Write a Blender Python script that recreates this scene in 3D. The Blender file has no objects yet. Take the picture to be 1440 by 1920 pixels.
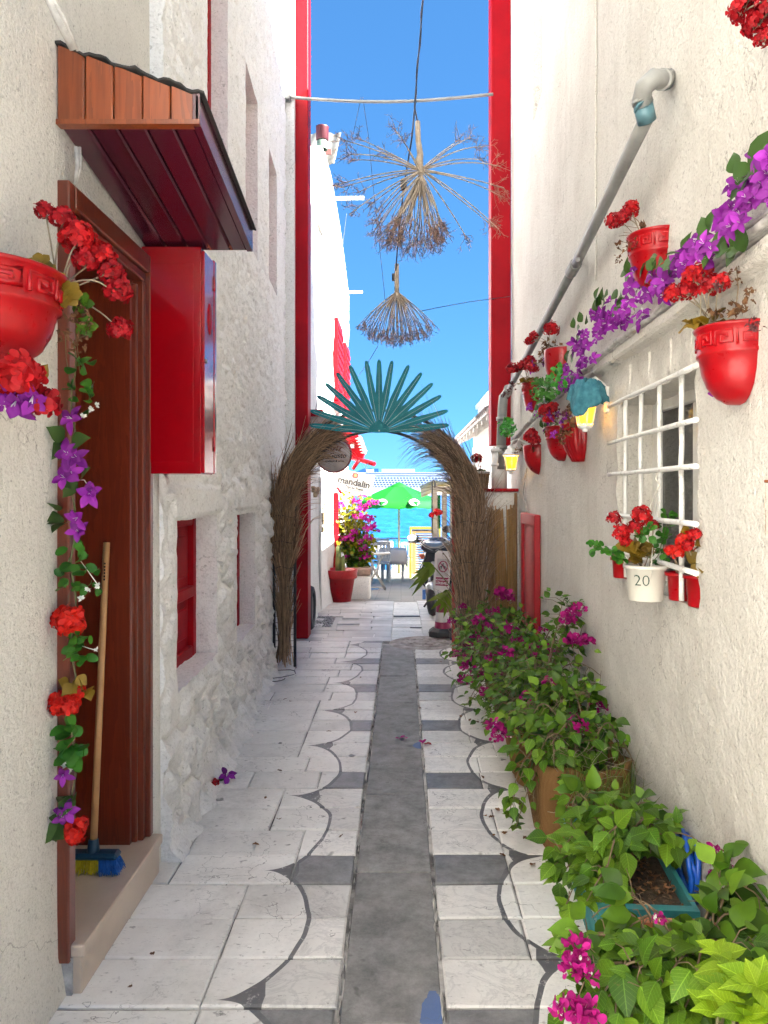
import bpy, bmesh, math, random
from mathutils import Vector, Matrix, noise as mnoise
R = math.radians
rnd = random.Random(7)
SC = bpy.context.scene

# ------------------------------------------------------------------ camera, sky, sun, exposure
F, CX, CY, EYE = 1400.0, 752.0, 924.0, 1.5          # focal length and principal point in photo pixels, eye height in metres
cam_d = bpy.data.cameras.new('camera'); cam = bpy.data.objects.new('camera', cam_d); SC.collection.objects.link(cam)
cam.location = (0, 0, EYE); cam.rotation_euler = (R(90), 0, 0)
cam_d.sensor_fit = 'VERTICAL'; cam_d.sensor_height = 36.0; cam_d.sensor_width = 27.0
cam_d.lens = 36.0 * F / 1920.0
cam_d.shift_x = -(CX - 720) / 1920.0; cam_d.shift_y = (CY - 960) / 1920.0
cam_d.clip_start = 0.05; cam_d.clip_end = 20000
SC.camera = cam
SUN = Vector((1.0, -0.35, 0.85)).normalized()
world = bpy.data.worlds.new('World'); SC.world = world; world.use_nodes = True
wn = world.node_tree; wn.nodes.clear()
sky = wn.nodes.new('ShaderNodeTexSky'); sky.sky_type = 'NISHITA'; sky.sun_disc = False
sky.sun_elevation = math.asin(SUN.z); sky.sun_rotation = math.atan2(SUN.x, SUN.y)
sky.altitude = 0; sky.air_density = 0.6; sky.dust_density = 0.0; sky.ozone_density = 3.0
tint = wn.nodes.new('ShaderNodeMix'); tint.data_type = 'RGBA'; tint.blend_type = 'MULTIPLY'; tint.inputs[0].default_value = 1.0; tint.inputs[7].default_value = (0.25, 0.62, 1.03, 1)
bg = wn.nodes.new('ShaderNodeBackground'); bg.inputs['Strength'].default_value = 0.057
wo = wn.nodes.new('ShaderNodeOutputWorld')
gam = wn.nodes.new('ShaderNodeGamma'); gam.inputs['Gamma'].default_value = 0.5
wn.links.new(sky.outputs[0], gam.inputs['Color']); wn.links.new(gam.outputs[0], tint.inputs[6]); wn.links.new(tint.outputs[2], bg.inputs['Color']); wn.links.new(bg.outputs[0], wo.inputs['Surface'])
sun_d = bpy.data.lights.new('sun', 'SUN'); sun_d.energy = 5.0; sun_d.angle = R(0.5); sun_d.color = (1.0, 0.97, 0.92)
sun_o = bpy.data.objects.new('sun', sun_d); SC.collection.objects.link(sun_o)
sun_o.rotation_euler = SUN.to_track_quat('Z', 'Y').to_euler(); sun_o.location = (6, -4, 12)
SC.view_settings.view_transform = 'Standard'; SC.view_settings.look = 'None'
SC.view_settings.gamma = 1.0; SC.view_settings.use_curve_mapping = False
SC.view_settings.exposure = 3.42
SC.render.engine = 'CYCLES'
cy = SC.cycles
cy.use_denoising = True; cy.use_adaptive_sampling = True; cy.adaptive_threshold = 0.035; cy.max_bounces = 9; cy.diffuse_bounces = 6; cy.glossy_bounces = 4; cy.transmission_bounces = 6
cy.caustics_reflective = False; cy.caustics_refractive = False; cy.sample_clamp_indirect = 8

# ------------------------------------------------------------------ helpers
def P(px, py, d):                      # a measured pixel at a distance d -> point in the place
    return Vector(((px - CX) / F * d, d, EYE - (py - CY) / F * d))
def RX(d): return 0.90 + 0.03 * d      # face of the right-hand house wall
def LX(d): return -0.957 - 0.047 * (d - 2.93)   # face of the rough left wall
def RW(px, py, off=0.0):               # measured pixel on the right wall (off = distance out from it)
    k = (px - CX) / F
    d = (0.90 - off) / (k - 0.03)
    return P(px, py, d)
def gz(d):                             # ground height along the lane: level, then falling to the quay
    return 0.0 if d < 9.5 else -0.07 * (d - 9.5)
def nz(x, y, z, s): return mnoise.noise(Vector((x * s, y * s, z * s)))

COL = SC.collection
ORG = {}
class MB:
    def __init__(self): self.v = []; self.f = []; self.mi = []; self.sm = []; self.m = 0; self.s = False
    def add(self, vs, fs):
        o = len(self.v); self.v.extend([Vector(p) for p in vs])
        for f in fs: self.f.append(tuple(i + o for i in f)); self.mi.append(self.m); self.sm.append(self.s)
        return o
    def box(self, a, b, rot=None, piv=None):
        x0, y0, z0 = a; x1, y1, z1 = b
        vs = [Vector(p) for p in ((x0,y0,z0),(x1,y0,z0),(x1,y1,z0),(x0,y1,z0),(x0,y0,z1),(x1,y0,z1),(x1,y1,z1),(x0,y1,z1))]
        if rot is not None:
            c = Vector(piv) if piv is not None else (Vector(a) + Vector(b)) / 2
            vs = [rot @ (p - c) + c for p in vs]
        self.add(vs, [(0,3,2,1),(4,5,6,7),(0,1,5,4),(1,2,6,5),(2,3,7,6),(3,0,4,7)]); return self
    def cbox(self, a, b, ch=0.004, rot=None, piv=None):          # box with chamfered edges
        bm = bmesh.new(); bmesh.ops.create_cube(bm, size=1.0)
        A = Vector(a); B = Vector(b); c = (A + B) / 2; sz = B - A
        for v in bm.verts: v.co = Vector((v.co.x*sz.x, v.co.y*sz.y, v.co.z*sz.z)) + c
        bmesh.ops.bevel(bm, geom=list(bm.edges), offset=ch, segments=1, profile=0.5, affect='EDGES')
        pv = Vector(piv) if piv is not None else c
        bm.verts.index_update()
        vs = [(rot @ (v.co - pv) + pv) if rot is not None else v.co.copy() for v in bm.verts]
        self.add(vs, [tuple(v.index for v in f.verts) for f in bm.faces]); bm.free(); return self
    def tube(self, pts, r, seg=8, cap=True, closed=False):
        pts = [Vector(p) for p in pts]; n = len(pts)
        rs = r if isinstance(r, (list, tuple)) else [r] * n
        old = self.s; self.s = True
        t0 = (pts[1] - pts[0]).normalized()
        u = t0.orthogonal().normalized(); rings = []
        for i in range(n):
            if closed: t = (pts[(i+1) % n] - pts[i-1]).normalized()
            else: t = (pts[min(i+1, n-1)] - pts[max(i-1, 0)]).normalized()
            u = (u - t * u.dot(t))
            u = u.normalized() if u.length > 1e-6 else t.orthogonal().normalized()
            w = t.cross(u)
            rings.append([pts[i] + (u * math.cos(2*math.pi*k/seg) + w * math.sin(2*math.pi*k/seg)) * rs[i] for k in range(seg)])
        o = self.add([p for rg in rings for p in rg], [])
        m = n if closed else n - 1
        for i in range(m):
            a = o + i*seg; b = o + ((i+1) % n)*seg
            for k in range(seg):
                self.f.append((a+k, a+(k+1) % seg, b+(k+1) % seg, b+k)); self.mi.append(self.m); self.sm.append(True)
        if cap and not closed:
            self.f.append(tuple(o + k for k in reversed(range(seg)))); self.mi.append(self.m); self.sm.append(False)
            self.f.append(tuple(o + (n-1)*seg + k for k in range(seg))); self.mi.append(self.m); self.sm.append(False)
        self.s = old; return self
    def lathe(self, prof, c, seg=24, a0=0.0, a1=2*math.pi, mat=None, smooth=True, sx=1.0, sy=1.0):
        c = Vector(c); full = abs(a1 - a0 - 2*math.pi) < 1e-6
        n = seg if full else seg + 1
        vs = []
        for (r, z) in prof:
            for k in range(n):
                a = a0 + (a1 - a0) * k / seg
                p = Vector((r*math.cos(a)*sx, r*math.sin(a)*sy, z))
                vs.append((mat @ p if mat is not None else p) + c)
        fs = []
        for i in range(len(prof) - 1):
            for k in range(seg):
                k2 = (k+1) % n
                fs.append((i*n+k, i*n+k2, (i+1)*n+k2, (i+1)*n+k))
        old = self.s; self.s = smooth; self.add(vs, fs); self.s = old; return self
    def prism(self, outline, depth, mat):                        # outline (x, z) in local plane, thickness along local y
        n = len(outline)
        vs = [mat @ Vector((x, -depth/2, z)) for x, z in outline] + [mat @ Vector((x, depth/2, z)) for x, z in outline]
        fs = [tuple(range(n)), tuple(reversed(range(n, 2*n)))] + [(i, i+n, (i+1) % n + n, (i+1) % n) for i in range(n)]
        self.add(vs, fs); return self
    def mesh(self, name, mats, org=Vector((0,0,0))):
        me = bpy.data.meshes.new(name)
        me.from_pydata([tuple(p - org) for p in self.v], [], self.f)
        for m in (mats if isinstance(mats, (list, tuple)) else [mats]): me.materials.append(m)
        me.polygons.foreach_set('material_index', self.mi); me.polygons.foreach_set('use_smooth', self.sm)
        me.update(); return me
    def build(self, name, mats, parent=None, kind=None):
        root = parent
        while root is not None and root.parent is not None: root = root.parent
        org = ORG[root.name] if root is not None else Vector((0,0,0))
        o = bpy.data.objects.new(name, self.mesh(name, mats, org)); COL.objects.link(o)
        if parent is not None: o.parent = parent
        else: ORG[o.name] = Vector((0,0,0))
        if kind: o['kind'] = kind
        return o
def thing(name, loc, label, cat, group=None):
    o = bpy.data.objects.new(name, None); COL.objects.link(o); o.location = loc; o.empty_display_size = 0.1
    o['label'] = label; o['category'] = cat
    if group: o['group'] = group
    ORG[o.name] = Vector(loc); return o
def tag(o, label, cat, group=None):
    o['label'] = label; o['category'] = cat
    if group: o['group'] = group
    return o
def inst(name, me, mw, parent):                                  # one copy of a shared mesh as a part of parent
    o = bpy.data.objects.new(name, me); COL.objects.link(o); o.parent = parent
    root = parent
    while root.parent is not None: root = root.parent
    o.matrix_local = Matrix.Translation(-ORG[root.name]) @ mw
    return o

# ------------------------------------------------------------------ materials
def _n(nt, t, **kw):
    n = nt.nodes.new(t)
    for k, v in kw.items(): setattr(n, k, v)
    return n
def _math(nt, op, a, b=None, c=None, clamp=False):
    n = nt.nodes.new('ShaderNodeMath'); n.operation = op; n.use_clamp = clamp
    for i, x in enumerate((a, b, c)):
        if x is None: continue
        if isinstance(x, (int, float)): n.inputs[i].default_value = x
        else: nt.links.new(x, n.inputs[i])
    return n.outputs[0]
def _noise(nt, vec, scale, detail=4.0, rough=0.55, dist=0.0):
    n = nt.nodes.new('ShaderNodeTexNoise'); n.inputs['Scale'].default_value = scale; n.inputs['Detail'].default_value = detail
    n.inputs['Roughness'].default_value = rough; n.inputs['Distortion'].default_value = dist
    if vec is not None: nt.links.new(vec, n.inputs['Vector'])
    return n.outputs['Fac']
def _ramp(nt, fac, stops):
    n = nt.nodes.new('ShaderNodeValToRGB'); e = n.color_ramp.elements
    while len(e) < len(stops): e.new(0.5)
    for el, (p, c) in zip(e, stops):
        el.position = p; el.color = (c, c, c, 1) if isinstance(c, (int, float)) else (*c, 1)
    nt.links.new(fac, n.inputs[0]); return n.outputs[0]
def _mix(nt, fac, a, b, blend='MIX'):
    n = nt.nodes.new('ShaderNodeMix'); n.data_type = 'RGBA'; n.blend_type = blend
    if isinstance(fac, (int, float)): n.inputs[0].default_value = fac
    else: nt.links.new(fac, n.inputs[0])
    for i, x in ((6, a), (7, b)):
        if isinstance(x, (tuple, list)): n.inputs[i].default_value = (*x[:3], 1)
        else: nt.links.new(x, n.inputs[i])
    return n.outputs[2]
def _bump(nt, h, strength, dist, nrm=None):
    n = nt.nodes.new('ShaderNodeBump'); n.inputs['Strength'].default_value = strength; n.inputs['Distance'].default_value = dist
    nt.links.new(h, n.inputs['Height'])
    if nrm is not None: nt.links.new(nrm, n.inputs['Normal'])
    return n.outputs[0]
def newmat(name):
    m = bpy.data.materials.new(name); m.use_nodes = True; nt = m.node_tree
    return m, nt, nt.nodes['Principled BSDF']
def _pos(nt, scale=None):
    g = nt.nodes.new('ShaderNodeNewGeometry').outputs['Position']
    if scale is not None:
        mp = nt.nodes.new('ShaderNodeMapping'); mp.inputs['Scale'].default_value = scale; nt.links.new(g, mp.inputs['Vector']); return mp.outputs[0]
    return g
def _obj(nt): return nt.nodes.new('ShaderNodeTexCoord').outputs['Object']
def M(name, col, rough=0.6, col2=None, ns=6.0, bump=0.0, bs=60.0, bd=0.004, metal=0.0, coat=0.0, rand=0.0, spec=0.5, lo=0.35, hi=0.65, local=False, rvar=0.0):
    m, nt, b = newmat(name)
    b.inputs['Roughness'].default_value = rough; b.inputs['Metallic'].default_value = metal
    b.inputs['Specular IOR Level'].default_value = spec
    if coat: b.inputs['Coat Weight'].default_value = coat; b.inputs['Coat Roughness'].default_value = 0.08
    vec = _obj(nt) if local else _pos(nt)
    c = None
    if col2 is not None:
        f = _ramp(nt, _noise(nt, vec, ns, 5, 0.6), [(lo, 0.0), (hi, 1.0)])
        c = _mix(nt, f, col, col2)
    if rand:
        oi = nt.nodes.new('ShaderNodeObjectInfo').outputs['Random']
        h = nt.nodes.new('ShaderNodeHueSaturation')
        nt.links.new(_math(nt, 'MULTIPLY_ADD', oi, rand, 1 - rand / 2), h.inputs['Value'])
        if c is not None: nt.links.new(c, h.inputs['Color'])
        else: h.inputs['Color'].default_value = (*col, 1)
        c = h.outputs[0]
    if c is not None: nt.links.new(c, b.inputs['Base Color'])
    else: b.inputs['Base Color'].default_value = (*col, 1)
    if rvar:
        nt.links.new(_math(nt, 'MULTIPLY_ADD', _noise(nt, vec, ns * 2.3, 4), rvar, rough - rvar / 2, clamp=True), b.inputs['Roughness'])
    if bump: nt.links.new(_bump(nt, _noise(nt, vec, bs, 3), bump, bd), b.inputs['Normal'])
    return m
def leafmat(name, col, col2, trans=0.25, rough=0.45, rand=0.5, ns=25.0, veins=False):
    m, nt, b = newmat(name)
    vec = _obj(nt)
    oi = nt.nodes.new('ShaderNodeObjectInfo').outputs['Random']
    gi = nt.nodes.new('ShaderNodeNewGeometry').outputs['Random Per Island']
    f = _math(nt, 'FRACT', _math(nt, 'ADD', oi, gi))
    c = _mix(nt, f, col, col2)
    c = _mix(nt, _ramp(nt, _noise(nt, vec, ns, 3), [(0.4, 0.0), (0.7, 0.35)]), c, tuple(x * 0.6 for x in col))
    if veins:                     # midrib, side veins, a few brown nibbled spots (leaf-local coordinates)
        sp_ = nt.nodes.new('ShaderNodeSeparateXYZ'); nt.links.new(vec, sp_.inputs[0])
        ax = _math(nt, 'ABSOLUTE', sp_.outputs['X'])
        mid = _math(nt, 'LESS_THAN', ax, 0.014)
        sv = _math(nt, 'GREATER_THAN', _math(nt, 'SINE', _math(nt, 'MULTIPLY', _math(nt, 'SUBTRACT', sp_.outputs['Y'], _math(nt, 'MULTIPLY', ax, 0.9)), 52.0)), 0.93)
        vv = _math(nt, 'MAXIMUM', mid, _math(nt, 'MULTIPLY', sv, 0.55))
        c = _mix(nt, _math(nt, 'MULTIPLY', vv, 0.26), c, tuple(min(1, x * 2.6 + 0.03) for x in col2))
        ov = nt.nodes.new('ShaderNodeVectorMath'); ov.operation = 'ADD'; nt.links.new(vec, ov.inputs[0])
        cb = nt.nodes.new('ShaderNodeCombineXYZ')
        for i_ in range(3): nt.links.new(_math(nt, 'MULTIPLY', oi, 31.0 + 7 * i_), cb.inputs[i_])
        nt.links.new(cb.outputs[0], ov.inputs[1])
        c = _mix(nt, _ramp(nt, _noise(nt, ov.outputs[0], 5.0, 4, 0.65), [(0.66, 0.0), (0.74, 0.8)]), c, (0.16, 0.12, 0.03))
        nt.links.new(_bump(nt, vv, 0.5, -0.02), b.inputs['Normal'])
    h = nt.nodes.new('ShaderNodeHueSaturation'); nt.links.new(c, h.inputs['Color'])
    nt.links.new(_math(nt, 'MULTIPLY_ADD', _math(nt, 'FRACT', _math(nt, 'MULTIPLY', f, 7.13)), rand, 1 - rand / 2), h.inputs['Value'])
    nt.links.new(h.outputs[0], b.inputs['Base Color']); b.inputs['Roughness'].default_value = rough; b.inputs['Specular IOR Level'].default_value = 0.28
    tr = nt.nodes.new('ShaderNodeBsdfTranslucent'); nt.links.new(h.outputs[0], tr.inputs['Color'])
    ms = nt.nodes.new('ShaderNodeMixShader'); ms.inputs[0].default_value = trans
    nt.links.new(b.outputs[0], ms.inputs[1]); nt.links.new(tr.outputs[0], ms.inputs[2])
    nt.links.new(ms.outputs[0], nt.nodes['Material Output'].inputs['Surface'])
    return m
def wood(name, col, col2, axis='Z', rough=0.35, coat=0.3, scale=14.0, rand=0.25, bump=0.15):
    m, nt, b = newmat(name)
    s = {'X': (0.08, 1, 1), 'Y': (1, 0.08, 1), 'Z': (1, 1, 0.08)}[axis]
    vec = _pos(nt, s)
    oi = nt.nodes.new('ShaderNodeObjectInfo').outputs['Random']
    off = nt.nodes.new('ShaderNodeVectorMath'); off.operation = 'ADD'; nt.links.new(vec, off.inputs[0])
    cv = nt.nodes.new('ShaderNodeCombineXYZ')
    for i in range(3): nt.links.new(_math(nt, 'MULTIPLY', oi, 9.0 + i), cv.inputs[i])
    nt.links.new(cv.outputs[0], off.inputs[1]); vec = off.outputs[0]
    g = _noise(nt, vec, scale, 5, 0.6, 0.6)
    rings = _math(nt, 'FRACT', _math(nt, 'MULTIPLY', g, 7.0))
    f = _math(nt, 'MULTIPLY_ADD', rings, 0.45, _math(nt, 'MULTIPLY', _noise(nt, vec, scale * 9, 3), 0.5))
    c = _mix(nt, f, col, col2)
    h = nt.nodes.new('ShaderNodeHueSaturation'); nt.links.new(c, h.inputs['Color'])
    nt.links.new(_math(nt, 'MULTIPLY_ADD', oi, rand, 1 - rand / 2), h.inputs['Value'])
    nt.links.new(h.outputs[0], b.inputs['Base Color']); b.inputs['Roughness'].default_value = rough
    b.inputs['Coat Weight'].default_value = coat; b.inputs['Coat Roughness'].default_value = 0.15
    nt.links.new(_bump(nt, f, bump, 0.002), b.inputs['Normal'])
    return m
def plaster(name, col, dirt, grain, gscale, gdist, dirt_amt=0.35, streak=0.25, low=0.0, rough_h=0.0):
    """painted plaster: fine relief, blotches, rain streaks, scuffs near the ground"""
    m, nt, b = newmat(name)
    pos = _pos(nt)
    blot = _ramp(nt, _noise(nt, pos, 1.7, 6, 0.62), [(0.42, 0.0), (0.75, 1.0)])
    strk = _ramp(nt, _noise(nt, _pos(nt, (9, 9, 0.7)), 1.4, 5, 0.6), [(0.5, 0.0), (0.8, 1.0)])
    fine = _noise(nt, pos, gscale, 4, 0.65)
    pits = _ramp(nt, _noise(nt, pos, gscale * 0.8, 2, 0.5), [(0.27, 1.0), (0.36, 0.0)])
    c = _mix(nt, _math(nt, 'MULTIPLY', blot, dirt_amt), col, dirt)
    c = _mix(nt, _math(nt, 'MULTIPLY', strk, streak), c, tuple(x * 0.8 for x in dirt))
    c = _mix(nt, _math(nt, 'MULTIPLY', pits, 0.55), c, tuple(x * 0.45 for x in dirt))
    c = _mix(nt, _ramp(nt, _noise(nt, pos, gscale * 1.25, 3, 0.7), [(0.36, 0.28), (0.52, 0.0)]), c, tuple(x * 0.62 for x in dirt))  # micro-shadows of the stucco grain painted into the colour, darker than the dirt tone
    crk = nt.nodes.new('ShaderNodeTexVoronoi'); crk.feature = 'DISTANCE_TO_EDGE'; crk.inputs['Scale'].default_value = 0.9
    wv = nt.nodes.new('ShaderNodeVectorMath'); wv.operation = 'ADD'; wt = nt.nodes.new('ShaderNodeTexNoise'); wt.inputs['Scale'].default_value = 3.0; wt.inputs['Detail'].default_value = 6; nt.links.new(pos, wt.inputs['Vector']); nt.links.new(pos, wv.inputs[0]); nt.links.new(wt.outputs['Color'], wv.inputs[1]); nt.links.new(wv.outputs[0], crk.inputs['Vector'])
    ck = _math(nt, 'MULTIPLY', _math(nt, 'LESS_THAN', crk.outputs['Distance'], 0.0028), _ramp(nt, _noise(nt, pos, 1.3, 2), [(0.5, 0.0), (0.6, 0.5)]))
    c = _mix(nt, ck, c, tuple(x * 0.4 for x in dirt))
    if low:
        sep = nt.nodes.new('ShaderNodeSeparateXYZ'); nt.links.new(pos, sep.inputs[0])
        h = _math(nt, 'SUBTRACT', 1.0, _math(nt, 'DIVIDE', sep.outputs['Z'], 0.9), clamp=True)
        sc = _ramp(nt, _math(nt, 'ADD', _noise(nt, pos, 3.1, 6, 0.7), _math(nt, 'MULTIPLY', h, 0.28)), [(0.62, 0.0), (0.85, 1.0)])
        c = _mix(nt, _math(nt, 'MULTIPLY', sc, low), c, tuple(x * 0.55 for x in dirt))
    nt.links.new(c, b.inputs['Base Color']); b.inputs['Roughness'].default_value = 0.85
    b.inputs['Specular IOR Level'].default_value = 0.25
    hgt = _math(nt, 'ADD', fine, _math(nt, 'MULTIPLY', _noise(nt, pos, gscale * 0.28, 4, 0.6), 1.2))
    nr = _bump(nt, hgt, grain, gdist)
    if rough_h: nr = _bump(nt, _noise(nt, _pos(nt, (1, 1, 1.6)), 26.0, 5, 0.68, 0.3), rough_h*0.6, 0.022, nr)
    nt.links.new(nr, b.inputs['Normal'])
    return m

m_plaster_near = plaster('warm_plaster', (0.70, 0.675, 0.615), (0.50, 0.465, 0.40), 0.85, 95.0, 0.012, 0.4, 0.18)
m_plaster_right = plaster('cream_plaster', (0.63, 0.605, 0.555), (0.44, 0.40, 0.345), 0.75, 85.0, 0.011, 0.5, 0.25, low=0.35)
m_plaster_rough = plaster('rough_whitewash', (0.88, 0.87, 0.85), (0.70, 0.68, 0.64), 0.6, 60.0, 0.010, 0.3, 0.08, low=0.35, rough_h=1.0)
m_plaster_white = plaster('white_plaster', (0.78, 0.77, 0.74), (0.52, 0.48, 0.42), 0.6, 60.0, 0.01, 0.25, 0.25)
m_white = M('white_paint', (0.74, 0.73, 0.70), 0.45, (0.60, 0.58, 0.54), 9, 0.2, 90)
m_chalk = M('white_painted_iron', (0.70, 0.69, 0.66), 0.6, (0.42, 0.40, 0.37), 28, 0.6, 160, 0.003, lo=0.55, hi=0.72)
m_red = M('red_paint', (0.34, 0.0015, 0.007), 0.5, (0.25, 0.001, 0.006), 2.2, 0.12, 60, spec=0.15)
m_redgloss = M('red_gloss_metal', (0.31, 0.001, 0.005), 0.16, (0.25, 0.001, 0.005), 3, coat=0.6)
m_redpot = M('red_plastic', (0.33, 0.002, 0.005), 0.32, (0.26, 0.0015, 0.005), 14, 0.12, 70, coat=0.05, rvar=0.3, spec=0.35)
m_redwood = wood('red_painted_wood', (0.40, 0.004, 0.012), (0.28, 0.003, 0.009), 'Z', 0.55, 0.0, 20)
m_mahogany = wood('mahogany', (0.19, 0.030, 0.010), (0.075, 0.011, 0.005), 'Z', 0.28, 0.35, 16, 0.1, 0.05)
m_frame = wood('mahogany_frame', (0.165, 0.028, 0.010), (0.085, 0.014, 0.006), 'Z', 0.3, 0.4, 24, 0.1, 0.05)
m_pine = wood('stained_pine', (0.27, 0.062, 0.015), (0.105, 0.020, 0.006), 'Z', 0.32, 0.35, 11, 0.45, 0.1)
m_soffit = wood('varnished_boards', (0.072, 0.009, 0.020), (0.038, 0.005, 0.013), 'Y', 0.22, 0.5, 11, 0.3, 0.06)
m_felt = M('roof_felt', (0.03, 0.028, 0.026), 0.9, None, 6, 0.5, 60)
m_black = M('black_metal', (0.02, 0.02, 0.022), 0.45, (0.035, 0.032, 0.03), 30)
m_rubber = M('black_rubber', (0.022, 0.022, 0.023), 0.7, (0.04, 0.04, 0.038), 18)
m_pvc = M('grey_plastic_pipe', (0.29, 0.29, 0.275), 0.5, (0.22, 0.22, 0.21), 7, coat=0.1)
m_pvcdark = M('weathered_pipe', (0.22, 0.22, 0.215), 0.5, (0.15, 0.15, 0.145), 9)
m_pvcblue = M('blue_grey_coupling', (0.10, 0.21, 0.25), 0.45, (0.08, 0.17, 0.20), 8)
m_teal = M('teal_paint', (0.003, 0.19, 0.215), 0.5, (0.003, 0.16, 0.185), 9, spec=0.3)
m_tealline = M('pale_line', (0.36, 0.50, 0.50), 0.5)
m_cable = M('painted_cable', (0.55, 0.53, 0.50), 0.6, (0.30, 0.28, 0.26), 20)
m_darkcable = M('dark_cable', (0.05, 0.05, 0.07), 0.6)
m_marble = M('beige_marble', (0.52, 0.42, 0.33), 0.3, (0.42, 0.33, 0.25), 3.5, coat=0.2)
m_glass = M('dark_glass', (0.012, 0.014, 0.016), 0.06)
m_soil = M('potting_soil', (0.035, 0.022, 0.013), 0.95, (0.10, 0.06, 0.035), 40, 1.0, 70, 0.01)
m_burlap = None
# ------------------------------------------------------------------ ground, sea, paving
def ground_material():
    m, nt, b = newmat('ground_cement')
    pos = _pos(nt)
    f = _noise(nt, pos, 4.0, 6, 0.65)
    c = _mix(nt, f, (0.36, 0.35, 0.33), (0.56, 0.55, 0.52))
    nt.links.new(c, b.inputs['Base Color']); b.inputs['Roughness'].default_value = 0.7
    nt.links.new(_bump(nt, _noise(nt, pos, 60, 4), 0.4, 0.004), b.inputs['Normal'])
    return m
m_ground = ground_material()

def paving_material(kind):
    """marble / dark stone slabs with the lane's painted scallops: white lobes edged in dark grey along both walls"""
    m, nt, b = newmat('paving_' + kind)
    pos = _pos(nt)
    sep = nt.nodes.new('ShaderNodeSeparateXYZ'); nt.links.new(pos, sep.inputs[0])
    wob = nt.nodes.new('ShaderNodeTexNoise'); wob.inputs['Scale'].default_value = 2.2; nt.links.new(pos, wob.inputs['Vector'])
    sw = nt.nodes.new('ShaderNodeSeparateColor'); nt.links.new(wob.outputs['Color'], sw.inputs[0])
    X = _math(nt, 'ADD', sep.outputs['X'], _math(nt, 'MULTIPLY_ADD', sw.outputs[0], 0.10, -0.05))
    Y = _math(nt, 'ADD', sep.outputs['Y'], _math(nt, 'MULTIPLY_ADD', sw.outputs[1], 0.10, -0.05))
    oi = nt.nodes.new('ShaderNodeObjectInfo').outputs['Random']
    if kind == 'marble':
        vein = _ramp(nt, _noise(nt, pos, 5.0, 7, 0.7, 1.6), [(0.46, 0.0), (0.5, 1.0), (0.54, 0.0)])
        c = _mix(nt, _noise(nt, pos, 2.4, 6, 0.65), (0.50, 0.485, 0.46), (0.77, 0.75, 0.71))
        c = _mix(nt, _math(nt, 'MULTIPLY', vein, 0.30), c, (0.22, 0.22, 0.23))
        h = nt.nodes.new('ShaderNodeHueSaturation'); nt.links.new(c, h.inputs['Color'])
        nt.links.new(_math(nt, 'MULTIPLY_ADD', oi, 0.28, 0.84), h.inputs['Value']); c = h.outputs[0]
    else:
        base = (0.125, 0.124, 0.124) if kind == 'dark' else (0.150, 0.147, 0.143)
        c = _mix(nt, _ramp(nt, _noise(nt, pos, 7.5, 9, 0.78), [(0.34, 0.0), (0.66, 1.0)]), tuple(x * 0.7 for x in base), tuple(x * 1.9 for x in base))
        c = _mix(nt, _ramp(nt, _noise(nt, pos, 9.0, 5, 0.7, 1.0), [(0.58, 0.0), (0.75, 0.4)]), c, (0.34, 0.34, 0.34))
    def lobe(xc, ax, y0, per, side):
        t = _math(nt, 'FRACT', _math(nt, 'DIVIDE', _math(nt, 'SUBTRACT', Y, y0), per))
        v = _math(nt, 'MULTIPLY_ADD', t, 2.0, -1.0)
        u = _math(nt, 'DIVIDE', _math(nt, 'SUBTRACT', X, xc), ax)
        e = _math(nt, 'SQRT', _math(nt, 'ADD', _math(nt, 'MULTIPLY', u, u), _math(nt, 'MULTIPLY', v, v)))
        back = _math(nt, 'LESS_THAN', X, xc) if side < 0 else _math(nt, 'GREATER_THAN', X, xc)
        inside = _math(nt, 'MAXIMUM', _math(nt, 'LESS_THAN', e, 1.0), back)
        av = _math(nt, 'ABSOLUTE', v)
        thr = _math(nt, 'MULTIPLY_ADD', _math(nt, 'MAXIMUM', _math(nt, 'MULTIPLY_ADD', av, 5.0, -4.2), 0.0), 0.20, 1.07)
        line = _math(nt, 'MULTIPLY', _math(nt, 'LESS_THAN', e, thr), _math(nt, 'SUBTRACT', 1.0, inside))
        return inside, line
    if kind != 'gutter':
        il, ll = lobe(-0.56, 0.225, 2.22, 0.735, -1)
        ir, lr = lobe(0.61, 0.235, 3.08 - 0.70 * 3, 0.70, 1)
        near = _math(nt, 'LESS_THAN', sep.outputs['Y'], 7.55)
        paint = _math(nt, 'MULTIPLY', _math(nt, 'MAXIMUM', il, ir), near)
        line = _math(nt, 'MULTIPLY', _math(nt, 'MAXIMUM', ll, lr), near)
        line = _math(nt, 'MULTIPLY', line, _ramp(nt, _noise(nt, pos, 30, 4, 0.7), [(0.30, 0.0), (0.42, 1.0)]))
        wear = _ramp(nt, _noise(nt, pos, 22.0, 6, 0.75), [(0.32, 0.0), (0.40, 1.0)])
        wear2 = _ramp(nt, _noise(nt, pos, 1.6, 5, 0.6), [(0.3, 0.55), (0.6, 1.0)])
        pw = _mix(nt, _ramp(nt, _noise(nt, pos, 3.0, 6, 0.7), [(0.4, 0.0), (0.75, 1.0)]), (0.83, 0.815, 0.78), (0.68, 0.66, 0.62))
        c = _mix(nt, _math(nt, 'MULTIPLY', _math(nt, 'MULTIPLY', paint, wear), wear2), c, pw)
        c = _mix(nt, line, c, (0.10, 0.10, 0.105))
    chips = _ramp(nt, _noise(nt, _pos(nt, (1, 2.4, 1)), 16.0, 6, 0.72), [(0.60, 0.0), (0.66, 0.75)])
    chips = _math(nt, 'MULTIPLY', chips, _ramp(nt, _noise(nt, pos, 2.3, 4, 0.6), [(0.40, 0.15), (0.62, 1.0)]))
    c = _mix(nt, chips, c, (0.15, 0.145, 0.135))
    scr = _ramp(nt, _noise(nt, _pos(nt, (3, 14, 3)), 7.0, 5, 0.75), [(0.60, 0.0), (0.70, 0.7)])
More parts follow.
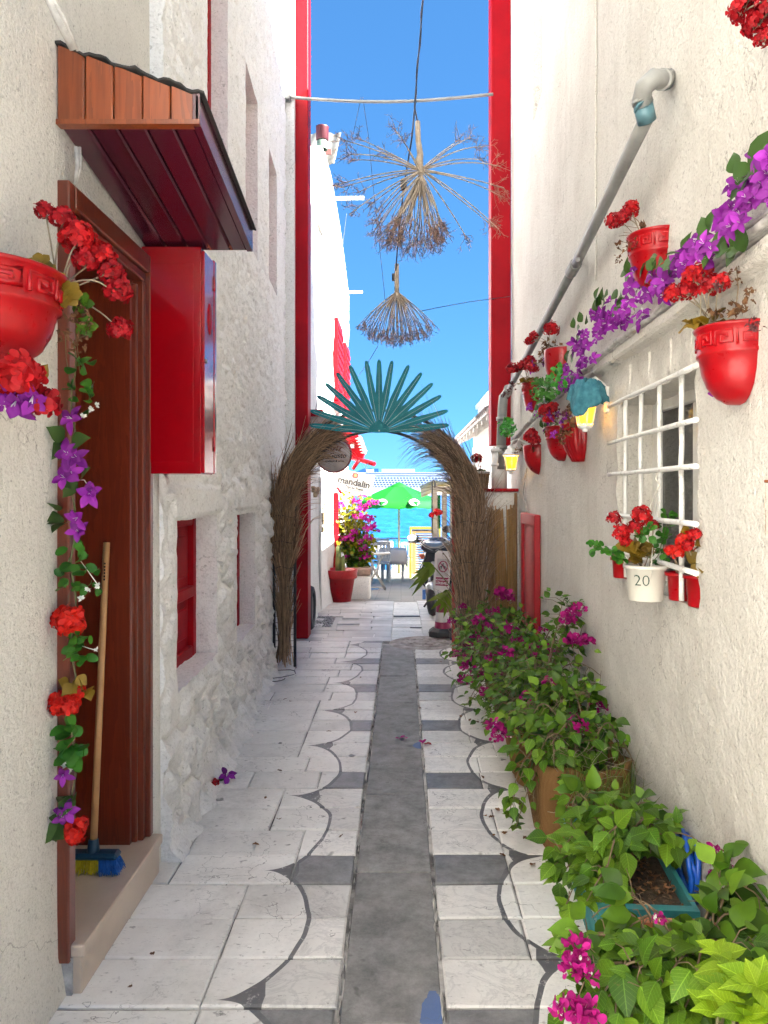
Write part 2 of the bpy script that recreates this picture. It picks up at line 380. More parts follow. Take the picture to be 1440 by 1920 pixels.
    c = _mix(nt, scr, c, (0.12, 0.115, 0.11))
    grime = _ramp(nt, _noise(nt, pos, 1.1, 7, 0.72, 0.6), [(0.56, 0.0), (0.84, 0.40)])
    c = _mix(nt, grime, c, (0.20, 0.19, 0.175))
    spots = _ramp(nt, _noise(nt, pos, 13.0, 2, 0.5), [(0.25, 0.85), (0.31, 0.0)])
    c = _mix(nt, _ramp(nt, _noise(nt, pos, 34.0, 3, 0.6), [(0.27, 0.6), (0.33, 0.0)]), c, (0.14, 0.13, 0.12))
    c = _mix(nt, spots, c, (0.09, 0.085, 0.08))
    if kind == 'gutter':     # leftover blue paint beside the gutter
        px, py = _math(nt, 'SUBTRACT', X, 0.10), _math(nt, 'SUBTRACT', Y, 2.12)
        d1 = _math(nt, 'ADD', _math(nt, 'POWER', _math(nt, 'DIVIDE', px, 0.042), 2.0), _math(nt, 'POWER', _math(nt, 'DIVIDE', py, 0.16), 2.0))
        px2, py2 = _math(nt, 'SUBTRACT', X, 0.115), _math(nt, 'SUBTRACT', Y, 4.46)
        d2 = _math(nt, 'ADD', _math(nt, 'POWER', _math(nt, 'DIVIDE', px2, 0.045), 2.0), _math(nt, 'POWER', _math(nt, 'DIVIDE', py2, 0.075), 2.0))
        n = _noise(nt, pos, 14, 5, 0.7)
        k = _math(nt, 'LESS_THAN', _math(nt, 'ADD', _math(nt, 'MINIMUM', d1, d2), _math(nt, 'MULTIPLY', n, 1.3)), 1.35)
        c = _mix(nt, k, c, (0.07, 0.13, 0.30))
    crk = nt.nodes.new('ShaderNodeTexVoronoi'); crk.feature = 'DISTANCE_TO_EDGE'; crk.inputs['Scale'].default_value = 1.5      # hairline cracks
    wv = nt.nodes.new('ShaderNodeVectorMath'); wv.operation = 'ADD'; wt = nt.nodes.new('ShaderNodeTexNoise'); wt.inputs['Scale'].default_value = 4.0; wt.inputs['Detail'].default_value = 7
    nt.links.new(pos, wt.inputs['Vector']); nt.links.new(pos, wv.inputs[0]); nt.links.new(wt.outputs['Color'], wv.inputs[1]); nt.links.new(wv.outputs[0], crk.inputs['Vector'])
    ck = _math(nt, 'MULTIPLY', _math(nt, 'LESS_THAN', crk.outputs['Distance'], 0.004), _ramp(nt, _noise(nt, pos, 1.9, 2), [(0.44, 0.0), (0.56, 0.75)]))
    c = _mix(nt, ck, c, (0.10, 0.095, 0.09))
    patch = _ramp(nt, _noise(nt, pos, 0.8, 6, 0.68, 1.2), [(0.47, 0.0), (0.66, 0.42)])                 # broad trodden-in dirt
    c = _mix(nt, _math(nt, 'MULTIPLY', patch, _ramp(nt, _noise(nt, pos, 26.0, 4, 0.7), [(0.35, 0.35), (0.65, 1.0)])), c, (0.27, 0.255, 0.235))
    hv = nt.nodes.new('ShaderNodeHueSaturation'); nt.links.new(c, hv.inputs['Color']); nt.links.new(_math(nt, 'MULTIPLY_ADD', oi, 0.16, 0.90), hv.inputs['Value']); c = hv.outputs[0]
    nt.links.new(c, b.inputs['Base Color'])
    nt.links.new(_math(nt, 'MULTIPLY_ADD', _noise(nt, pos, 8.0, 5, 0.7), 0.40, 0.42 if kind == 'gutter' else 0.24, clamp=True), b.inputs['Roughness'])
    hh = _math(nt, 'ADD', _noise(nt, pos, 7.0, 5, 0.6), _math(nt, 'MULTIPLY', _noise(nt, pos, 70.0, 3, 0.6), 0.25))
    nt.links.new(_bump(nt, hh, 0.35, 0.012), b.inputs['Normal'])
    return m
m_slab = paving_material('marble'); m_slabdark = paving_material('dark'); m_gutter = paving_material('gutter')
m_chip = M('chipped_white_mortar', (0.62, 0.60, 0.57), 0.8, (0.25, 0.24, 0.23), 16, 0.7, 60, 0.008)

# sheet of earth under everything: level lane, falling to the quay, wide enough to pass under the houses
mb = MB()
ys = [-12, 0, 4, 8, 9.5, 11, 13, 15, 17, 19, 21, 23, 25.2]
xs = [-30, -6, -2, 0, 2, 6, 30]
vs = [(x, y, gz(y) - 0.012) for y in ys for x in xs]; nx = len(xs)
mb.add(vs, [(i*nx+j, i*nx+j+1, (i+1)*nx+j+1, (i+1)*nx+j) for i in range(len(ys)-1) for j in range(nx-1)])
mb.add([(-30, 25.2, gz(25.2)-0.012), (30, 25.2, gz(25.2)-0.012), (30, 25.2, -6), (-30, 25.2, -6)], [(3, 2, 1, 0)])
ground = mb.build('ground', m_ground, kind='structure')

def slab_mesh(mb, x0, x1, y0, y1, z=0.0, ch=0.006, th=0.03, jit=0.003):
    j = lambda: rnd.uniform(-jit, jit)
    c = [(x0+j(), y0+j()), (x1+j(), y0+j()), (x1+j(), y1+j()), (x0+j(), y1+j())]
    zz = z + rnd.uniform(-0.0025, 0.0025); tx = rnd.uniform(-0.002, 0.002)
    zs = [zz - tx, zz + tx, zz + tx, zz - tx]
    ins = [(ch, ch), (-ch, ch), (-ch, -ch), (ch, -ch)]
    vs = [(p[0], p[1], z - th) for p in c] + [(p[0], p[1], zs[i] - ch*0.7) for i, p in enumerate(c)] + \
         [(p[0]+ins[i][0], p[1]+ins[i][1], zs[i]) for i, p in enumerate(c)]
    fs = [(8, 9, 10, 11)]
    for i in range(4):
        k = (i+1) % 4
        fs += [(i, k, 4+k, 4+i), (4+i, 4+k, 8+k, 8+i)]
    mb.add(vs, fs)

pave = bpy.data.objects.new('pavement', None); COL.objects.link(pave); pave['kind'] = 'structure'; ORG['pavement'] = Vector((0, 0, 0))
GL, GR = -0.175, 0.118
mb = MB(); mb.add([(-1.3, 0.3, -0.0105), (1.3, 0.3, -0.0105), (1.3, 7.56, -0.0105), (-1.3, 7.56, -0.0105)], [(0, 1, 2, 3)])
mb.build('joint_bed', M('dirty_joint', (0.09, 0.085, 0.08), 0.9, (0.50, 0.48, 0.45), 4.0, 0.5, 60, lo=0.42, hi=0.58), pave)
row = 0.23
for i in range(-7, 25):
    y0 = 2.18 + row * i; y1 = y0 + row - 0.006
    dark = (i % 4 == 3)
    # right of the gutter
    cuts = [GR + 0.012]
    x = GR + 0.012 + rnd.choice([0.29, 0.30, 0.42, 0.52])
    while x < RX(y0) - 0.10: cuts.append(x); x += rnd.uniform(0.30, 0.5)
    cuts.append(RX(y0) + 0.05)
    for k, (a, b_) in enumerate(zip(cuts, cuts[1:])):
        mb = MB(); slab_mesh(mb, a + 0.003, b_ - 0.003, y0, y1)
        mb.build('slab', m_slabdark if dark and k == 0 else m_slab, pave)
    cuts = [GL - 0.012]
    x = GL - 0.012 - rnd.choice([0.24, 0.33, 0.40])
    while x > -1.0: cuts.append(x); x -= rnd.uniform(0.32, 0.55)
    cuts.append(-1.25)
    for k, (a, b_) in enumerate(zip(cuts, cuts[1:])):
        mb = MB(); slab_mesh(mb, b_ + 0.003, a - 0.003, y0, y1)
        mb.build('slab', m_slabdark if dark and k == 0 else m_slab, pave)
y = 0.55
while y < 7.35:                                   # the dark gutter strip, laid a little lower
    y1 = min(y + rnd.uniform(0.7, 0.95), 7.4)
    mb = MB(); slab_mesh(mb, GL, GR, y, y1 - 0.003, -0.004, 0.003, 0.03, 0.001)
    mb.build('gutter_slab', m_gutter, pave); y = y1
for side, gx in (('left', GL - 0.006), ('right', GR + 0.006)):     # ragged mortar along the gutter edges
    mb = MB(); yy = 0.6
    while yy < 7.3:
        ln = rnd.uniform(0.02, 0.12)
        if rnd.random() < 0.72:
            w = rnd.uniform(0.004, 0.012); zt = rnd.uniform(0.002, 0.006); ox = rnd.uniform(-0.006, 0.006)
            n = max(2, int(ln / 0.02)); vs = []
            for q in range(n + 1):
                wy = yy + ln * q / n; ww = w * rnd.uniform(0.5, 1.1) * (0.4 if q in (0, n) else 1)
                vs += [(gx + ox - ww, wy, -0.012), (gx + ox, wy, zt * (0.5 if q in (0, n) else 1)), (gx + ox + ww, wy, -0.012)]
            fs = []
            for q in range(n): fs += [(3*q, 3*q+1, 3*q+4, 3*q+3), (3*q+1, 3*q+2, 3*q+5, 3*q+4)]
            mb.add(vs, fs)
        yy += ln + rnd.uniform(0.0, 0.05)
    mb.build('mortar_line', m_chip, pave, kind='stuff')

# beyond the arch: smaller pavers in running bond, a plain strip continuing the gutter, then a printed far surface
far = bpy.data.objects.new('far_pavement', None); COL.objects.link(far); far['kind'] = 'structure'; ORG['far_pavement'] = Vector((0, 0, 0))
m_paver = M('pale_paver', (0.55, 0.53, 0.51), 0.42, (0.38, 0.37, 0.36), 3.0, 0.25, 40, 0.01, rand=0.35)
y = 7.56; k = 0
while y < 11.0:
    h = 0.20 if y < 8.6 else 0.155
    off = (k % 2) * 0.2 + rnd.uniform(-0.03, 0.03)
    x = -0.10
    while x > -1.7:
        w = 0.40 + rnd.uniform(-0.03, 0.03) if y > 8.2 else rnd.uniform(0.35, 0.7)
        if x == -0.10: w = w - off * 0.8
        a, b_ = x - w, x
        zc = gz(y + h / 2)
        if not (-1.25 < a < -0.78 and 8.35 < y < 9.0):
            mb = MB(); slab_mesh(mb, a + 0.004, b_ - 0.004, y, y + h - 0.006, zc, 0.005, 0.05)
            mb.build('paver', m_paver, far)
        x -= w
    x = 0.23
    mb = MB(); slab_mesh(mb, -0.094, 0.222, y, y + h - 0.002, gz(y + h/2) - 0.004, 0.002, 0.05); mb.build('channel_slab', m_slab, far)
    while x < 1.1:
        w = rnd.uniform(0.5, 0.9)
        mb = MB(); slab_mesh(mb, x + 0.004, x + w - 0.004, y, y + h - 0.002, gz(y + h/2), 0.003, 0.05); mb.build('paver', m_paver, far)
        x += w
    y += h; k += 1
def far_mat():
    m, nt, b = newmat('far_paving')
    br = nt.nodes.new('ShaderNodeTexBrick'); nt.links.new(_pos(nt), br.inputs['Vector'])
    br.inputs['Scale'].default_value = 1.0; br.inputs['Brick Width'].default_value = 0.4; br.inputs['Row Height'].default_value = 0.16
    br.inputs['Mortar Size'].default_value = 0.006
    br.inputs['Color1'].default_value = (0.25, 0.225, 0.195, 1); br.inputs['Color2'].default_value = (0.20, 0.18, 0.155, 1); br.inputs['Mortar'].default_value = (0.08, 0.075, 0.07, 1)
    nt.links.new(br.outputs['Color'], b.inputs['Base Color']); b.inputs['Roughness'].default_value = 0.55
    return m
m_far = far_mat()
mb = MB(); vs = []
ys = [11.0, 13, 15, 17, 19, 21, 23, 25.1]
for yy in ys: vs += [(-3, yy, gz(yy)), (4, yy, gz(yy))]
mb.add(vs, [(2*i, 2*i+1, 2*i+3, 2*i+2) for i in range(len(ys)-1)])
mb.build('surface', m_far, far)
# pebble patch let into the pavers, two drain plates, a manhole cover
m_pebble = M('grey_pebbles', (0.34, 0.33, 0.32), 0.5, (0.16, 0.155, 0.15), 30, rand=0.3)
mb = MB(); mb.s = True
for _ in range(420):
    x, yv = rnd.uniform(-1.24, -0.80), rnd.uniform(8.37, 9.12); r = rnd.uniform(0.010, 0.020)
    mb.lathe([(0.0, r*0.6), (r*0.7, r*0.42), (r, 0), (r, -0.02)], (x, yv, -0.006), 6, sy=rnd.uniform(1, 1.6))
mb.build('pebble_patch', m_pebble, far, kind='stuff')
mb = MB(); mb.cbox((-0.09, 9.02, 0.0), (0.23, 9.10, 0.006), 0.002); mb.cbox((0.10, 8.28, 0.0), (0.23, 8.32, 0.006), 0.002)
mb.build('drain_slot', m_black, far)
mb = MB(); c = Vector((0.24, 7.47, -0.004))
mb.lathe([(0.0, 0.012), (0.12, 0.012), (0.125, 0.008), (0.135, 0.008), (0.14, 0.012), (0.235, 0.012), (0.24, 0.005), (0.26, 0.005), (0.265, 0.011), (0.33, 0.008), (0.36, 0.0)], c, 40)
for q in range(26):
    a = q * 2.39996; rr = 0.03 + 0.19 * math.sqrt(q / 26)
    mb.cbox(c + Vector((rr*math.cos(a)-0.013, rr*math.sin(a)-0.008, 0.012)), c + Vector((rr*math.cos(a)+0.013, rr*math.sin(a)+0.008, 0.017)), 0.002)
mb.build('manhole_cover', M('rusty_iron', (0.16, 0.13, 0.12), 0.7, (0.36, 0.33, 0.31), 9, 0.6, 50, 0.006), far)

# sea
def sea_mat():
    m, nt, b = newmat('sea_water')
    pos = _pos(nt, (1, 0.45, 1))
    c = _mix(nt, _ramp(nt, _noise(nt, pos, 0.55, 6, 0.65), [(0.36, 0.0), (0.62, 1.0)]), (0.002, 0.055, 0.22), (0.010, 0.125, 0.36))
    nt.links.new(c, b.inputs['Base Color']); b.inputs['Roughness'].default_value = 0.28
    b.inputs['Specular IOR Level'].default_value = 0.15
    nt.links.new(_bump(nt, _noise(nt, pos, 1.4, 6, 0.6), 0.8, 0.4), b.inputs['Normal'])
    return m
mb = MB(); mb.add([(-9000, 24, -2.2), (9000, 24, -2.2), (9000, 15000, -2.2), (-9000, 15000, -2.2)], [(0, 1, 2, 3)])
mb.build('sea', sea_mat(), kind='structure')

# ------------------------------------------------------------------ house walls
def wall_grid(mb, y0, y1, z0, z1, step, xf, nsign, holes, disp, rag, depth=0.14, returns=False):
    """a wall face in the y-z plane as a displaced grid with real openings; nsign = +1 faces +x"""
    def lines(a, b, extra):
        n = max(1, int(round((b - a) / step))); L = [a + (b - a) * i / n for i in range(n + 1)]
        for e in extra:
            if a < e < b:
                i = min(range(1, n), key=lambda q: abs(L[q] - e)); L[i] = e
        return L
    Y = lines(y0, y1, [h[i] for h in holes for i in (0, 1)]); Z = lines(z0, z1, [h[i] for h in holes for i in (2, 3)])
    ny, nzz = len(Y), len(Z); o = len(mb.v)
    V = []
    for z in Z:
        for y in Y:
            dy = dz = 0
            rg = rag * (0.7 if z < 2 else 0.4)
            if rag: dy = rg * (nz(y, z, 3.1, 9) + 0.6 * nz(y, z, 8.2, 24)); dz = rg * (nz(y, z, 5.7, 9) + 0.6 * nz(y, z, 1.2, 24))
            if y in (y0, y1): dy = 0
            if z == z0: dz = 0
            V.append(Vector((xf(y) + nsign * disp(y, z), y + dy, z + dz)))
    def inh(j, i):
        yc, zc = (Y[i] + Y[i+1]) / 2, (Z[j] + Z[j+1]) / 2
        for h in holes:
            if h[0] < yc < h[1] and h[2] < zc < h[3]: return h
        return None
    Fs = []
    H = [[inh(j, i) for i in range(ny-1)] for j in range(nzz-1)]
    for j in range(nzz-1):
        for i in range(ny-1):
            if H[j][i] is None:
                q = (j*ny+i, j*ny+i+1, (j+1)*ny+i+1, (j+1)*ny+i)
                Fs.append(q if nsign > 0 else tuple(reversed(q)))
    old = mb.s; mb.s = True; mb.add(V, Fs)
    def strip(a, b, h):
        dpt = h[4] if len(h) > 4 else depth
        pa, pb = V[a], V[b]; ra, rb = [], []
        vs = []
        for q in range(4):
            f = q / 3.0
            for p in (pa, pb):
                vs.append(Vector((p.x + (xf(p.y) - nsign * dpt - p.x) * f + (0 if q in (0, 3) else nsign*0.006*nz(p.y, p.z, q*4.4, 14)), p.y, p.z)))
        mb.add(vs, [(2*q, 2*q+1, 2*q+3, 2*q+2) for q in range(3)])
    if returns:
        for j in range(nzz-1):
            strip(j*ny, (j+1)*ny, (0, 0, 0, 0, 0.2)); strip(j*ny+ny-1, (j+1)*ny+ny-1, (0, 0, 0, 0, 0.2))
    for j in range(nzz-1):
        for i in range(ny-1):
            h = H[j][i]
            if h is None: continue
            if i > 0 and H[j][i-1] is None: strip(j*ny+i, (j+1)*ny+i, h)
            if i < ny-2 and H[j][i+1] is None: strip((j+1)*ny+i+1, j*ny+i+1, h)
            if j > 0 and H[j-1][i] is None: strip(j*ny+i+1, j*ny+i, h)
            if j < nzz-2 and H[j+1][i] is None: strip((j+1)*ny+i, (j+1)*ny+i+1, h)
    mb.s = old

# ---- left house: smooth plaster near the door, rough whitewashed stone further on
LH = thing('left_house', (-1.3, 3, 0), 'tall whitewashed house along the side of the lane with the brown doorway', 'house')
mb = MB(); mb.s = True
smooth = lambda y, z: 0.004 * nz(y, z, 0, 1.6) + 0.02 * math.exp(-max(z, 0) / 0.05)
wall_grid(mb, -8.0, 3.16, 0.0, 7.6, 0.12, lambda y: -1.02, 1, [(2.235, 2.955, 0.0, 2.42, 0.06)], smooth, 0.0)  # stretch behind the camera is unseen, added as a sunlit reflector for the lane
# cover strip between the doorway and the rough wall (plain plaster pilaster)
mb.add([(-1.02, 2.955, 2.42), (-1.02, 3.03, 2.42), (-0.985, 3.03, 2.42), (-0.985, 2.955, 2.42), (-1.02, 2.955, 0), (-1.02, 3.03, 0), (-0.975, 3.03, 0), (-0.975, 2.955, 0)],
       [(0, 1, 2, 3), (3, 2, 6, 7), (0, 3, 7, 4)])
mb.build('smooth_wall', m_plaster_near, LH)
WIN_L = [(3.27, 4.10, 0.62, 1.38), (4.78, 5.52, 0.53, 1.36), (3.86, 4.43, 3.12, 4.75), (5.08, 5.65, 3.25, 4.44), (6.3, 6.87, 3.31, 4.42)]
def stone(y, z):
    low = min(1.0, max(0.0, (2.0 - z) / 0.5))
    a = 0.5 * nz(y, z, 0.3, 5.0) + 0.34 * nz(y, z, 2.3, 11.0) + 0.26 * nz(y*0.8, z*1.2, 7.0, 22.0)
    v = (0.018 + 0.022 * low) * a + 0.011 * nz(y*0.8, z*1.3, 4.0, 30.0)
    if z < 2.2:
        dd = mnoise.voronoi(Vector((y*4.2, z*5.4 + 0.3*nz(y, z, 0, 3), 0.4)))[0]
        v += 0.040 * low * min(1.0, (dd[1] - dd[0]) * 2.6) - 0.022 * low
    elif z < 6.2:
        dd = mnoise.voronoi(Vector((y*5.0, z*7.0 + 0.3*nz(y, z, 0, 3), 2.4)))[0]; v += 0.016 * min(1.0, (dd[1] - dd[0]) * 2.2) - 0.008
    for (a0, a1, b0, b1) in WIN_L:                 # trued-up plaster round the openings
        dd2 = max(a0 - y, y - a1, b0 - z, z - b1)
        if abs(dd2) < 0.07: v *= 0.15 + 0.85 * abs(dd2) / 0.07
    for (a0, a1, b0, b1) in WIN_L[:2]:                 # soften the stones towards the near edge of the low windows
        if b0 - 0.1 < z < b1 + 0.1 and a0 - 0.25 < y < a0 + 0.1: v = v * 0.6 - 0.008
    if 1.39 < z < 1.53 and (3.2 < y < 4.2 or 4.7 < y < 5.6): v = 0.35 * v + 0.012      # smooth slab over each low window
    return v + 0.075 * math.exp(-z / 0.06) + 0.015 * math.exp(-z / 0.3)
mb = MB()
wall_grid(mb, 3.03, 7.62, 0.0, 6.3, 0.0125, LX, 1, WIN_L, stone, 0.010, depth=0.16, returns=True)
wall_grid(mb, 3.03, 7.62, 6.3, 7.6, 0.05, LX, 1, [], lambda y, z: 0.0, 0.0, returns=True)
mb.build('rough_wall', m_plaster_rough, LH)
mb = MB()          # body of the house behind its faces, with end wall
mb.box((-5.5, -8.0, 0.0), (-1.42, 7.60, 7.58)); mb.box((-1.42, 7.58, 0), (-1.085, 7.655, 7.58))
mb.box((-1.42, -8.0, 7.56), (-0.99, 3.1, 7.60)); mb.box((-1.42, 3.1, 7.56), (-1.06, 7.62, 7.60))
mb.build('house_body', m_plaster_white, LH)
def shutter_window(parent, y0, y1, z0, z1, dep, bars=1, upper=False):
    x = LX((y0+y1)/2) - dep
    fr = MB(); t = 0.055
    for (a, b_, c, d_) in ((y0-0.03, y0+t, z0-0.03, z1+0.03), (y1-t, y1+0.03, z0-0.03, z1+0.03)): fr.cbox((x-0.05, a, c), (x+0.012, b_, d_), 0.005)
    for (c, d_) in ((z0-0.03, z0+t), (z1-t, z1+0.03)): fr.cbox((x-0.048, y0+t, c), (x+0.010, y1-t, d_), 0.005)
    zm = z0 + (z1-z0)*0.46
    fr.cbox((x-0.046, y0+t, zm-0.03), (x+0.016, y1-t, zm+0.03), 0.006)
    w = fr.build('window', m_red, parent)
    for (c, d_) in ((z0+t, zm-0.03), (zm+0.03, z1-t)):
        pn = MB(); pn.box((x-0.04, y0+t-0.01, c-0.01), (x-0.018, y1-t+0.01, d_+0.01))
        pn.cbox((x-0.02, y0+t+0.05, c+0.05), (x-0.006, y1-t-0.05, d_-0.05), 0.008)
        pn.build('panel', m_red, w)
for (y0, y1, z0, z1) in WIN_L: shutter_window(LH, y0, y1, z0, z1, 0.145 if z0 < 2 else 0.125)

# doorway: wood-lined recess, marble step, plank door deep inside
mb = MB()
mb.cbox((-1.06, 2.215, 0.10), (-0.985, 2.262, 2.43), 0.004); mb.cbox((-1.05, 2.925, 0.15), (-0.982, 2.972, 2.43), 0.004)
mb.cbox((-1.05, 2.262, 2.36), (-0.984, 2.925, 2.43), 0.004)
mb.cbox((-1.07, 2.262, 2.325), (-1.0, 2.925, 2.36), 0.004); mb.cbox((-1.07, 2.895, 0.15), (-1.0, 2.925, 2.325), 0.004); mb.cbox((-1.10, 2.88, 0.15), (-1.02, 2.897, 2.31), 0.004)
door = mb.build('door_frame', m_frame, LH)
mb = MB(); mb.box((-1.42, 2.862, 0.15), (-1.04, 2.90, 2.32)); mb.build('reveal_panel', m_mahogany, door)
mb = MB(); mb.box((-1.42, 2.262, 0.15), (-1.06, 2.275, 2.32)); mb.build('reveal_panel', m_mahogany, door)
mb = MB(); mb.box((-1.42, 2.275, 2.305), (-1.06, 2.862, 2.33)); mb.build('head_panel', m_mahogany, door)
for q in range(4):
    mb = MB(); mb.cbox((-1.415, 2.277 + q*0.146, 0.155), (-1.385, 2.277 + (q+1)*0.146 - 0.003, 2.30), 0.004); mb.build('door_plank', m_mahogany, door)
mb = MB(); mb.cbox((-1.44, 2.228, 0.112), (-0.945, 2.962, 0.149), 0.004)
step = mb.build('door_step', m_marble, LH)
mb = MB(); mb.cbox((-0.985, 2.236, -0.01), (-0.957, 2.956, 0.112), 0.003); mb.build('riser', m_marble, step)
mb = MB(); mb.cbox((-0.985, 2.226, 0.0), (-1.40, 2.236, 0.11), 0.003); mb.build('step_core', m_chip, step)

# ---- right house
RH = thing('right_house', (1.3, 3, 0), 'tall cream plastered house wall opposite, with barred window and flower pots', 'house')
WIN_R = (2.44, 3.43, 1.12, 1.905, 0.20)
SLOT = (5.45, 6.15, 4.55, 5.75, 0.12)
def rdisp(y, z):
    v = 0.010 * nz(y, z, 0, 1.3) + 0.005 * nz(y, z, 3.0, 4.0) + 0.0025 * nz(y, z, 5.0, 14.0)
    if z < 1.2: v += (1.2 - z) * (0.014 * nz(y, z, 8.0, 7.0) + 0.009 * nz(y, z, 1.0, 17.0))
    dy = max(2.44 - y, 0, y - 3.43); dz = max(1.12 - z, 0, z - 1.905); dd = math.hypot(dy, dz)
    v += 0.016 * math.exp(-(dd / 0.05) ** 2) * (0.3 + nz(y, z, 2.9, 9.0))
    if 1.92 < z < 2.14 and 2.3 < y < 3.75: v += 0.010 * nz(y * 2.2, z * 0.4, 3.0, 6.0)
    return v + 0.03 * math.exp(-z / 0.05)
mb = MB()
wall_grid(mb, 0.1, 7.66, 0.0, 7.4, 0.034, RX, -1, [WIN_R, SLOT], rdisp, 0.007)  # near end cut short out of view, shaped to let bounced sunlight in
mb.build('front_wall', m_plaster_right, RH)
mb = MB(); mb.box((1.52, 0.1, 0), (5.5, 7.64, 7.38)); mb.box((0.91, 0.06, 0), (5.5, 0.1, 7.38)); mb.box((1.13, 7.63, 0), (1.52, 7.67, 7.38))
vs = [(RX(0.1)-0.02, 0.1, 7.39), (RX(7.66)-0.02, 7.66, 7.39), (1.55, 7.66, 7.39), (1.55, 0.1, 7.39)]
mb.add(vs, [(0, 1, 2, 3)]); mb.build('house_body', m_plaster_white, RH)
# window: plastic frame, dark pane, bars
xw = RX(2.9) + 0.19
mb = MB()
for (a, b_, c, d_) in ((2.42, 2.50, 1.10, 1.92), (2.86, 2.96, 1.16, 1.86), (3.34, 3.46, 1.10, 1.92)): mb.cbox((xw-0.022, a, c), (xw+0.03, b_, d_), 0.005)
for (c, d_) in ((1.10, 1.16), (1.86, 1.92)): mb.cbox((xw-0.034, 2.50, c), (xw+0.03, 3.36, d_), 0.005)
win = mb.build('window', m_white, RH)
for (a, b_) in ((2.50, 2.86), (2.98, 3.33)):
    mb = MB(); mb.box((xw-0.010, a, 1.16), (xw-0.004, b_, 1.86)); mb.build('pane', m_glass, win)
for yb in (3.27, 3.04, 2.80, 2.56):
    pts = [(RX(yb)-0.015 + 0.003*nz(yb, z*0.1, 0, 9), yb + 0.004*nz(yb, z*0.1, 4, 7), 1.13 + 0.0775*z) for z in range(11)]
    rr = [0.0095 + 0.0018 * nz(yb, z, 2, 5) for z in range(11)]
    mb = MB(); mb.tube(pts, rr, 8); mb.build('bar', m_chalk, win)
for zb in (1.905, 1.732, 1.585, 1.40, 1.245):
    pts = [(RX(2.37 + 0.112*q) - 0.034, 2.37 + 0.112*q, zb + 0.004*nz(q, zb, 1, 3)) for q in range(11)]
    mb = MB(); mb.tube(pts, [0.0095 + 0.0016 * nz(q, zb, 7, 5) for q in range(11)], 8); mb.build('bar', m_chalk, win)
mb = MB(); x = RX(5.8) + 0.11
mb.cbox((x-0.02, 5.42, 4.52), (x+0.02, 6.18, 5.78), 0.004); mb.build('slot_shutter', m_white, RH)
# drip ledge over the window
mb = MB(); n = 40
for q in range(n):
    a, b_ = 0.8 + 2.94*q/n, 0.8 + 2.94*(q+1)/n
    def sec(y):
        w = 0.006 * nz(y, 0, 0, 9)
        return [(RX(y)+0.02, y, 2.085+w), (RX(y)-0.04, y, 2.095+w), (RX(y)-0.052, y, 2.104+w), (RX(y)-0.052, y, 2.136+w), (RX(y)+0.02, y, 2.145)]
    mb.add(sec(a) + sec(b_), [(i, i+1, i+6, i+5) for i in range(4)])
mb.add(sec(3.74), [(0, 1, 2, 3, 4)]); mb.build('drip_ledge', m_plaster_right, RH)
for yb, w in ((3.25, 0.03), (2.98, 0.035), (2.72, 0.04), (2.5, 0.03)):
    mb = MB(); mb.cbox((RX(yb)-0.007, yb-w/2, 1.93), (RX(yb)+0.03, yb+w/2, 2.065), 0.008)
    mb.build('relief_rib', m_plaster_right, RH)
mb = MB()
mb.tube([(RX(1.93)-0.018, 1.93, 1.530), (RX(1.93)+0.05, 1.93, 1.526)], 0.004, 6); mb.build('rusty_nail', M('rust', (0.20, 0.06, 0.02), 0.8), RH)
def rustmat():
    m, nt, b = newmat('rust_run')
    b.inputs['Base Color'].default_value = (0.42, 0.20, 0.05, 1); b.inputs['Roughness'].default_value = 0.9
    f = _ramp(nt, _noise(nt, _pos(nt, (6, 6, 1)), 18.0, 4, 0.7), [(0.42, 0.0), (0.62, 0.7)])
    nt.links.new(f, b.inputs['Alpha']); return m
mb = MB(); xr = RX(1.93) - 0.016
mb.add([(xr, 1.925, 1.525), (xr, 1.936, 1.525), (xr, 1.934, 1.34), (xr, 1.929, 1.34)], [(0, 1, 2, 3)])
mb.build('rust_stain', rustmat(), RH)

# ---- the two red posts framing the lane and the rail between them
for (x0, x1, z0, lab) in ((-1.105, -0.955, 0.0, 'tall bright red square post on the house with the brown doorway'), (0.925, 1.128, 1.99, 'tall bright red pilaster at the end of the cream wall above a low parapet')):
    mb = MB(); mb.cbox((x0, 7.665, z0), (x1, 7.90, 7.5), 0.008)
    tag(mb.build('red_post', m_red), lab, 'post', 'red posts framing the lane')
mb = MB(); pts = [(-1.14 + 2.07*q/12, 7.55, 5.50 - 0.06*math.sin(math.pi*q/12) + 0.03*q/12) for q in range(13)]
mb.tube(pts, 0.015, 10); mb.cbox((-1.17, 7.50, 5.46), (-1.12, 7.60, 5.54), 0.006)
tag(mb.build('overhead_pipe', m_pvc), 'thin grey pipe spanning the lane high between the red posts', 'pipe')
# ------------------------------------------------------------------ plant building blocks
def rv(s=1.0): return Vector((rnd.uniform(-s, s), rnd.uniform(-s, s), rnd.uniform(-s, s)))
def runit():
    while True:
        v = rv()
        if 0.05 < v.length < 1: return v.normalized()
OVATE = ((0.0, 0.06), (0.08, 0.42), (0.20, 0.80), (0.36, 1.0), (0.54, 0.90), (0.74, 0.55), (0.90, 0.18))
ROUND = ((0.0, 0.10), (0.2, 0.75), (0.5, 1.0), (0.8, 0.78), (0.95, 0.35))
PETAL = ((0.0, 0.12), (0.35, 0.55), (0.65, 1.0), (0.88, 0.85), (0.97, 0.4))
FUNNEL = ((0.0, 0.15), (0.25, 0.55), (0.5, 0.95), (0.7, 1.0), (0.88, 0.55), (0.96, 0.2))
STAR = ((0.0, 0.25), (0.2, 0.8), (0.42, 1.0), (0.7, 0.6), (0.9, 0.2))
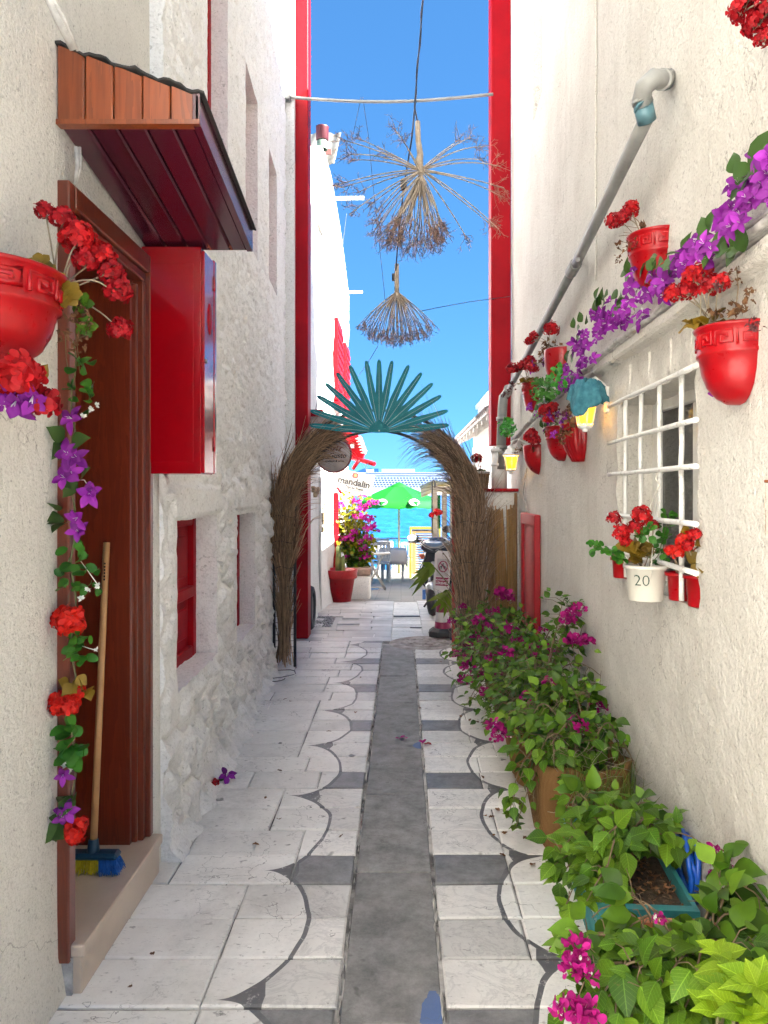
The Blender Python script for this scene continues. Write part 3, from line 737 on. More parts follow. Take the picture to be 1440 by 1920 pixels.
def leaf(mb, base, d, n, L, W, shape=OVATE, fold=0.25, curl=0.35, wav=0.0):
    """one blade: base point, direction, upward normal, length, half width"""
    d = d.normalized(); n = (n - d * n.dot(d))
    n = n.normalized() if n.length > 1e-4 else d.orthogonal().normalized()
    s = d.cross(n)
    vs = []; ns = len(shape)
    for i, (t, w) in enumerate(shape):
        c = base + d * (L * t) - n * (curl * L * t * t)
        e = W * w; wv = wav * W * (1 if i % 2 else -1)
        vs += [c - s * e + n * (e * fold + wv), c, c + s * e + n * (e * fold - wv)]
    vs.append(base + d * L - n * (curl * L))
    fs = []
    for i in range(ns - 1):
        a, b = 3*i, 3*i+3
        fs += [(a, a+1, b+1, b), (a+1, a+2, b+2, b+1)]
    a = 3*(ns-1); fs += [(a, a+1, 3*ns), (a+1, a+2, 3*ns)]
    mb.s = True; mb.add(vs, fs)
def leafmesh(name, mat, shape=OVATE, w=0.36, fold=0.25, curl=0.35, wav=0.0):
    mb = MB(); leaf(mb, Vector((0,0,0)), Vector((0,1,0)), Vector((0,0,1)), 1.0, w, shape, fold, curl, wav); return mb.mesh(name, mat)
def frame(base, d, n, L):
    d = d.normalized(); n = n - d * n.dot(d); n = n.normalized() if n.length > 1e-4 else d.orthogonal().normalized()
    s = d.cross(n)
    return Matrix(((s.x*L, d.x*L, n.x*L, base.x), (s.y*L, d.y*L, n.y*L, base.y), (s.z*L, d.z*L, n.z*L, base.z), (0, 0, 0, 1)))
def curve(a, b, bend, n=7):
    a = Vector(a); b = Vector(b); bend = Vector(bend)
    return [a.lerp(b, t) + bend * (4 * t * (1 - t)) for t in (q / (n - 1) for q in range(n))]
def geranium(mb, c, r, n=20, ps=0.36, up=Vector((0, 0, 1))):
    """a rounded head of five-petalled florets"""
    n = int(n * 1.5)
    for k in range(n):
        z = 1 - 1.55 * (k + 0.5) / n; a = k * 2.39996
        q = math.sqrt(max(0, 1 - z*z)); d = Vector((q*math.cos(a), q*math.sin(a), z))
        if up.z < 0.99: d = Vector((0, 0, 1)).rotation_difference(up.normalized()) @ d
        fc = c + d * r * rnd.uniform(0.62, 0.9)
        d = (d + rv(0.35)).normalized(); u = d.orthogonal().normalized(); w = d.cross(u); off = rnd.uniform(0, 6)
        for j in range(5):
            aa = off + j * 1.2566
            pd = (u*math.cos(aa) + w*math.sin(aa) + d*rnd.uniform(0.15, 0.6)).normalized()
            leaf(mb, fc, pd, d, r*ps*rnd.uniform(0.85, 1.15), r*ps*0.44, PETAL, rnd.uniform(-0.1, 0.3), rnd.uniform(-0.1, 0.5), 0.08)
def bract_cluster(mb, c, r, n=26):
    for k in range(n):
        d = runit(); d.z = abs(d.z) * 0.9 - 0.25; d.normalize()
        leaf(mb, c + d * r * rnd.uniform(0.2, 0.72), (d + rv(0.7)).normalized(), (d + rv(0.6)).normalized(), r*rnd.uniform(0.42, 0.62), r*rnd.uniform(0.2, 0.28), ROUND, rnd.uniform(0.1, 0.5), rnd.uniform(-0.2, 0.4), 0.12)
def star_flower(mb, c, d, size, mi_pet=0, mi_in=1):
    d = d.normalized(); u = d.orthogonal().normalized(); w = d.cross(u); off = rnd.uniform(0, 6)
    cup = rnd.uniform(0.3, 1.3)
    for j in range(5):
        a = off + j * 1.2566 + rnd.uniform(-0.25, 0.25)
        pd = (u*math.cos(a) + w*math.sin(a) + d*(cup + rnd.uniform(-0.25, 0.25))).normalized()
        mb.m = mi_pet; leaf(mb, c, pd, (d - pd*0.3), size*rnd.uniform(0.8, 1.15), size*0.34, FUNNEL, rnd.uniform(0.2, 0.7), rnd.uniform(0.2, 1.0), 0.14)
    mb.m = mi_in
    for j in range(3): mb.tube([c, c + (d + rv(0.3)).normalized()*size*0.55], 0.0012, 3, False)
    mb.m = mi_pet
def soft(o):
    o.modifiers.new('soft', 'SUBSURF').render_levels = 1; return o
def dried(mb, c, r, n=14):
    for k in range(n):
        d = runit(); leaf(mb, c + d*r*rnd.uniform(0, 0.8), (d + rv(0.8)).normalized(), runit(), r*rnd.uniform(0.3, 0.6), r*rnd.uniform(0.12, 0.25), OVATE, rnd.uniform(0.4, 1.1), rnd.uniform(0.4, 1.3), 0.3)

m_leaf = leafmat('bougainvillea_leaf', (0.042, 0.110, 0.008), (0.105, 0.205, 0.013), 0.3, 0.42, 0.7)
m_leafv = leafmat('veined_leaf', (0.042, 0.110, 0.008), (0.105, 0.205, 0.013), 0.3, 0.40, 0.8, veins=True)
m_youngv = leafmat('veined_young_leaf', (0.09, 0.19, 0.012), (0.165, 0.29, 0.018), 0.35, 0.42, 0.5, veins=True)
m_leafyoung = leafmat('young_leaf', (0.11, 0.22, 0.018), (0.19, 0.33, 0.025), 0.35, 0.45, 0.4)
m_lime = leafmat('lime_leaf', (0.15, 0.28, 0.010), (0.26, 0.39, 0.014), 0.35, 0.45, 0.4, veins=True)
m_leafdark = leafmat('dark_silk_leaf', (0.03, 0.07, 0.012), (0.055, 0.11, 0.02), 0.15, 0.5, 0.4)
m_euca = leafmat('eucalyptus_leaf', (0.028, 0.135, 0.012), (0.065, 0.21, 0.02), 0.25, 0.45, 0.5)
m_brightgreen = leafmat('plastic_green', (0.03, 0.21, 0.018), (0.06, 0.29, 0.03), 0.2, 0.4, 0.4)
m_olive = leafmat('olive_leaf', (0.16, 0.10, 0.010), (0.26, 0.16, 0.015), 0.2, 0.5, 0.5)
m_dry = leafmat('dried_leaf', (0.10, 0.045, 0.020), (0.20, 0.10, 0.045), 0.1, 0.8, 0.6)
m_dryplum = leafmat('dried_flower', (0.09, 0.03, 0.035), (0.16, 0.06, 0.06), 0.1, 0.8, 0.5)
m_petal = leafmat('red_petal', (0.36, 0.002, 0.006), (0.54, 0.012, 0.014), 0.3, 0.6, 0.6)
m_petaldeep = leafmat('crimson_petal', (0.26, 0.0015, 0.006), (0.42, 0.006, 0.012), 0.3, 0.6, 0.6)
m_petalorange = leafmat('scarlet_petal', (0.50, 0.006, 0.003), (0.62, 0.016, 0.006), 0.25, 0.55, 0.3)
m_magenta = leafmat('magenta_bract', (0.32, 0.004, 0.125), (0.46, 0.013, 0.23), 0.3, 0.6, 0.4)
m_purple = leafmat('purple_petal', (0.17, 0.006, 0.21), (0.34, 0.035, 0.38), 0.35, 0.6, 0.7)
m_whitebud = leafmat('white_bud', (0.70, 0.72, 0.66), (0.78, 0.8, 0.74), 0.2, 0.6, 0.1)
m_stem = M('green_stem', (0.10, 0.13, 0.035), 0.6, (0.14, 0.10, 0.05), 30)
m_twig = M('woody_stem', (0.13, 0.085, 0.045), 0.75, (0.20, 0.14, 0.08), 40)
m_palestem = M('pale_stem', (0.30, 0.25, 0.17), 0.6, (0.22, 0.17, 0.11), 30)

# ------------------------------------------------------------------ door canopy
cz0, cz1 = 2.594, 2.470             # underside near and far (it sags along the wall)
cyn, cyf, cxw, cxo = 2.205, 2.985, -1.018, -0.594
CAN = thing('door_canopy', (-0.8, 2.6, 2.4), 'brown wooden pent canopy fixed over the doorway', 'canopy')
def cz(y): return cz0 + (cz1 - cz0) * (y - cyn) / (cyf - cyn)
ws = [0.0, 0.083, 0.168, 0.253, 0.336, 0.406, 0.424]
def ctop(x): return 0.228 - (x / 0.424) * 0.152
for a, b_ in zip(ws, ws[1:]):         # near fascia planks
    mb = MB(); x0, x1 = cxw + a + 0.0015, cxw + b_ - 0.0015; y0 = cyn; ch = 0.004
    zt0, zt1 = cz0 + ctop(a), cz0 + ctop(b_)
    vs = [(x0, y0+0.02, cz0), (x1, y0+0.02, cz0), (x1, y0+0.02, zt1), (x0, y0+0.02, zt0), (x0, y0+ch, cz0), (x1, y0+ch, cz0), (x1, y0+ch, zt1), (x0, y0+ch, zt0),
          (x0+ch, y0, cz0), (x1-ch, y0, cz0), (x1-ch, y0, zt1), (x0+ch, y0, zt0)]
    mb.add(vs, [(8, 9, 10, 11), (4, 8, 11, 7), (9, 5, 6, 10), (0, 4, 7, 3), (5, 1, 2, 6), (0, 1, 5, 9, 8, 4), (7, 11, 10, 6, 2, 3), (3, 2, 1, 0)])
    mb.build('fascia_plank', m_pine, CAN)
n = 5                                 # soffit boards with V joints
for q in range(n):
    x0, x1 = cxw + 0.424*q/n + 0.002, cxw + 0.424*(q+1)/n - 0.002; ch = 0.006
    if q == n-1: x1 -= 0.02
    ya, yb = cyn + 0.02, cyf
    mb = MB(); vs = []
    for yy in (ya, yb):
        z = cz(yy); vs += [(x0, yy, z+0.02), (x0, yy, z+ch), (x0+ch, yy, z), (x1-ch, yy, z), (x1, yy, z+ch), (x1, yy, z+0.02)]
    mb.add(vs, [(i, i+1, i+7, i+6) for i in range(5)] + [(5, 4, 3, 2, 1, 0), (6, 7, 8, 9, 10, 11), (0, 6, 11, 5)])
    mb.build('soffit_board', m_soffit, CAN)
mb = MB()                             # bottom trim and outer edge board
mb.add([(cxw, cyn-0.004, cz0-0.006), (cxo, cyn-0.004, cz0-0.006), (cxo, cyn-0.004, cz0+0.008), (cxw, cyn-0.004, cz0+0.008), (cxw, cyn+0.03, cz0-0.006), (cxo, cyn+0.03, cz0-0.006)], [(0, 1, 2, 3), (0, 4, 5, 1)])
mb.build('trim', m_pine, CAN)
mb = MB(); vs = []
for yy in (cyn, cyf + 0.004):
    z = cz(yy); vs += [(cxo-0.022, yy, z-0.004), (cxo, yy, z-0.004), (cxo, yy, z+0.085), (cxo-0.022, yy, z+0.085)]
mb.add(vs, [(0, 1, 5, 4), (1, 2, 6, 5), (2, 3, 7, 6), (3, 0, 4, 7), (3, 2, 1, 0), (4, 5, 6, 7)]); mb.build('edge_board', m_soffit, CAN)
mb = MB(); vs = []
for yy in (cyf, cyf - 0.02):
    z = cz(yy); vs += [(cxw, yy, z), (cxo-0.022, yy, z), (cxo-0.022, yy, z+0.08), (cxw, yy, z+0.225)]
mb.add(vs, [(0, 1, 2, 3), (7, 6, 5, 4)]); mb.build('end_board', m_pine, CAN)
mb = MB(); n = 26; vs = []            # wavy felt roof
for q in range(n + 1):
    t = q / n; x = cxw - 0.002 + (cxo - cxw + 0.015) * t; w = 0.006 * math.sin(t * 26) + 0.003 * math.sin(t*61)
    for yy in (cyn - 0.006, cyf + 0.01): vs += [(x, yy, cz(yy) + 0.230 - t*0.150 + w), (x, yy, cz(yy) + 0.237 - t*0.150 + w)]
fs = []
for q in range(n):
    a = 4*q; b_ = a + 4
    fs += [(a+1, a+3, b_+3, b_+1), (a, b_, b_+2, a+2), (a, a+1, b_+1, b_), (a+2, b_+2, b_+3, a+3)]
fs += [(0, 2, 3, 1), (4*n, 4*n+1, 4*n+3, 4*n+2)]
mb.add(vs, fs); mb.build('roof_felt', m_felt, CAN)

# ------------------------------------------------------------------ red wall cabinet under the canopy end
CAB = thing('wall_cabinet', (-0.88, 3.0, 1.575), 'glossy red metal cabinet fixed to the wall under the canopy', 'cabinet')
mb = MB(); mb.cbox((-1.02, 2.93, 1.575), (-0.785, 3.118, 2.468), 0.004); mb.build('case', m_redgloss, CAB)
mb = MB(); mb.cbox((-0.785, 2.932, 1.578), (-0.772, 3.075, 2.452), 0.003); cd = mb.build('door', m_redgloss, CAB)
mb = MB(); mb.cbox((-0.785, 3.08, 1.578), (-0.770, 3.116, 2.46), 0.003); mb.build('door_frame', m_redgloss, CAB)
mb = MB(); mt = Matrix.Rotation(R(90), 3, 'Y')
mb.lathe([(0.0, 0.004), (0.026, 0.004), (0.03, 0.002), (0.03, -0.002)], (-0.772, 3.012, 2.20), 28, mat=mt, sx=2.1); mb.build('handle_plate', m_red, cd)
for zz in (1.70, 2.36): mb = MB(); mb.tube([(-0.771, 3.078, zz-0.03), (-0.771, 3.078, zz+0.03)], 0.006, 8); mb.build('hinge', m_redgloss, cd)
mb = MB(); mb.lathe([(0.0, 0.005), (0.009, 0.004), (0.010, -0.002)], (-0.772, 2.955, 2.02), 14, mat=mt); mb.build('lock', m_pvcdark, cd)
mb = MB(); mb.cbox((-0.99, 2.9285, 1.62), (-0.815, 2.931, 2.40), 0.001); mb.build('pressed_panel', m_redgloss, CAB)

# ------------------------------------------------------------------ cables down the left wall
mb = MB()
mb.tube([P(84, -60, 1.95), P(92, 0, 1.97), P(112, 42, 1.99), P(138, 92, 2.04)], 0.012, 8)
mb.tube([P(92, -60, 1.95), P(101, 0, 1.97), P(122, 38, 1.99), P(146, 95, 2.05)], 0.005, 6)
tag(mb.build('wall_conduit', m_cable), 'grey cable conduit running down the plaster to the canopy', 'conduit')
mb = MB(); mb.tube([P(143, 276, 2.24), P(146, 310, 2.24), P(140, 345, 2.26)], 0.007, 6); mb.tube([P(150, 276, 2.25), P(151, 315, 2.25), P(143, 345, 2.26)], 0.004, 6)
tag(mb.build('lamp_cable', m_cable), 'short grey cables hanging between canopy and door frame', 'cable')

# ------------------------------------------------------------------ broom on the step
BR = thing('broom', (-1.1, 2.66, 0.149), 'broom with pale wooden handle and yellow and blue bristles, standing on the step', 'broom')
hb, ht = Vector((-1.098, 2.665, 0.235)), Vector((-1.122, 2.845, 1.31))
mb = MB(); mb.tube([hb, hb.lerp(ht, 0.5), ht], 0.0125, 12); hd = mb.build('handle', M('pale_wood', (0.50, 0.28, 0.12), 0.45, (0.42, 0.22, 0.09), 18, rvar=0.1), BR)
mb = MB()
for q in range(6):
    t = 0.87 + q*0.011; p = hb.lerp(ht, t) + Vector((0.002, -0.0126, 0)); mb.box(p + Vector((-0.003, -0.0006, 0)), p + Vector((0.003, 0.0, 0.007)))
mb.build('stamp', m_black, hd, kind='stuff')
m_navy = M('navy_plastic', (0.008, 0.045, 0.085), 0.35, (0.006, 0.035, 0.07), 8)
mb = MB(); mb.tube([(-1.097, 2.662, 0.208), (-1.099, 2.668, 0.262)], [0.024, 0.017], 12)
mb.cbox((-1.235, 2.635, 0.198), (-1.005, 2.690, 0.222), 0.009); mb.build('head', m_navy, BR)
for (x0, x1, col, nm) in ((-1.232, -1.075, (0.62, 0.50, 0.01), 'yellow_bristle'), (-1.075, -1.008, (0.010, 0.12, 0.48), 'blue_bristle')):
    mb = MB(); mm = M(nm, col, 0.5, tuple(c*0.6 for c in col), 60)
    for q in range(460):
        x = rnd.uniform(x0, x1); yv = 2.662 + rnd.uniform(-0.02, 0.02); fl = (x - (-1.11)) * 0.16 + rnd.uniform(-0.008, 0.008)
        top = Vector((x, yv, 0.200)); bot = Vector((x + fl, yv + (yv-2.662)*0.9 + rnd.uniform(-0.008, 0.008), 0.1505 + rnd.uniform(0, 0.012)))
        mb.tube([top, top.lerp(bot, 0.55) + rv(0.002), bot], 0.0013, 3, False)
    mb.build('bristles', mm, BR, kind='stuff')

# ------------------------------------------------------------------ wall pots with geraniums
PROF = {
 'greek': [(1.0, 0.0), (1.03, 0.015), (1.0, 0.05), (0.965, 0.06), (0.93, 0.33), (0.955, 0.35), (0.955, 0.38), (0.90, 0.40), (0.84, 0.60), (0.72, 0.78), (0.52, 0.92), (0.30, 1.0), (0.0, 1.02)],
 'ribbed': [(1.0, 0.0), (1.03, 0.02), (1.0, 0.06), (0.97, 0.10), (0.95, 0.30), (0.88, 0.50), (0.76, 0.70), (0.60, 0.86), (0.45, 1.0), (0.0, 1.0)],
 'bullet': [(0.96, 0.0), (1.0, 0.03), (1.0, 0.12), (0.98, 0.3), (0.90, 0.5), (0.74, 0.7), (0.5, 0.87), (0.22, 0.98), (0.0, 1.02)],
}
def wall_pot(dc, zt, side, r, h, style, label, group='red pots on the house walls', xw=None):
    """half-round pot against a wall; side +1 = right wall (pot points to -x)"""
    x0 = (RX(dc) - 0.004) if side > 0 else -1.016
    if xw is not None: x0 = xw
    T = thing('potted_geranium', (x0, dc, zt - h), label, 'flower pot', group)
    c = Vector((x0, dc, zt)); a0, a1 = (math.pi/2, 1.5*math.pi) if side > 0 else (-math.pi/2, math.pi/2)
    mb = MB(); seg = 40 if style == 'ribbed' else 28
    pr = [(q*r, -t*h) for q, t in PROF[style]]
    inner = [(0.0, -0.03), (0.90*r, -0.025), (0.93*r, 0.0)]
    if style == 'ribbed' or style == 'bullet':
        full = inner + pr; old = mb.s; mb.s = True; vs = []; nn = seg + 1
        for i, (q, z) in enumerate(full):
            rib = 0.030 if i > 6 and style == 'ribbed' else (0.018 if i > 6 else 0)
            for k in range(nn):
                a = a0 + (a1-a0)*k/seg; rr = q * (1 + rib*math.cos(a*22 + (z/h)*(4 if style == 'ribbed' else 0)))
                vs.append(c + Vector((rr*math.cos(a), rr*math.sin(a), z)))
        mb.add(vs, [(i*nn+k, (i+1)*nn+k, (i+1)*nn+k+1, i*nn+k+1) for i in range(len(full)-1) for k in range(seg)]); mb.s = old
    else: mb.lathe(inner + pr, c, seg, a0, a1)
    back = [(q, z) for q, z in pr]
    vs = [c + Vector((0, q, z)) for q, z in back] + [c + Vector((0, -q, z)) for q, z in reversed(back[:-1])]
    mb.add(vs, [tuple(range(len(vs)))])
    if style == 'greek':
        nk = 6
        for k in range(nk):
            am = a0 + (a1-a0)*(k+0.5)/nk; da = (a1-a0)/nk*0.40; zc = -0.20*h; dz = 0.095*h
            path = [(-1, -1), (-1, 1), (1, 1), (1, -0.6), (-0.35, -0.6), (-0.35, 0.35), (0.4, 0.35), (0.4, -0.1)]
            pts = []
            for u, v in path:
                a = am + da*u; rr = 0.948*r; pts.append(c + Vector((rr*math.cos(a), rr*math.sin(a), zc + dz*v)))
            mb.tube(pts, 0.0045*r/0.12, 5)
    mb.build('pot', m_redpot, T)
    mb = MB(); mb.lathe([(0.0, -0.018), (0.5*r, -0.014), (0.92*r, -0.022)], c, 16, a0, a1); mb.build('soil', m_soil, T)
    return T, c, r
def heads(T, c, r, hs, mats=None, stem_from=None, nf=20):
    """stems and flower heads of one pot; hs = (point, radius, material)"""
    st = MB(); src = Vector(c) + Vector((0, 0, -0.01)) if stem_from is None else Vector(stem_from)
    for (p, rad, mm) in hs:
        a = src + Vector((rnd.uniform(-0.3, 0.3)*r, rnd.uniform(-0.4, 0.4)*r, 0))
        pts = curve(a, p - (p - a).normalized()*rad*0.4, rv(0.02) + Vector((0, 0, 0.02)), 8); st.tube(pts, 0.0022, 5)
        tip = pts[-1]
        for _ in range(7): st.tube([tip, tip + (p - tip)*0.3 + rv(rad*0.3), p + runit()*rad*0.6], 0.0010, 3, False)
        mb = MB(); geranium(mb, p, rad, nf, 0.37); soft(mb.build('flower_head', mm, T))
    st.build('stems', m_palestem, T)
def tuft(T, c, r, n, mat, size=0.035, spread=1.0, name='leaves', shape=ROUND, up=0.5):
    mb = MB()
    for _ in range(n):
        d = runit(); d.z = abs(d.z)*up + rnd.uniform(-0.2, 0.3); d.normalize()
        b = c + Vector((rnd.uniform(-1, 1)*r*0.7, rnd.uniform(-1, 1)*r*0.8, rnd.uniform(-0.01, 0.03)*spread))
        leaf(mb, b, d, (Vector((0, 0, 1)) + rv(0.5)).normalized(), size*rnd.uniform(0.7, 1.3), size*rnd.uniform(0.35, 0.6), shape, rnd.uniform(0, 0.5), rnd.uniform(0, 0.7), 0.15)
    return mb.build(name, mat, T, kind='stuff')

# big pot on the near left wall
T, c, r = wall_pot(1.80, 2.035, -1, 0.19, 0.235, 'greek', 'large glossy red half pot on the plaster beside the doorway, top of picture edge')
H = [(P(85, 398, 1.92), 0.030, m_petaldeep), (P(118, 412, 1.93), 0.034, m_petaldeep), (P(148, 448, 1.93), 0.048, m_petal), (P(158, 488, 1.94), 0.036, m_petaldeep),
     (P(192, 478, 1.97), 0.036, m_petal), (P(208, 510, 1.97), 0.036, m_petaldeep), (P(222, 548, 1.98), 0.038, m_petaldeep), (P(225, 618, 1.99), 0.036, m_petaldeep)]
heads(T, c + Vector((0.13, 0.12, -0.01)), 0.06, H, nf=18)
for (px, py, s) in ((20, 512, 0.05), (55, 512, 0.052), (85, 518, 0.05), (102, 535, 0.052), (128, 552, 0.05), (75, 498, 0.045)):
    mb = MB(); p = P(px, py, 1.86)
    for k in range(7): leaf(mb, p, Vector((math.cos(k*0.9), -0.35 + 0.2*math.sin(k), math.sin(k*0.9))), Vector((0, -1, 0.3)), s*0.75, s*0.32, ROUND, 0.15, 0.25, 0.12)
    mb.build('leaf', m_olive, T)
mb = MB()
for (px, py, rr) in ((150, 575, 0.035), (140, 600, 0.03), (150, 640, 0.035), (165, 605, 0.02), (125, 625, 0.025)): dried(mb, P(px, py, 1.9), rr, 12)
mb.build('dry_sprig', m_dry, T)
for (px, py) in ((155, 570), (162, 612)):
    mb = MB(); p = P(px, py, 1.92)
    for k in range(5): leaf(mb, p, Vector((math.cos(k*1.25), -0.3, math.sin(k*1.25))), Vector((0, -1, 0.2)), 0.03, 0.014, ROUND, 0.2, 0.3, 0.15)
    mb.build('leaf', m_leaf, T)
# silk flowers tucked under that pot
T2 = thing('silk_posy', P(30, 735, 1.70), 'red and purple silk flowers tucked below the large red pot', 'silk flowers')
mb = MB(); geranium(mb, P(28, 708, 1.66), 0.055, 22, 0.5); mb.build('flower_head', m_petal, T2)
mb = MB(); geranium(mb, P(84, 756, 1.72), 0.036, 9, 0.62); mb.build('flower_head', m_petaldeep, T2)
mb = MB()
for (px, py) in ((4, 745), (30, 752), (62, 742)): star_flower(mb, P(px, py, 1.68), Vector((0.2, -0.6, -0.6)), 0.042)
mb.build('purple_flower', [m_purple, m_whitebud], T2)
mb = MB()
for (px, py) in ((66, 715), (10, 690)): leaf(mb, P(px, py, 1.7), Vector((0.3, 0.1, 0.6)), Vector((0.2, -1, 0)), 0.05, 0.02, OVATE, 0.2, 0.3)
mb.tube([P(84, 750, 1.74), P(60, 720, 1.76), P(40, 690, 1.79)], 0.002, 5)
mb.build('leaves', m_olive, T2)

# ------------------------------------------------------------------ hanging garland at the door jamb
G = thing('hanging_garland', P(135, 1000, 2.2), 'silk flower garland hanging down the door frame edge', 'garland')
gd = 2.185
stem = MB(); pts = [P(138 + 5*math.sin(q*1.3), 640 + 940*q/30, gd) for q in range(31)]
stem.tube(pts, 0.0028, 5); stem.tube([P(122, 620, gd), P(124, 670, gd), P(132, 720, gd)], 0.0012, 4); stem.tube([P(140, 618, gd), P(146, 660, gd), P(150, 700, gd)], 0.0012, 4)
stem.build('stem', m_stem, G)
def sprig(px, py, n, s, mat, shape=ROUND, sx=26, sy=34, name='leaf_cluster', d=gd):
    mb = MB()
    for _ in range(n):
        p = P(px + rnd.uniform(-sx, sx), py + rnd.uniform(-sy, sy), d + rnd.uniform(-0.02, 0.02))
        dd = (Vector(((p.x - P(px, py, d).x)*12, -0.6, 0)) + rv(0.6)).normalized()
        leaf(mb, p, dd, (Vector((0, -0.7, 0.6)) + rv(0.5)).normalized(), s*rnd.uniform(0.8, 1.2), s*0.42, shape, rnd.uniform(0, 0.4), rnd.uniform(0, 0.5))
    return mb.build(name, mat, G, kind='stuff')
sprig(145, 705, 9, 0.042, m_euca); sprig(158, 745, 10, 0.032, m_euca, sx=18, sy=24)
sprig(145, 1045, 14, 0.034, m_euca, sx=20, sy=30); sprig(140, 1095, 9, 0.032, m_euca, sx=22, sy=22); sprig(172, 1085, 6, 0.026, m_euca, sx=14, sy=18)
sprig(140, 1215, 13, 0.032, m_euca, sx=22, sy=24); sprig(158, 1205, 5, 0.028, m_euca, sx=12, sy=16)
sprig(135, 1372, 13, 0.040, m_euca, sx=13, sy=22); sprig(133, 1412, 14, 0.042, m_euca, sx=16, sy=14)
sprig(135, 825, 4, 0.062, m_leafdark, OVATE, 18, 14); sprig(150, 905, 3, 0.055, m_leafdark, OVATE, 14, 14); sprig(120, 975, 4, 0.062, m_leafdark, OVATE, 12, 20)
sprig(132, 1485, 3, 0.06, m_leafdark, OVATE, 5, 22); sprig(112, 1545, 5, 0.062, m_leafdark, OVATE, 18, 10); sprig(150, 1290, 6, 0.045, m_olive, OVATE, 26, 10); sprig(135, 1275, 4, 0.045, m_olive, OVATE, 14, 8)
for (px, py, s) in ((135, 785, 0.036), (128, 852, 0.042), (143, 858, 0.038), (122, 896, 0.036), (134, 884, 0.032), (166, 925, 0.038), (178, 920, 0.028), (146, 970, 0.036), (146, 995, 0.030), (118, 1452, 0.026), (126, 1520, 0.034), (118, 1528, 0.03)):
    mb = MB(); star_flower(mb, P(px, py, gd - 0.03), Vector((rnd.uniform(-0.3, 0.5), -1, rnd.uniform(-0.4, 0.3))), s); soft(mb.build('purple_flower', [m_purple, m_whitebud], G))
for q in ([P(140, 900, gd), P(158, 900, gd-0.02), P(170, 918, gd-0.03)], [P(150, 1050, gd), P(168, 1075, gd-0.02), P(186, 1100, gd-0.03)], [P(150, 1210, gd), P(165, 1215, gd-0.02), P(182, 1220, gd-0.03)]):
    mb = MB(); mb.tube(q, 0.0013, 4); mb.build('sprig_stem', m_whitebud, G)
for (px, py) in ((170, 768), (180, 760), (157, 780), (184, 1098), (166, 1104), (152, 1122), (182, 1219), (122, 1435), (134, 1438), (127, 1446)):
    mb = MB()
    for _ in range(9): leaf(mb, P(px, py, gd-0.02), runit(), runit(), 0.012, 0.004, OVATE, 0.2, 0.2)
    mb.build('white_bud', m_whitebud, G)
for (px, py, rr, mm, n) in ((128, 1163, 0.044, m_petalorange, 18), (146, 1170, 0.026, m_petalorange, 10), (112, 1318, 0.036, m_petalorange, 14), (132, 1322, 0.032, m_petalorange, 12), (146, 1298, 0.022, m_petalorange, 8), (140, 1560, 0.034, m_petalorange, 14), (152, 1545, 0.022, m_petalorange, 8)):
    mb = MB(); geranium(mb, P(px, py, gd - 0.015), rr, n, 0.5, Vector((0, -0.8, 0.3))); soft(mb.build('red_flower', mm, G))

# a fallen sprig on the paving and stray petals
FS = thing('fallen_sprig', Vector((-0.93, 3.84, 0)), 'fallen purple silk flower with dark leaf at the foot of the rough wall', 'silk flower')
mb = MB(); star_flower(mb, Vector((-0.905, 3.87, 0.03)), Vector((0.3, -0.5, 0.8)), 0.045); mb.build('purple_flower', [m_purple, m_whitebud], FS)
for (px, py, a) in ((350, 1467, 2.6), (366, 1458, 0.7)):
    mb = MB(); leaf(mb, Vector((P(px, py, 3.86).x + 0.118, 3.86, 0.012)), Vector((math.cos(a), 0.4, 0.25)), Vector((0, -0.3, 1)), 0.06, 0.022, OVATE, 0.2, 0.2)
    mb.build('leaf', m_leafdark, FS)
mb = MB(); geranium(mb, Vector((-0.95, 3.80, 0.018)), 0.022, 5, 0.8); mb.build('red_petal', m_petal, FS)
for (px, py, mm, lab) in ((753, 1386, m_magenta, 'single magenta petal lying on the dark gutter strip'), (791, 1395, m_magenta, 'magenta petals on the blue paint stain'), (808, 1396, m_petaldeep, 'pinkish petals on the marble slab beyond the blue stain')):
    d = F*EYE/(py-CY); mb = MB(); q = Vector((P(px, py, d).x, d, 0.006))
    for _ in range(3): leaf(mb, q + Vector((rnd.uniform(-0.02, 0.02), rnd.uniform(-0.03, 0.03), 0)), Vector((rnd.uniform(-1, 1), rnd.uniform(-1, 1), 0.1)), Vector((0, 0, 1)), 0.035, 0.014, ROUND, 0.3, -0.1)
    tag(mb.build('fallen_petal', mm), lab, 'petal', 'fallen petals')
# ------------------------------------------------------------------ right wall: pipe, cables, garland, lanterns, pots
DP = thing('drain_pipe', (1.0, 5, 2.0), 'grey plastic drain pipe running down the cream wall at an angle', 'pipe')
e0 = RW(1262, 147, -0.02); e1 = RW(1226, 147, 0.10)
mb = MB(); mb.tube([e0, RW(1243, 149, 0.05), e1, RW(1208, 163, 0.125), RW(1203, 186, 0.12), RW(1206, 200, 0.11)], 0.033, 16)
mb.build('elbow', m_pvc, DP)
for (a, off) in (((1243, 149), 0.05),):
    mb = MB(); c0 = RW(1246, 149, 0.04); c1 = RW(1240, 149, 0.062); mb.tube([c0, c1], 0.036, 16); mb.build('collar', m_pvc, DP)
mb = MB(); mb.tube([RW(1204, 188, 0.12), RW(1205, 194, 0.118)], 0.036, 16); mb.build('collar', m_pvc, DP)
mb = MB(); mb.tube([RW(1205, 196, 0.115), RW(1208, 200, 0.11)], 0.037, 16); mb.tube([RW(1206, 198, 0.113), RW(1213, 228, 0.09)], 0.034, 16); mb.build('coupling', m_pvcblue, DP)
def seg_pipe(a, b, r, mat, name='pipe_run', n=8):
    mb = MB(); mb.tube([a.lerp(b, q/n) for q in range(n+1)], r, 14); return mb.build(name, mat, DP)
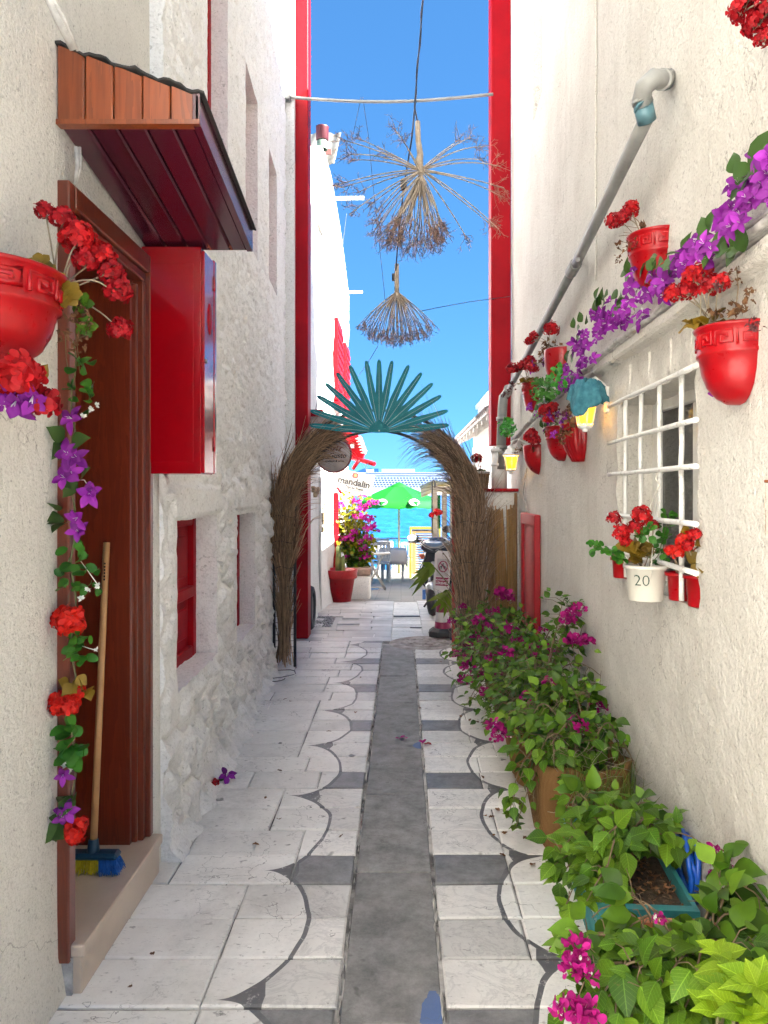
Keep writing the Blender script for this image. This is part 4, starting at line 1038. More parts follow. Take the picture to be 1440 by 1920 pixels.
j0, j1, j2, j3 = RW(1211, 224, 0.09), RW(1078, 498, 0.065), RW(952, 735, 0.10), None
seg_pipe(j0, j1, 0.027, m_pvc); seg_pipe(RW(1080, 494, 0.065), RW(1070, 512, 0.065), 0.033, m_pvcdark, 'collar'); seg_pipe(j1, j2, 0.026, m_pvcdark)
mb = MB(); q = RW(1084, 487, 0.0); mb.tube([q + Vector((0.02, 0, 0)), RW(1084, 487, 0.09)], 0.012, 6); mb.build('bracket', m_pvcdark, DP)
# foot of the pipe: down past the post to a thick socket
pv = [j2, Vector((0.985, 7.02, 2.40)), Vector((0.985, 7.08, 2.34)), Vector((0.985, 7.10, 1.9))]
mb = MB(); mb.tube([j2 + Vector((0, -0.05, 0.03)), j2, P(944, 745, 7.08), P(942, 765, 7.1), P(938, 880, 7.1)], 0.045, 12); mb.build('downpipe', m_pvc, DP)
for yy in (782, 836, 846):
    mb = MB(); p = P(941, yy, 7.1); mb.tube([p, p - Vector((0, 0, 0.035))], 0.053, 12); mb.build('collar', m_pvc, DP)
mb = MB(); p = P(936, 842, 7.14); mb.tube([p, Vector((p.x, p.y, 1.535))], 0.075, 14); mb.tube([p + Vector((0, 0, 0.01)), p - Vector((0, 0, 0.03))], 0.085, 14); mb.tube([p - Vector((0, 0, 0.14)), p - Vector((0, 0, 0.165))], 0.083, 14); mb.build('socket', m_white, DP)

def wire(name, pts, r, mat, label, cat='cable', group=None):
    mb = MB(); mb.tube(pts, r, 6); return tag(mb.build(name, mat), label, cat, group)
# old cable run painted over, vertical on the wall
mb = MB(); mb.tube([Vector((RX(3.87) - 0.008 + 0.003*nz(q, 0, 0, 0.7), 3.87 + 0.012*nz(q, 3, 0, 0.5), 5.2 - 0.13*q)) for q in range(21)], 0.006, 6)
tag(mb.build('wall_cable', m_plaster_right), 'painted over cable running straight down the cream wall behind the pipe', 'cable')
mb = MB(); mb.tube([RW(988, 878, 0.01), RW(983, 905, 0.008), RW(982, 930, 0.01), RW(990, 960, 0.006)], 0.005, 6)
tag(mb.build('wall_cable', m_cable), 'thin grey wire drooping from the red pot to the red shutter board', 'cable')
CB = thing('cable_bundle', (0.95, 4, 2.15), 'bundle of white painted cables lying along the ledge under the purple garland', 'cables')
for k in range(6):
    pts = []
    for q in range(60):
        y = 0.9 + 6.3*q/59; zz = 2.155 if y < 3.7 else 2.155 - 0.02*(y-3.7) - 0.06*max(0, y-5.4)
        pts.append(Vector((RX(y) - 0.03 - 0.012*(k % 3) + 0.02*nz(y, k*3.3, 0, 1.6), y, zz + 0.012*(k//3) + 0.035*nz(y, k*5.1, 2, 1.3) + 0.012*nz(y, k*2.2, 5, 5))))
    mb = MB(); mb.tube(pts, rnd.choice([0.007, 0.009, 0.012]), 6); mb.build('cable', m_cable, CB)

PG = thing('purple_garland', (0.92, 3, 2.2), 'garland of purple silk flowers and dark leaves draped along the cream wall', 'garland')
def fl(px, py, off, s):
    mb = MB(); p = RW(px, py, off); star_flower(mb, p, Vector((-0.8, -0.6, rnd.uniform(-0.3, 0.5))) + rv(0.4), s); soft(mb.build('purple_flower', [m_purple, m_whitebud], PG))
path = [(1445, 318), (1425, 345), (1402, 368), (1380, 405), (1350, 428), (1318, 470), (1296, 480), (1240, 530), (1205, 535), (1190, 580), (1160, 590), (1140, 600), (1120, 600), (1105, 632), (1092, 650), (1098, 675), (1075, 705), (1060, 715), (1070, 690), (1050, 770), (1060, 790), (1032, 800), (1010, 690), (1008, 770)]
for i, (px, py) in enumerate(path):
    k = 8 if i < 18 else 3
    for _ in range(k + (2 if i < 7 else 0)):
        sc_ = 1.0 if px > 1150 else 0.6
        fl(px + rnd.uniform(-26, 26)*sc_, py + rnd.uniform(-26, 28)*sc_, 0.05 + rnd.uniform(0, 0.07), rnd.uniform(0.024, 0.041))
mb = MB()
for (px, py) in ((1255, 490), (1270, 480), (1180, 518), (1395, 330), (1330, 440), (1352, 465), (1128, 578), (1150, 560), (1165, 575), (1120, 570), (1085, 640), (1090, 610), (1060, 680), (1036, 785), (1002, 775), (1018, 800), (1230, 498), (1210, 520), (1385, 465)):
    for _ in range(4):
        p = RW(px + rnd.uniform(-14, 14), py + rnd.uniform(-8, 8), 0.085); leaf(mb, p, Vector((-0.2, rnd.uniform(-0.8, 0.8), rnd.uniform(-0.3, 0.9))), Vector((-1, -0.4, 0.3)), 0.065, 0.024, OVATE, 0.2, 0.3)
mb.build('dark_leaves', m_leafdark, PG, kind='stuff')
mb = MB(); leaf(mb, RW(1405, 325, 0.1), Vector((0.1, -0.7, 0.5)), Vector((-1, -0.4, 0.2)), 0.13, 0.05, OVATE, 0.15, 0.2); mb.build('leaf', m_leafdark, PG)
mb = MB()
for q in range(24):
    i = rnd.uniform(0, 17); a = path[int(i)]; b_ = path[int(i)+1]; p = RW(a[0], a[1], 0.05); q2 = RW(b_[0], b_[1], 0.05)
    mb.tube(curve(p + rv(0.03), q2 + rv(0.03), rv(0.03), 5), 0.0014, 3, False)
mb.build('garland_wire', m_stem, PG, kind='stuff')
def green_bush(px, py, n, off, mat, label, spx=30, spy=22, s=0.03):
    T = thing('silk_foliage', RW(px, py, off), label, 'silk foliage', 'green silk sprays on the cream wall')
    mb = MB()
    for _ in range(n):
        a = rnd.uniform(0, 6.28); q = math.sqrt(rnd.random())
        p = RW(px + spx*q*math.cos(a), py + spy*q*math.sin(a), off + rnd.uniform(-0.03, 0.04))
        leaf(mb, p, (Vector((-0.6, -0.5, 0.2)) + rv(0.9)).normalized(), (Vector((-0.6, -0.6, 0.5)) + rv(0.5)).normalized(), s*rnd.uniform(0.8, 1.2), s*0.5, ROUND, rnd.uniform(0, 0.4), rnd.uniform(0, 0.5))
    mb.build('leaves', mat, T, kind='stuff')
green_bush(1020, 732, 130, 0.09, m_euca, 'green silk leaf spray beside the red pot with pale star marks', 26, 24)
green_bush(1048, 712, 80, 0.08, m_brightgreen, 'brighter green silk spray just below the pointed red pot', 18, 28)
green_bush(952, 803, 150, 0.14, m_brightgreen, 'bright green bushy silk spray above the farther lantern', 17, 17, 0.034)

def lantern(c, s, label, group='lit wall lanterns'):
    T = thing('wall_lantern', c, label, 'lantern', group)
    m_body = m_white
    def ring(z, r): return [c + Vector((r*math.cos(R(60*k + 30)), r*math.sin(R(60*k + 30)), z)) for k in range(6)]
    mb = MB(); A, B = ring(0, 0.036*s), ring(0.105*s, 0.058*s)
    for k in range(6): mb.tube([A[k], B[k]], 0.0045*s, 4)
    mb.lathe([(0.0, -0.035*s), (0.012*s, -0.033*s), (0.018*s, -0.02*s), (0.036*s, -0.012*s), (0.041*s, 0.0), (0.0, 0.001)], c, 6, R(30), R(390), smooth=False)
    mb.lathe([(0.068*s, 0.103*s), (0.072*s, 0.112*s), (0.05*s, 0.135*s), (0.034*s, 0.158*s), (0.02*s, 0.165*s), (0.014*s, 0.182*s), (0.0, 0.187*s)], c, 6, R(30), R(390), smooth=False)
    mb.lathe([(0.0, 0.1045*s), (0.068*s, 0.103*s)], c, 6, R(30), R(390), smooth=False)
    mb.build('cage', m_body, T)
    for k in range(6):
        k2 = (k+1) % 6; ins = 0.94
        pm = MB(); q = [A[k], A[k2], B[k2], B[k]]; cc = sum(q, Vector()) / 4; q = [cc + (p - cc)*0.9 - (cc - Vector((c.x, c.y, cc.z)))*0.03 for p in q]
        nrm = (cc - Vector((c.x, c.y, cc.z))).normalized()*0.0015
        pm.add([p - nrm for p in q] + [p + nrm for p in q], [(3, 2, 1, 0), (4, 5, 6, 7), (0, 1, 5, 4), (1, 2, 6, 5), (2, 3, 7, 6), (3, 0, 4, 7)])
        pm.build('pane', m_lampglass, T)
    xwall = RX(c.y)
    mb = MB(); mb.tube([c + Vector((0, 0, 0.185*s)), c + Vector((0.01, 0, 0.215*s)), c + Vector((0.05*s, 0, 0.235*s)), Vector((xwall - 0.02, c.y, c.z + 0.20*s)), Vector((xwall - 0.012, c.y, c.z + 0.12*s))], 0.006*s, 6)
    mb.cbox((xwall-0.022, c.y-0.025*s, c.z+0.06*s), (xwall+0.01, c.y+0.025*s, c.z+0.19*s), 0.006); mb.build('bracket', m_body, T)
    ld = bpy.data.lights.new('lantern_bulb', 'POINT'); ld.energy = 1.4; ld.color = (1.0, 0.62, 0.12); ld.shadow_soft_size = 0.02
    lo = bpy.data.objects.new('lantern_bulb', ld); COL.objects.link(lo); lo.parent = T; lo.location = (0, 0, 0.055*s)
    return T
m_lampglass, nt, b = newmat('lit_yellow_glass')
b.inputs['Base Color'].default_value = (0.9, 0.62, 0.05, 1); b.inputs['Roughness'].default_value = 0.3
b.inputs['Emission Color'].default_value = (1.0, 0.60, 0.03, 1); b.inputs['Emission Strength'].default_value = 0.085
b.inputs['Transmission Weight'].default_value = 0.25
lc = P(1097, 797, 3.62); lantern(lc, 0.98, 'lit yellow wall lantern with a blue cloth thrown over it')
lc2 = P(958, 880, 6.35); lantern(lc2, 1.1, 'lit yellow wall lantern below the bright green silk spray, near the pipe')
# cloth over the nearer lantern
def cloth():
    mb = MB(); mb.s = True; n, m = 72, 18; vs = []
    c = lc + Vector((0.012, 0, 0.215))
    for j in range(m+1):
        v = j/m
        for i in range(n):
            u = 2*math.pi*i/n; cu, su = math.cos(u), math.sin(u)
            front = max(0, math.cos(u - R(225)))**2; wall = max(0, math.cos(u))**2; gap = max(0, math.cos(u - R(120)))**4
            drop = 0.085 + 0.085*front + 0.03*wall - 0.04*gap + 0.03*nz(cu*1.5, su*1.5, 3.0, 1.0)
            fold = 1 + v*(0.20*math.sin(5*u + 1.5*v) + 0.12*math.sin(11*u + 2) + 0.25*nz(cu*2, su*2, v*2, 1.3))
            r = (0.020 + 0.066*v**0.45)*max(0.97, fold)*(1 + 0.35*wall*v)
            vs.append(c + Vector((r*cu, r*su*0.95, 0.022*nz(cu*2, su*2, v*3, 1.6) - drop*v**1.7)))
    vs.append(c + Vector((0, 0, 0.012)))
    mb.add(vs, [(j*n+i, (j+1)*n+i, (j+1)*n+(i+1) % n, j*n+(i+1) % n) for j in range(m) for i in range(n)] + [(i, (i+1) % n, (m+1)*n) for i in range(n)])
    o = mb.build('cloth', M('faded_blue_cloth', (0.016, 0.105, 0.145), 0.95, (0.05, 0.18, 0.22), 40, 0.6, 160, 0.003))
    o.modifiers.new('t', 'SOLIDIFY').thickness = 0.003
    tag(o, 'crumpled faded blue cloth hung over the nearer lit lantern', 'cloth')
cloth()

# ------------------------------------------------------------------ red pots on the cream wall
def dry_bits(T, spots, name='dry_sprig', mat=None, n=12):
    for (p, rr) in spots:
        mb = MB(); dried(mb, p, rr, n); mb.build(name, mat or m_dry, T, kind='stuff')
T, c, r = wall_pot(2.84, 2.478, 1, 0.118, 0.215, 'greek', 'red greek key half pot with red geraniums, upper one nearest the pipe bend')
heads(T, c + Vector((-0.05, 0.02, 0)), r, [(RW(1183, 392, 0.10), 0.034, m_petal), (RW(1152, 415, 0.12), 0.040, m_petaldeep), (RW(1170, 405, 0.13), 0.030, m_petaldeep)])
dry_bits(T, [(c + Vector((-0.06, 0.0, 0.01)), 0.04), (c + Vector((-0.12, 0.03, -0.02)), 0.035), (c + Vector((-0.11, -0.03, -0.04)), 0.03), (c + Vector((-0.135, 0.08, -0.06)), 0.02)])
mb = MB()
for _ in range(10): mb.tube([c + rv(0.03) + Vector((-0.06, 0, 0)), c + Vector((-0.13, rnd.uniform(-0.03, 0.09), rnd.uniform(-0.07, 0.06)))], 0.0013, 3, False)
mb.build('dry_twigs', m_twig, T, kind='stuff')

T, c, r = wall_pot(2.116, 1.967, 1, 0.121, 0.215, 'greek', 'large red greek key half pot with red and withered geraniums above the barred window')
heads(T, c + Vector((-0.05, 0.02, 0)), r, [(RW(1262, 552, 0.13), 0.034, m_petal), (RW(1300, 520, 0.12), 0.036, m_petal), (RW(1290, 545, 0.13), 0.034, m_petaldeep), (RW(1335, 535, 0.10), 0.036, m_petaldeep), (RW(1352, 530, 0.11), 0.028, m_petal), (RW(1318, 508, 0.10), 0.028, m_petaldeep)], nf=18)
tuft(T, c + Vector((-0.07, 0.05, 0.0)), 0.06, 22, m_olive, 0.04)
dry_bits(T, [(RW(1375, 585, 0.07), 0.035), (RW(1392, 570, 0.06), 0.035), (RW(1405, 548, 0.05), 0.025), (RW(1345, 590, 0.08), 0.03), (RW(1380, 508, 0.06), 0.018), (RW(1383, 525, 0.06), 0.014)])
dry_bits(T, [(RW(1415, 610, 0.07), 0.024), (RW(1345, 538, 0.13), 0.018)], 'withered_head', m_dryplum, 22)
mb = MB(); mb.tube([RW(1378, 590, 0.06), RW(1384, 540, 0.06), RW(1381, 500, 0.06)], 0.0016, 4); mb.build('dry_stem', m_twig, T)
mb = MB(); star_flower(mb, RW(1350, 735, 0.05), Vector((-0.6, -0.6, -0.6)), 0.03); tag(mb.build('silk_flower', [m_purple, m_whitebud]), 'single purple silk flower peeping out below the large red pot', 'silk flower')

T, c, r = wall_pot(4.80, 2.42, 1, 0.12, 0.26, 'bullet', 'red pointed half pot with ribbed body and red geraniums over dry leaves')
heads(T, c + Vector((-0.05, 0, 0)), r, [(RW(1033, 617, 0.10), 0.055, m_petaldeep), (RW(992, 640, 0.17), 0.038, m_petaldeep), (RW(1000, 630, 0.15), 0.035, m_petaldeep)], nf=16)
dry_bits(T, [(c + Vector((-0.06, 0, 0.02)), 0.06), (c + Vector((-0.11, 0.05, 0.01)), 0.05), (c + Vector((-0.13, 0.09, -0.06)), 0.045), (c + Vector((-0.1, -0.02, 0.03)), 0.05)])

T, c, r = wall_pot(5.92, 2.368, 1, 0.12, 0.235, 'greek', 'small red half pot with olive leaves, farthest of the upper row on the cream wall')
heads(T, c + Vector((-0.05, 0, 0)), r, [(RW(982, 686, 0.12), 0.055, m_petaldeep), (RW(998, 690, 0.10), 0.05, m_petaldeep), (RW(961, 692, 0.2), 0.055, m_petaldeep), (RW(995, 678, 0.1), 0.05, m_petaldeep)], nf=16)
tuft(T, c + Vector((-0.06, 0, 0.0)), 0.11, 40, m_olive, 0.045)
dry_bits(T, [(RW(960, 722, 0.15), 0.06), (RW(948, 740, 0.18), 0.05), (RW(997, 678, 0.1), 0.03)], mat=m_dryplum)

T, c, r = wall_pot(4.76, 1.92, 1, 0.122, 0.215, 'greek', 'red half pot with plain body, left of the touching pair below the lantern')
heads(T, c + Vector((-0.05, 0, 0)), r, [(RW(1022, 770, 0.12), 0.05, m_petaldeep), (RW(1035, 765, 0.10), 0.045, m_petaldeep), (RW(1028, 785, 0.13), 0.04, m_petal)], nf=16)
dry_bits(T, [(c + Vector((-0.05, -0.06, 0.02)), 0.04)])
T, c, r = wall_pot(4.22, 1.89, 1, 0.122, 0.215, 'ribbed', 'red half pot with slanting ribs and withered plants, right of the touching pair')
dry_bits(T, [(RW(1072, 790, 0.12), 0.05), (RW(1062, 808, 0.14), 0.05), (RW(1085, 785, 0.1), 0.05), (RW(1050, 815, 0.14), 0.035), (RW(1065, 770, 0.1), 0.045), (RW(1050, 828, 0.14), 0.03), (RW(1095, 800, 0.1), 0.03), (RW(1075, 765, 0.1), 0.04)], n=16)
dry_bits(T, [(RW(1058, 775, 0.12), 0.04)], 'withered_head', m_dryplum, 16)
tuft(T, c + Vector((-0.06, 0, 0.0)), 0.09, 10, m_olive, 0.04)
T, c, r = wall_pot(5.80, 1.87, 1, 0.122, 0.225, 'bullet', 'red rounded half pot beside the farther lantern with a dense red flower head')
heads(T, c + Vector((-0.03, 0, 0)), r, [(RW(997, 815, 0.08), 0.055, m_petaldeep), (RW(1002, 825, 0.07), 0.05, m_petaldeep), (RW(990, 820, 0.1), 0.045, m_petal)], nf=20)
dry_bits(T, [(RW(975, 842, 0.14), 0.045), (RW(968, 850, 0.16), 0.035), (RW(1000, 842, 0.1), 0.03)])
T, c, r = wall_pot(1.52, 2.56, 1, 0.12, 0.215, 'greek', 'crimson geranium flowers hanging in at the top picture corner from a wall pot')
heads(T, c + Vector((-0.05, 0.05, 0)), r, [(RW(1392, 22, 0.10), 0.036, m_petaldeep), (RW(1418, 48, 0.09), 0.036, m_petaldeep), (RW(1440, 20, 0.08), 0.04, m_petaldeep), (RW(1432, 72, 0.09), 0.026, m_petaldeep), (RW(1405, 0, 0.1), 0.036, m_petaldeep)], nf=18)

# ------------------------------------------------------------------ pots on the window sill
def round_pot(name, c, rt, rb, h, mat, label, cat='flower pot', rim=0.006, group=None, parent=None):
    T = thing(name, c, label, cat, group)
    mb = MB(); mb.lathe([(0.0, 0.0), (rb, 0.0), (rb+0.002, 0.004), (rt-0.004, h-0.014), (rt+rim, h-0.012), (rt+rim, h), (rt-0.002, h), (rt-0.006, h-0.02), (0.0, h-0.022)], c, 28); mb.build('pot', mat, T)
    return T
m_whitepot = M('cream_plastic', (0.66, 0.63, 0.56), 0.35, (0.60, 0.57, 0.50), 6)
c20 = P(1211, 1125, 2.70); h20 = 0.128
T = round_pot('hanging_pot', c20, 0.074, 0.058, h20, m_whitepot, 'cream hanging pot numbered 20 in front of the barred window')
hook = P(1241, 893, 2.80)
mb = MB(); mb.tube([hook + Vector((0.004, 0.0, 0.012)), hook + Vector((-0.02, -0.004, 0.010)), hook + Vector((-0.026, -0.01, -0.012)), hook + Vector((-0.014, -0.014, -0.032)), hook + Vector((-0.024, -0.014, -0.055))], 0.004, 6); mb.build('hook', m_whitepot, T)
hk = hook + Vector((-0.024, -0.014, -0.055))
for a in (25, 145, 265):
    mb = MB(); p = c20 + Vector((0.077*math.cos(R(a)), 0.077*math.sin(R(a)), h20-0.01)); mb.tube([hk, p, p - Vector((0, 0, 0.03))], 0.0022, 5); mb.build('hanger', m_whitepot, T)
def text_mesh(txt, size, ext=0.0006, align='CENTER', bold=0.0, shear=0.0, spacing=1.0):
    cu = bpy.data.curves.new('lettering', 'FONT'); cu.body = txt; cu.size = size; cu.extrude = ext; cu.align_x = align; cu.align_y = 'CENTER'; cu.offset = bold; cu.shear = shear; cu.space_character = spacing; cu.resolution_u = 3
    o = bpy.data.objects.new('lettering', cu); COL.objects.link(o)
    bpy.context.view_layer.update()
    me = bpy.data.meshes.new_from_object(o.evaluated_get(bpy.context.evaluated_depsgraph_get()))
    bpy.data.objects.remove(o); bpy.data.curves.remove(cu); return me
def put_text(txt, size, mat, mw, parent, name='lettering', wrap=None, **kw):
    me = text_mesh(txt, size, **kw); me.materials.clear(); me.materials.append(mat)
    root = parent
    while root.parent is not None: root = root.parent
    if wrap:
        for v in me.vertices: v.co = wrap(v.co)
    else: me.transform(mw)
    me.transform(Matrix.Translation(-ORG[root.name]))
    o = bpy.data.objects.new(name, me); COL.objects.link(o); o.parent = parent; return o
m_ink = M('dark_green_ink', (0.012, 0.05, 0.035), 0.6)
def wrap20(co):
    z = 0.075 + co.y; rr = 0.058 + 0.014*(z/h20) + 0.0030 + co.z
    a = R(-90 - 30) + co.x/0.066
    return c20 + Vector((rr*math.cos(a), rr*math.sin(a), z))
put_text('20', 0.056, m_ink, None, T, wrap=wrap20, bold=-0.001)
def silk_pot_plants(T, base, hs, leaves, mats_l, nf=16):
    heads(T, base, 0.03, hs, nf=nf)
    for (pts, mm, n, s, sp) in leaves:
        mb = MB()
        for p in pts:
            for _ in range(n): leaf(mb, p + rv(sp), (Vector((-0.4, -0.4, 0.3)) + rv(0.8)).normalized(), (Vector((-0.3, -0.6, 0.7)) + rv(0.5)).normalized(), s*rnd.uniform(0.8, 1.2), s*0.45, ROUND if mm is not m_olive else OVATE, rnd.uniform(0, 0.4), rnd.uniform(0, 0.5))
        mb.build('leaves', mm, T, kind='stuff')
silk_pot_plants(T, c20 + Vector((0, 0, h20-0.01)), [(P(1152, 972, 2.66), 0.028, m_petaldeep), (P(1202, 968, 2.66), 0.042, m_petal), (P(1166, 1000, 2.64), 0.034, m_petal), (P(1190, 990, 2.62), 0.03, m_petaldeep), (P(1225, 985, 2.70), 0.022, m_petaldeep), (P(1172, 1015, 2.64), 0.024, m_petal)],
    [([P(1200, 1035, 2.66), P(1180, 1030, 2.66), P(1215, 1040, 2.68), P(1195, 1050, 2.66)], m_olive, 6, 0.05, 0.02), ([P(1205, 1005, 2.6), P(1215, 1000, 2.6)], m_euca, 6, 0.03, 0.02), ([P(1250, 985, 2.74), P(1245, 1005, 2.74), P(1235, 1030, 2.74), P(1255, 970, 2.76), P(1240, 1050, 2.74)], m_euca, 7, 0.03, 0.02),
     ([P(1112, 1022, 2.66), P(1125, 1030, 2.66), P(1138, 1035, 2.66), P(1152, 1042, 2.66), P(1162, 1050, 2.66), P(1168, 1040, 2.66)], m_euca, 7, 0.027, 0.016)], None)
mb = MB(); mb.tube([c20 + Vector((-0.03, 0, h20)), P(1165, 1048, 2.66), P(1135, 1032, 2.66), P(1102, 1020, 2.66)], 0.0016, 4); mb.tube([c20 + Vector((0.03, 0.03, h20)), P(1235, 1040, 2.72), P(1252, 975, 2.75)], 0.0016, 4); mb.build('sprig_stem', m_stem, T)
cA = Vector((0.985, 2.635, 1.122)); T = round_pot('sill_pot', cA, 0.047, 0.036, 0.098, m_redpot, 'shiny red pot standing on the window sill next to the cream hanging pot', group='red pots on the sill')
silk_pot_plants(T, cA + Vector((0, 0, 0.08)), [(P(1285, 1012, 2.5), 0.032, m_petalorange), (P(1300, 1005, 2.48), 0.028, m_petal), (P(1268, 1035, 2.5), 0.030, m_petalorange), (P(1255, 1032, 2.5), 0.02, m_petalorange)], [([P(1302, 1000, 2.5)], m_olive, 3, 0.05, 0.01)], None, 14)
cB = Vector((0.992, 2.485, 1.122)); T = round_pot('sill_pot', cB, 0.046, 0.034, 0.105, m_redpot, 'red pot at the near end of the window sill, partly hidden by the wall edge', group='red pots on the sill')
silk_pot_plants(T, cB + Vector((0, 0, 0.09)), [(P(1305, 1003, 2.42), 0.026, m_petal), (P(1290, 1025, 2.44), 0.024, m_petal)], [([P(1318, 1062, 2.44), P(1312, 1055, 2.44), P(1316, 1025, 2.45)], m_olive, 4, 0.05, 0.012)], None, 14)
cD = Vector((0.985, 3.33, 1.122)); round_pot('sill_pot', cD, 0.046, 0.036, 0.09, m_redpot, 'red pot mostly hidden behind the cream hanging pot at the far end of the sill', group='red pots on the sill')

# red boarded shutter, low parapet with bamboo screens, wicker pot
SH = thing('red_shutter', (1.06, 6.1, 0.36), 'weathered red wooden shutter board leaning flat on the cream wall', 'shutter')
ys0, ys1 = 5.72, 6.50
def shx(y): return RX(y) - 0.02
for k in range(5):
    a, b_ = ys0 + 0.09 + (ys1-ys0-0.18)*k/5, ys0 + 0.09 + (ys1-ys0-0.18)*(k+1)/5
    mb = MB(); mb.cbox((RX(a)-0.032, a+0.003, 0.40), (RX(a)-0.004, b_-0.003, 1.26), 0.006); mb.build('slat', m_redwood, SH)
for (a, b_, z0, z1) in ((ys0, ys0+0.088, 0.36, 1.33), (ys1-0.088, ys1, 0.36, 1.33), (ys0+0.09, ys1-0.09, 1.24, 1.33), (ys0+0.09, ys1-0.09, 0.36, 0.42)):
    mb = MB(); mb.cbox((RX(a)-0.05, a, z0), (RX(a)-0.002, b_, z1), 0.006); mb.build('rail', m_redwood, SH)
PA = thing('parapet', (0.95, 7.2, 0), 'low white parapet with red coping behind the bamboo screens', 'wall')
mb = MB(); mb.cbox((0.72, 7.03, 0.0), (1.12, 7.45, 1.51), 0.006); mb.build('block', m_plaster_white, PA)
mb = MB(); mb.cbox((0.70, 7.0, 1.51), (1.105, 7.48, 1.54), 0.005); mb.build('coping', m_red, PA)
mb = MB(); mb.cbox((1.06, 6.97, 0.0), (1.085, 7.0, 1.50), 0.003); mb.build('batten', M('raw_wood', (0.30, 0.15, 0.06), 0.6, (0.2, 0.1, 0.04), 12), PA)
m_bamboo = wood('bamboo', (0.34, 0.19, 0.055), (0.20, 0.10, 0.028), 'Z', 0.4, 0.1, 30, 0.6, 0.1)
for (px0, px1, ptop, lean, lab) in ((912, 943, 952, 0.05, 'bamboo cane screen leaning beside the straw arch leg, wider one'), (949, 966, 950, 0.012, 'narrow bamboo cane screen next to the cream wall')):
    T = thing('bamboo_screen', P((px0+px1)/2, 1150, 6.9), lab, 'bamboo screen', 'bamboo screens')
    n = int((px1-px0)*0.62); d = 6.88
    for k in range(n):
        px = px0 + (px1-px0)*(k+0.5)/n; t = P(px, ptop + rnd.uniform(-4, 6), d + rnd.uniform(-0.01, 0.01)); bt = Vector((t.x + lean*(0.4 + k/n), t.y - 0.05, 0.02))
        mb = MB(); mb.tube([t.lerp(bt, q/4) + Vector((0, 0, 0)) for q in range(5)], rnd.uniform(0.0042, 0.0062), 5); mb.build('cane', m_bamboo, T)
WP = thing('wicker_pot', P(905, 914, 7.2), 'woven wicker pot with a red geranium on the parapet coping', 'flower pot')
cw = Vector((P(905, 914, 7.2).x - 0.02, 7.2, 1.541))
mb = MB(); prof = [(0.0, 0.0)] + [(0.07 + 0.017*q/12 + (0.004 if q % 2 else 0), 0.145*q/12) for q in range(13)]
mb.lathe(prof, cw, 24); mb.build('pot', M('wicker', (0.26, 0.14, 0.05), 0.7, (0.14, 0.07, 0.025), 60, 0.6, 120), WP)
mb = MB(); mb.lathe([(0.07, 0.14), (0.095, 0.142), (0.095, 0.162), (0.085, 0.165), (0.0, 0.15)], cw, 24); mb.build('rim', m_whitepot, WP)
mb = MB(); geranium(mb, cw + Vector((-0.04, 0, 0.29)), 0.055, 14, 0.45); mb.build('flower_head', m_petaldeep, WP)
tuft(WP, cw + Vector((0, 0, 0.16)), 0.06, 16, m_leafdark, 0.04)
mb = MB(); mb.tube([cw + Vector((0, 0, 0.15)), cw + Vector((-0.04, 0, 0.28))], 0.003, 5); mb.build('stems', m_stem, WP)
mb = MB(); mb.tube([P(926, 838, 7.35), P(925, 915, 7.35)], 0.012, 4); tag(mb.build('wood_batten', m_bamboo), 'thin raw wooden batten standing on the coping beside the pipe socket', 'batten')
# ------------------------------------------------------------------ straw arch with the teal palm fan
ARD, AX = 6.44, -0.20
RI, RO, ZS = 0.715, 0.895, 1.32
AR = thing('straw_arch', (AX, ARD, 0), 'garden arch across the lane bound with dried palm straw', 'arch')
def arc_pts(r, n=28):
    pts = [Vector((AX - r, ARD, 0.0)), Vector((AX - r, ARD, 0.7)), Vector((AX - r, ARD, ZS - 0.05))]
    pts += [Vector((AX - r*math.cos(math.pi*q/n), ARD, ZS + r*math.sin(math.pi*q/n))) for q in range(n+1)]
    return pts + [Vector((AX + r, ARD, ZS - 0.05)), Vector((AX + r, ARD, 0.7)), Vector((AX + r, ARD, 0.0))]
for r in (RI, RO):
    mb = MB(); mb.tube(arc_pts(r), 0.013, 8); mb.build('tube', m_black, AR)
for sgn in (-1, 1):
    for q in range(24):
        z = 0.12 + q*0.052; mb = MB(); mb.tube([(AX + sgn*RI, ARD, z), (AX + sgn*RO, ARD, z)], 0.0022, 4); mb.build('cross_wire', m_black, AR)
    for x in (0.045, 0.09, 0.135):
        mb = MB(); mb.tube([(AX + sgn*(RI+x), ARD, 0.05), (AX + sgn*(RI+x), ARD, 1.34)], 0.0022, 4); mb.build('upright_wire', m_black, AR)
m_straw = leafmat('dried_straw', (0.28, 0.165, 0.09), (0.52, 0.34, 0.195), 0.05, 0.75, 1.1)
m_strawg = leafmat('grey_brown_straw', (0.22, 0.15, 0.10), (0.42, 0.295, 0.20), 0.05, 0.8, 1.1)
RM = (RI + RO) / 2
def center(s, sgn):
    """s = arc length from the ground up one leg and over"""
    zs = ZS
    if s < zs: return Vector((AX + sgn*RM, ARD, s)), Vector((0, 0, 1))
    a = (s - zs) / RM
    return Vector((AX + sgn*RM*math.cos(a), ARD, zs + RM*math.sin(a))), Vector((-sgn*math.sin(a), 0, math.cos(a)))
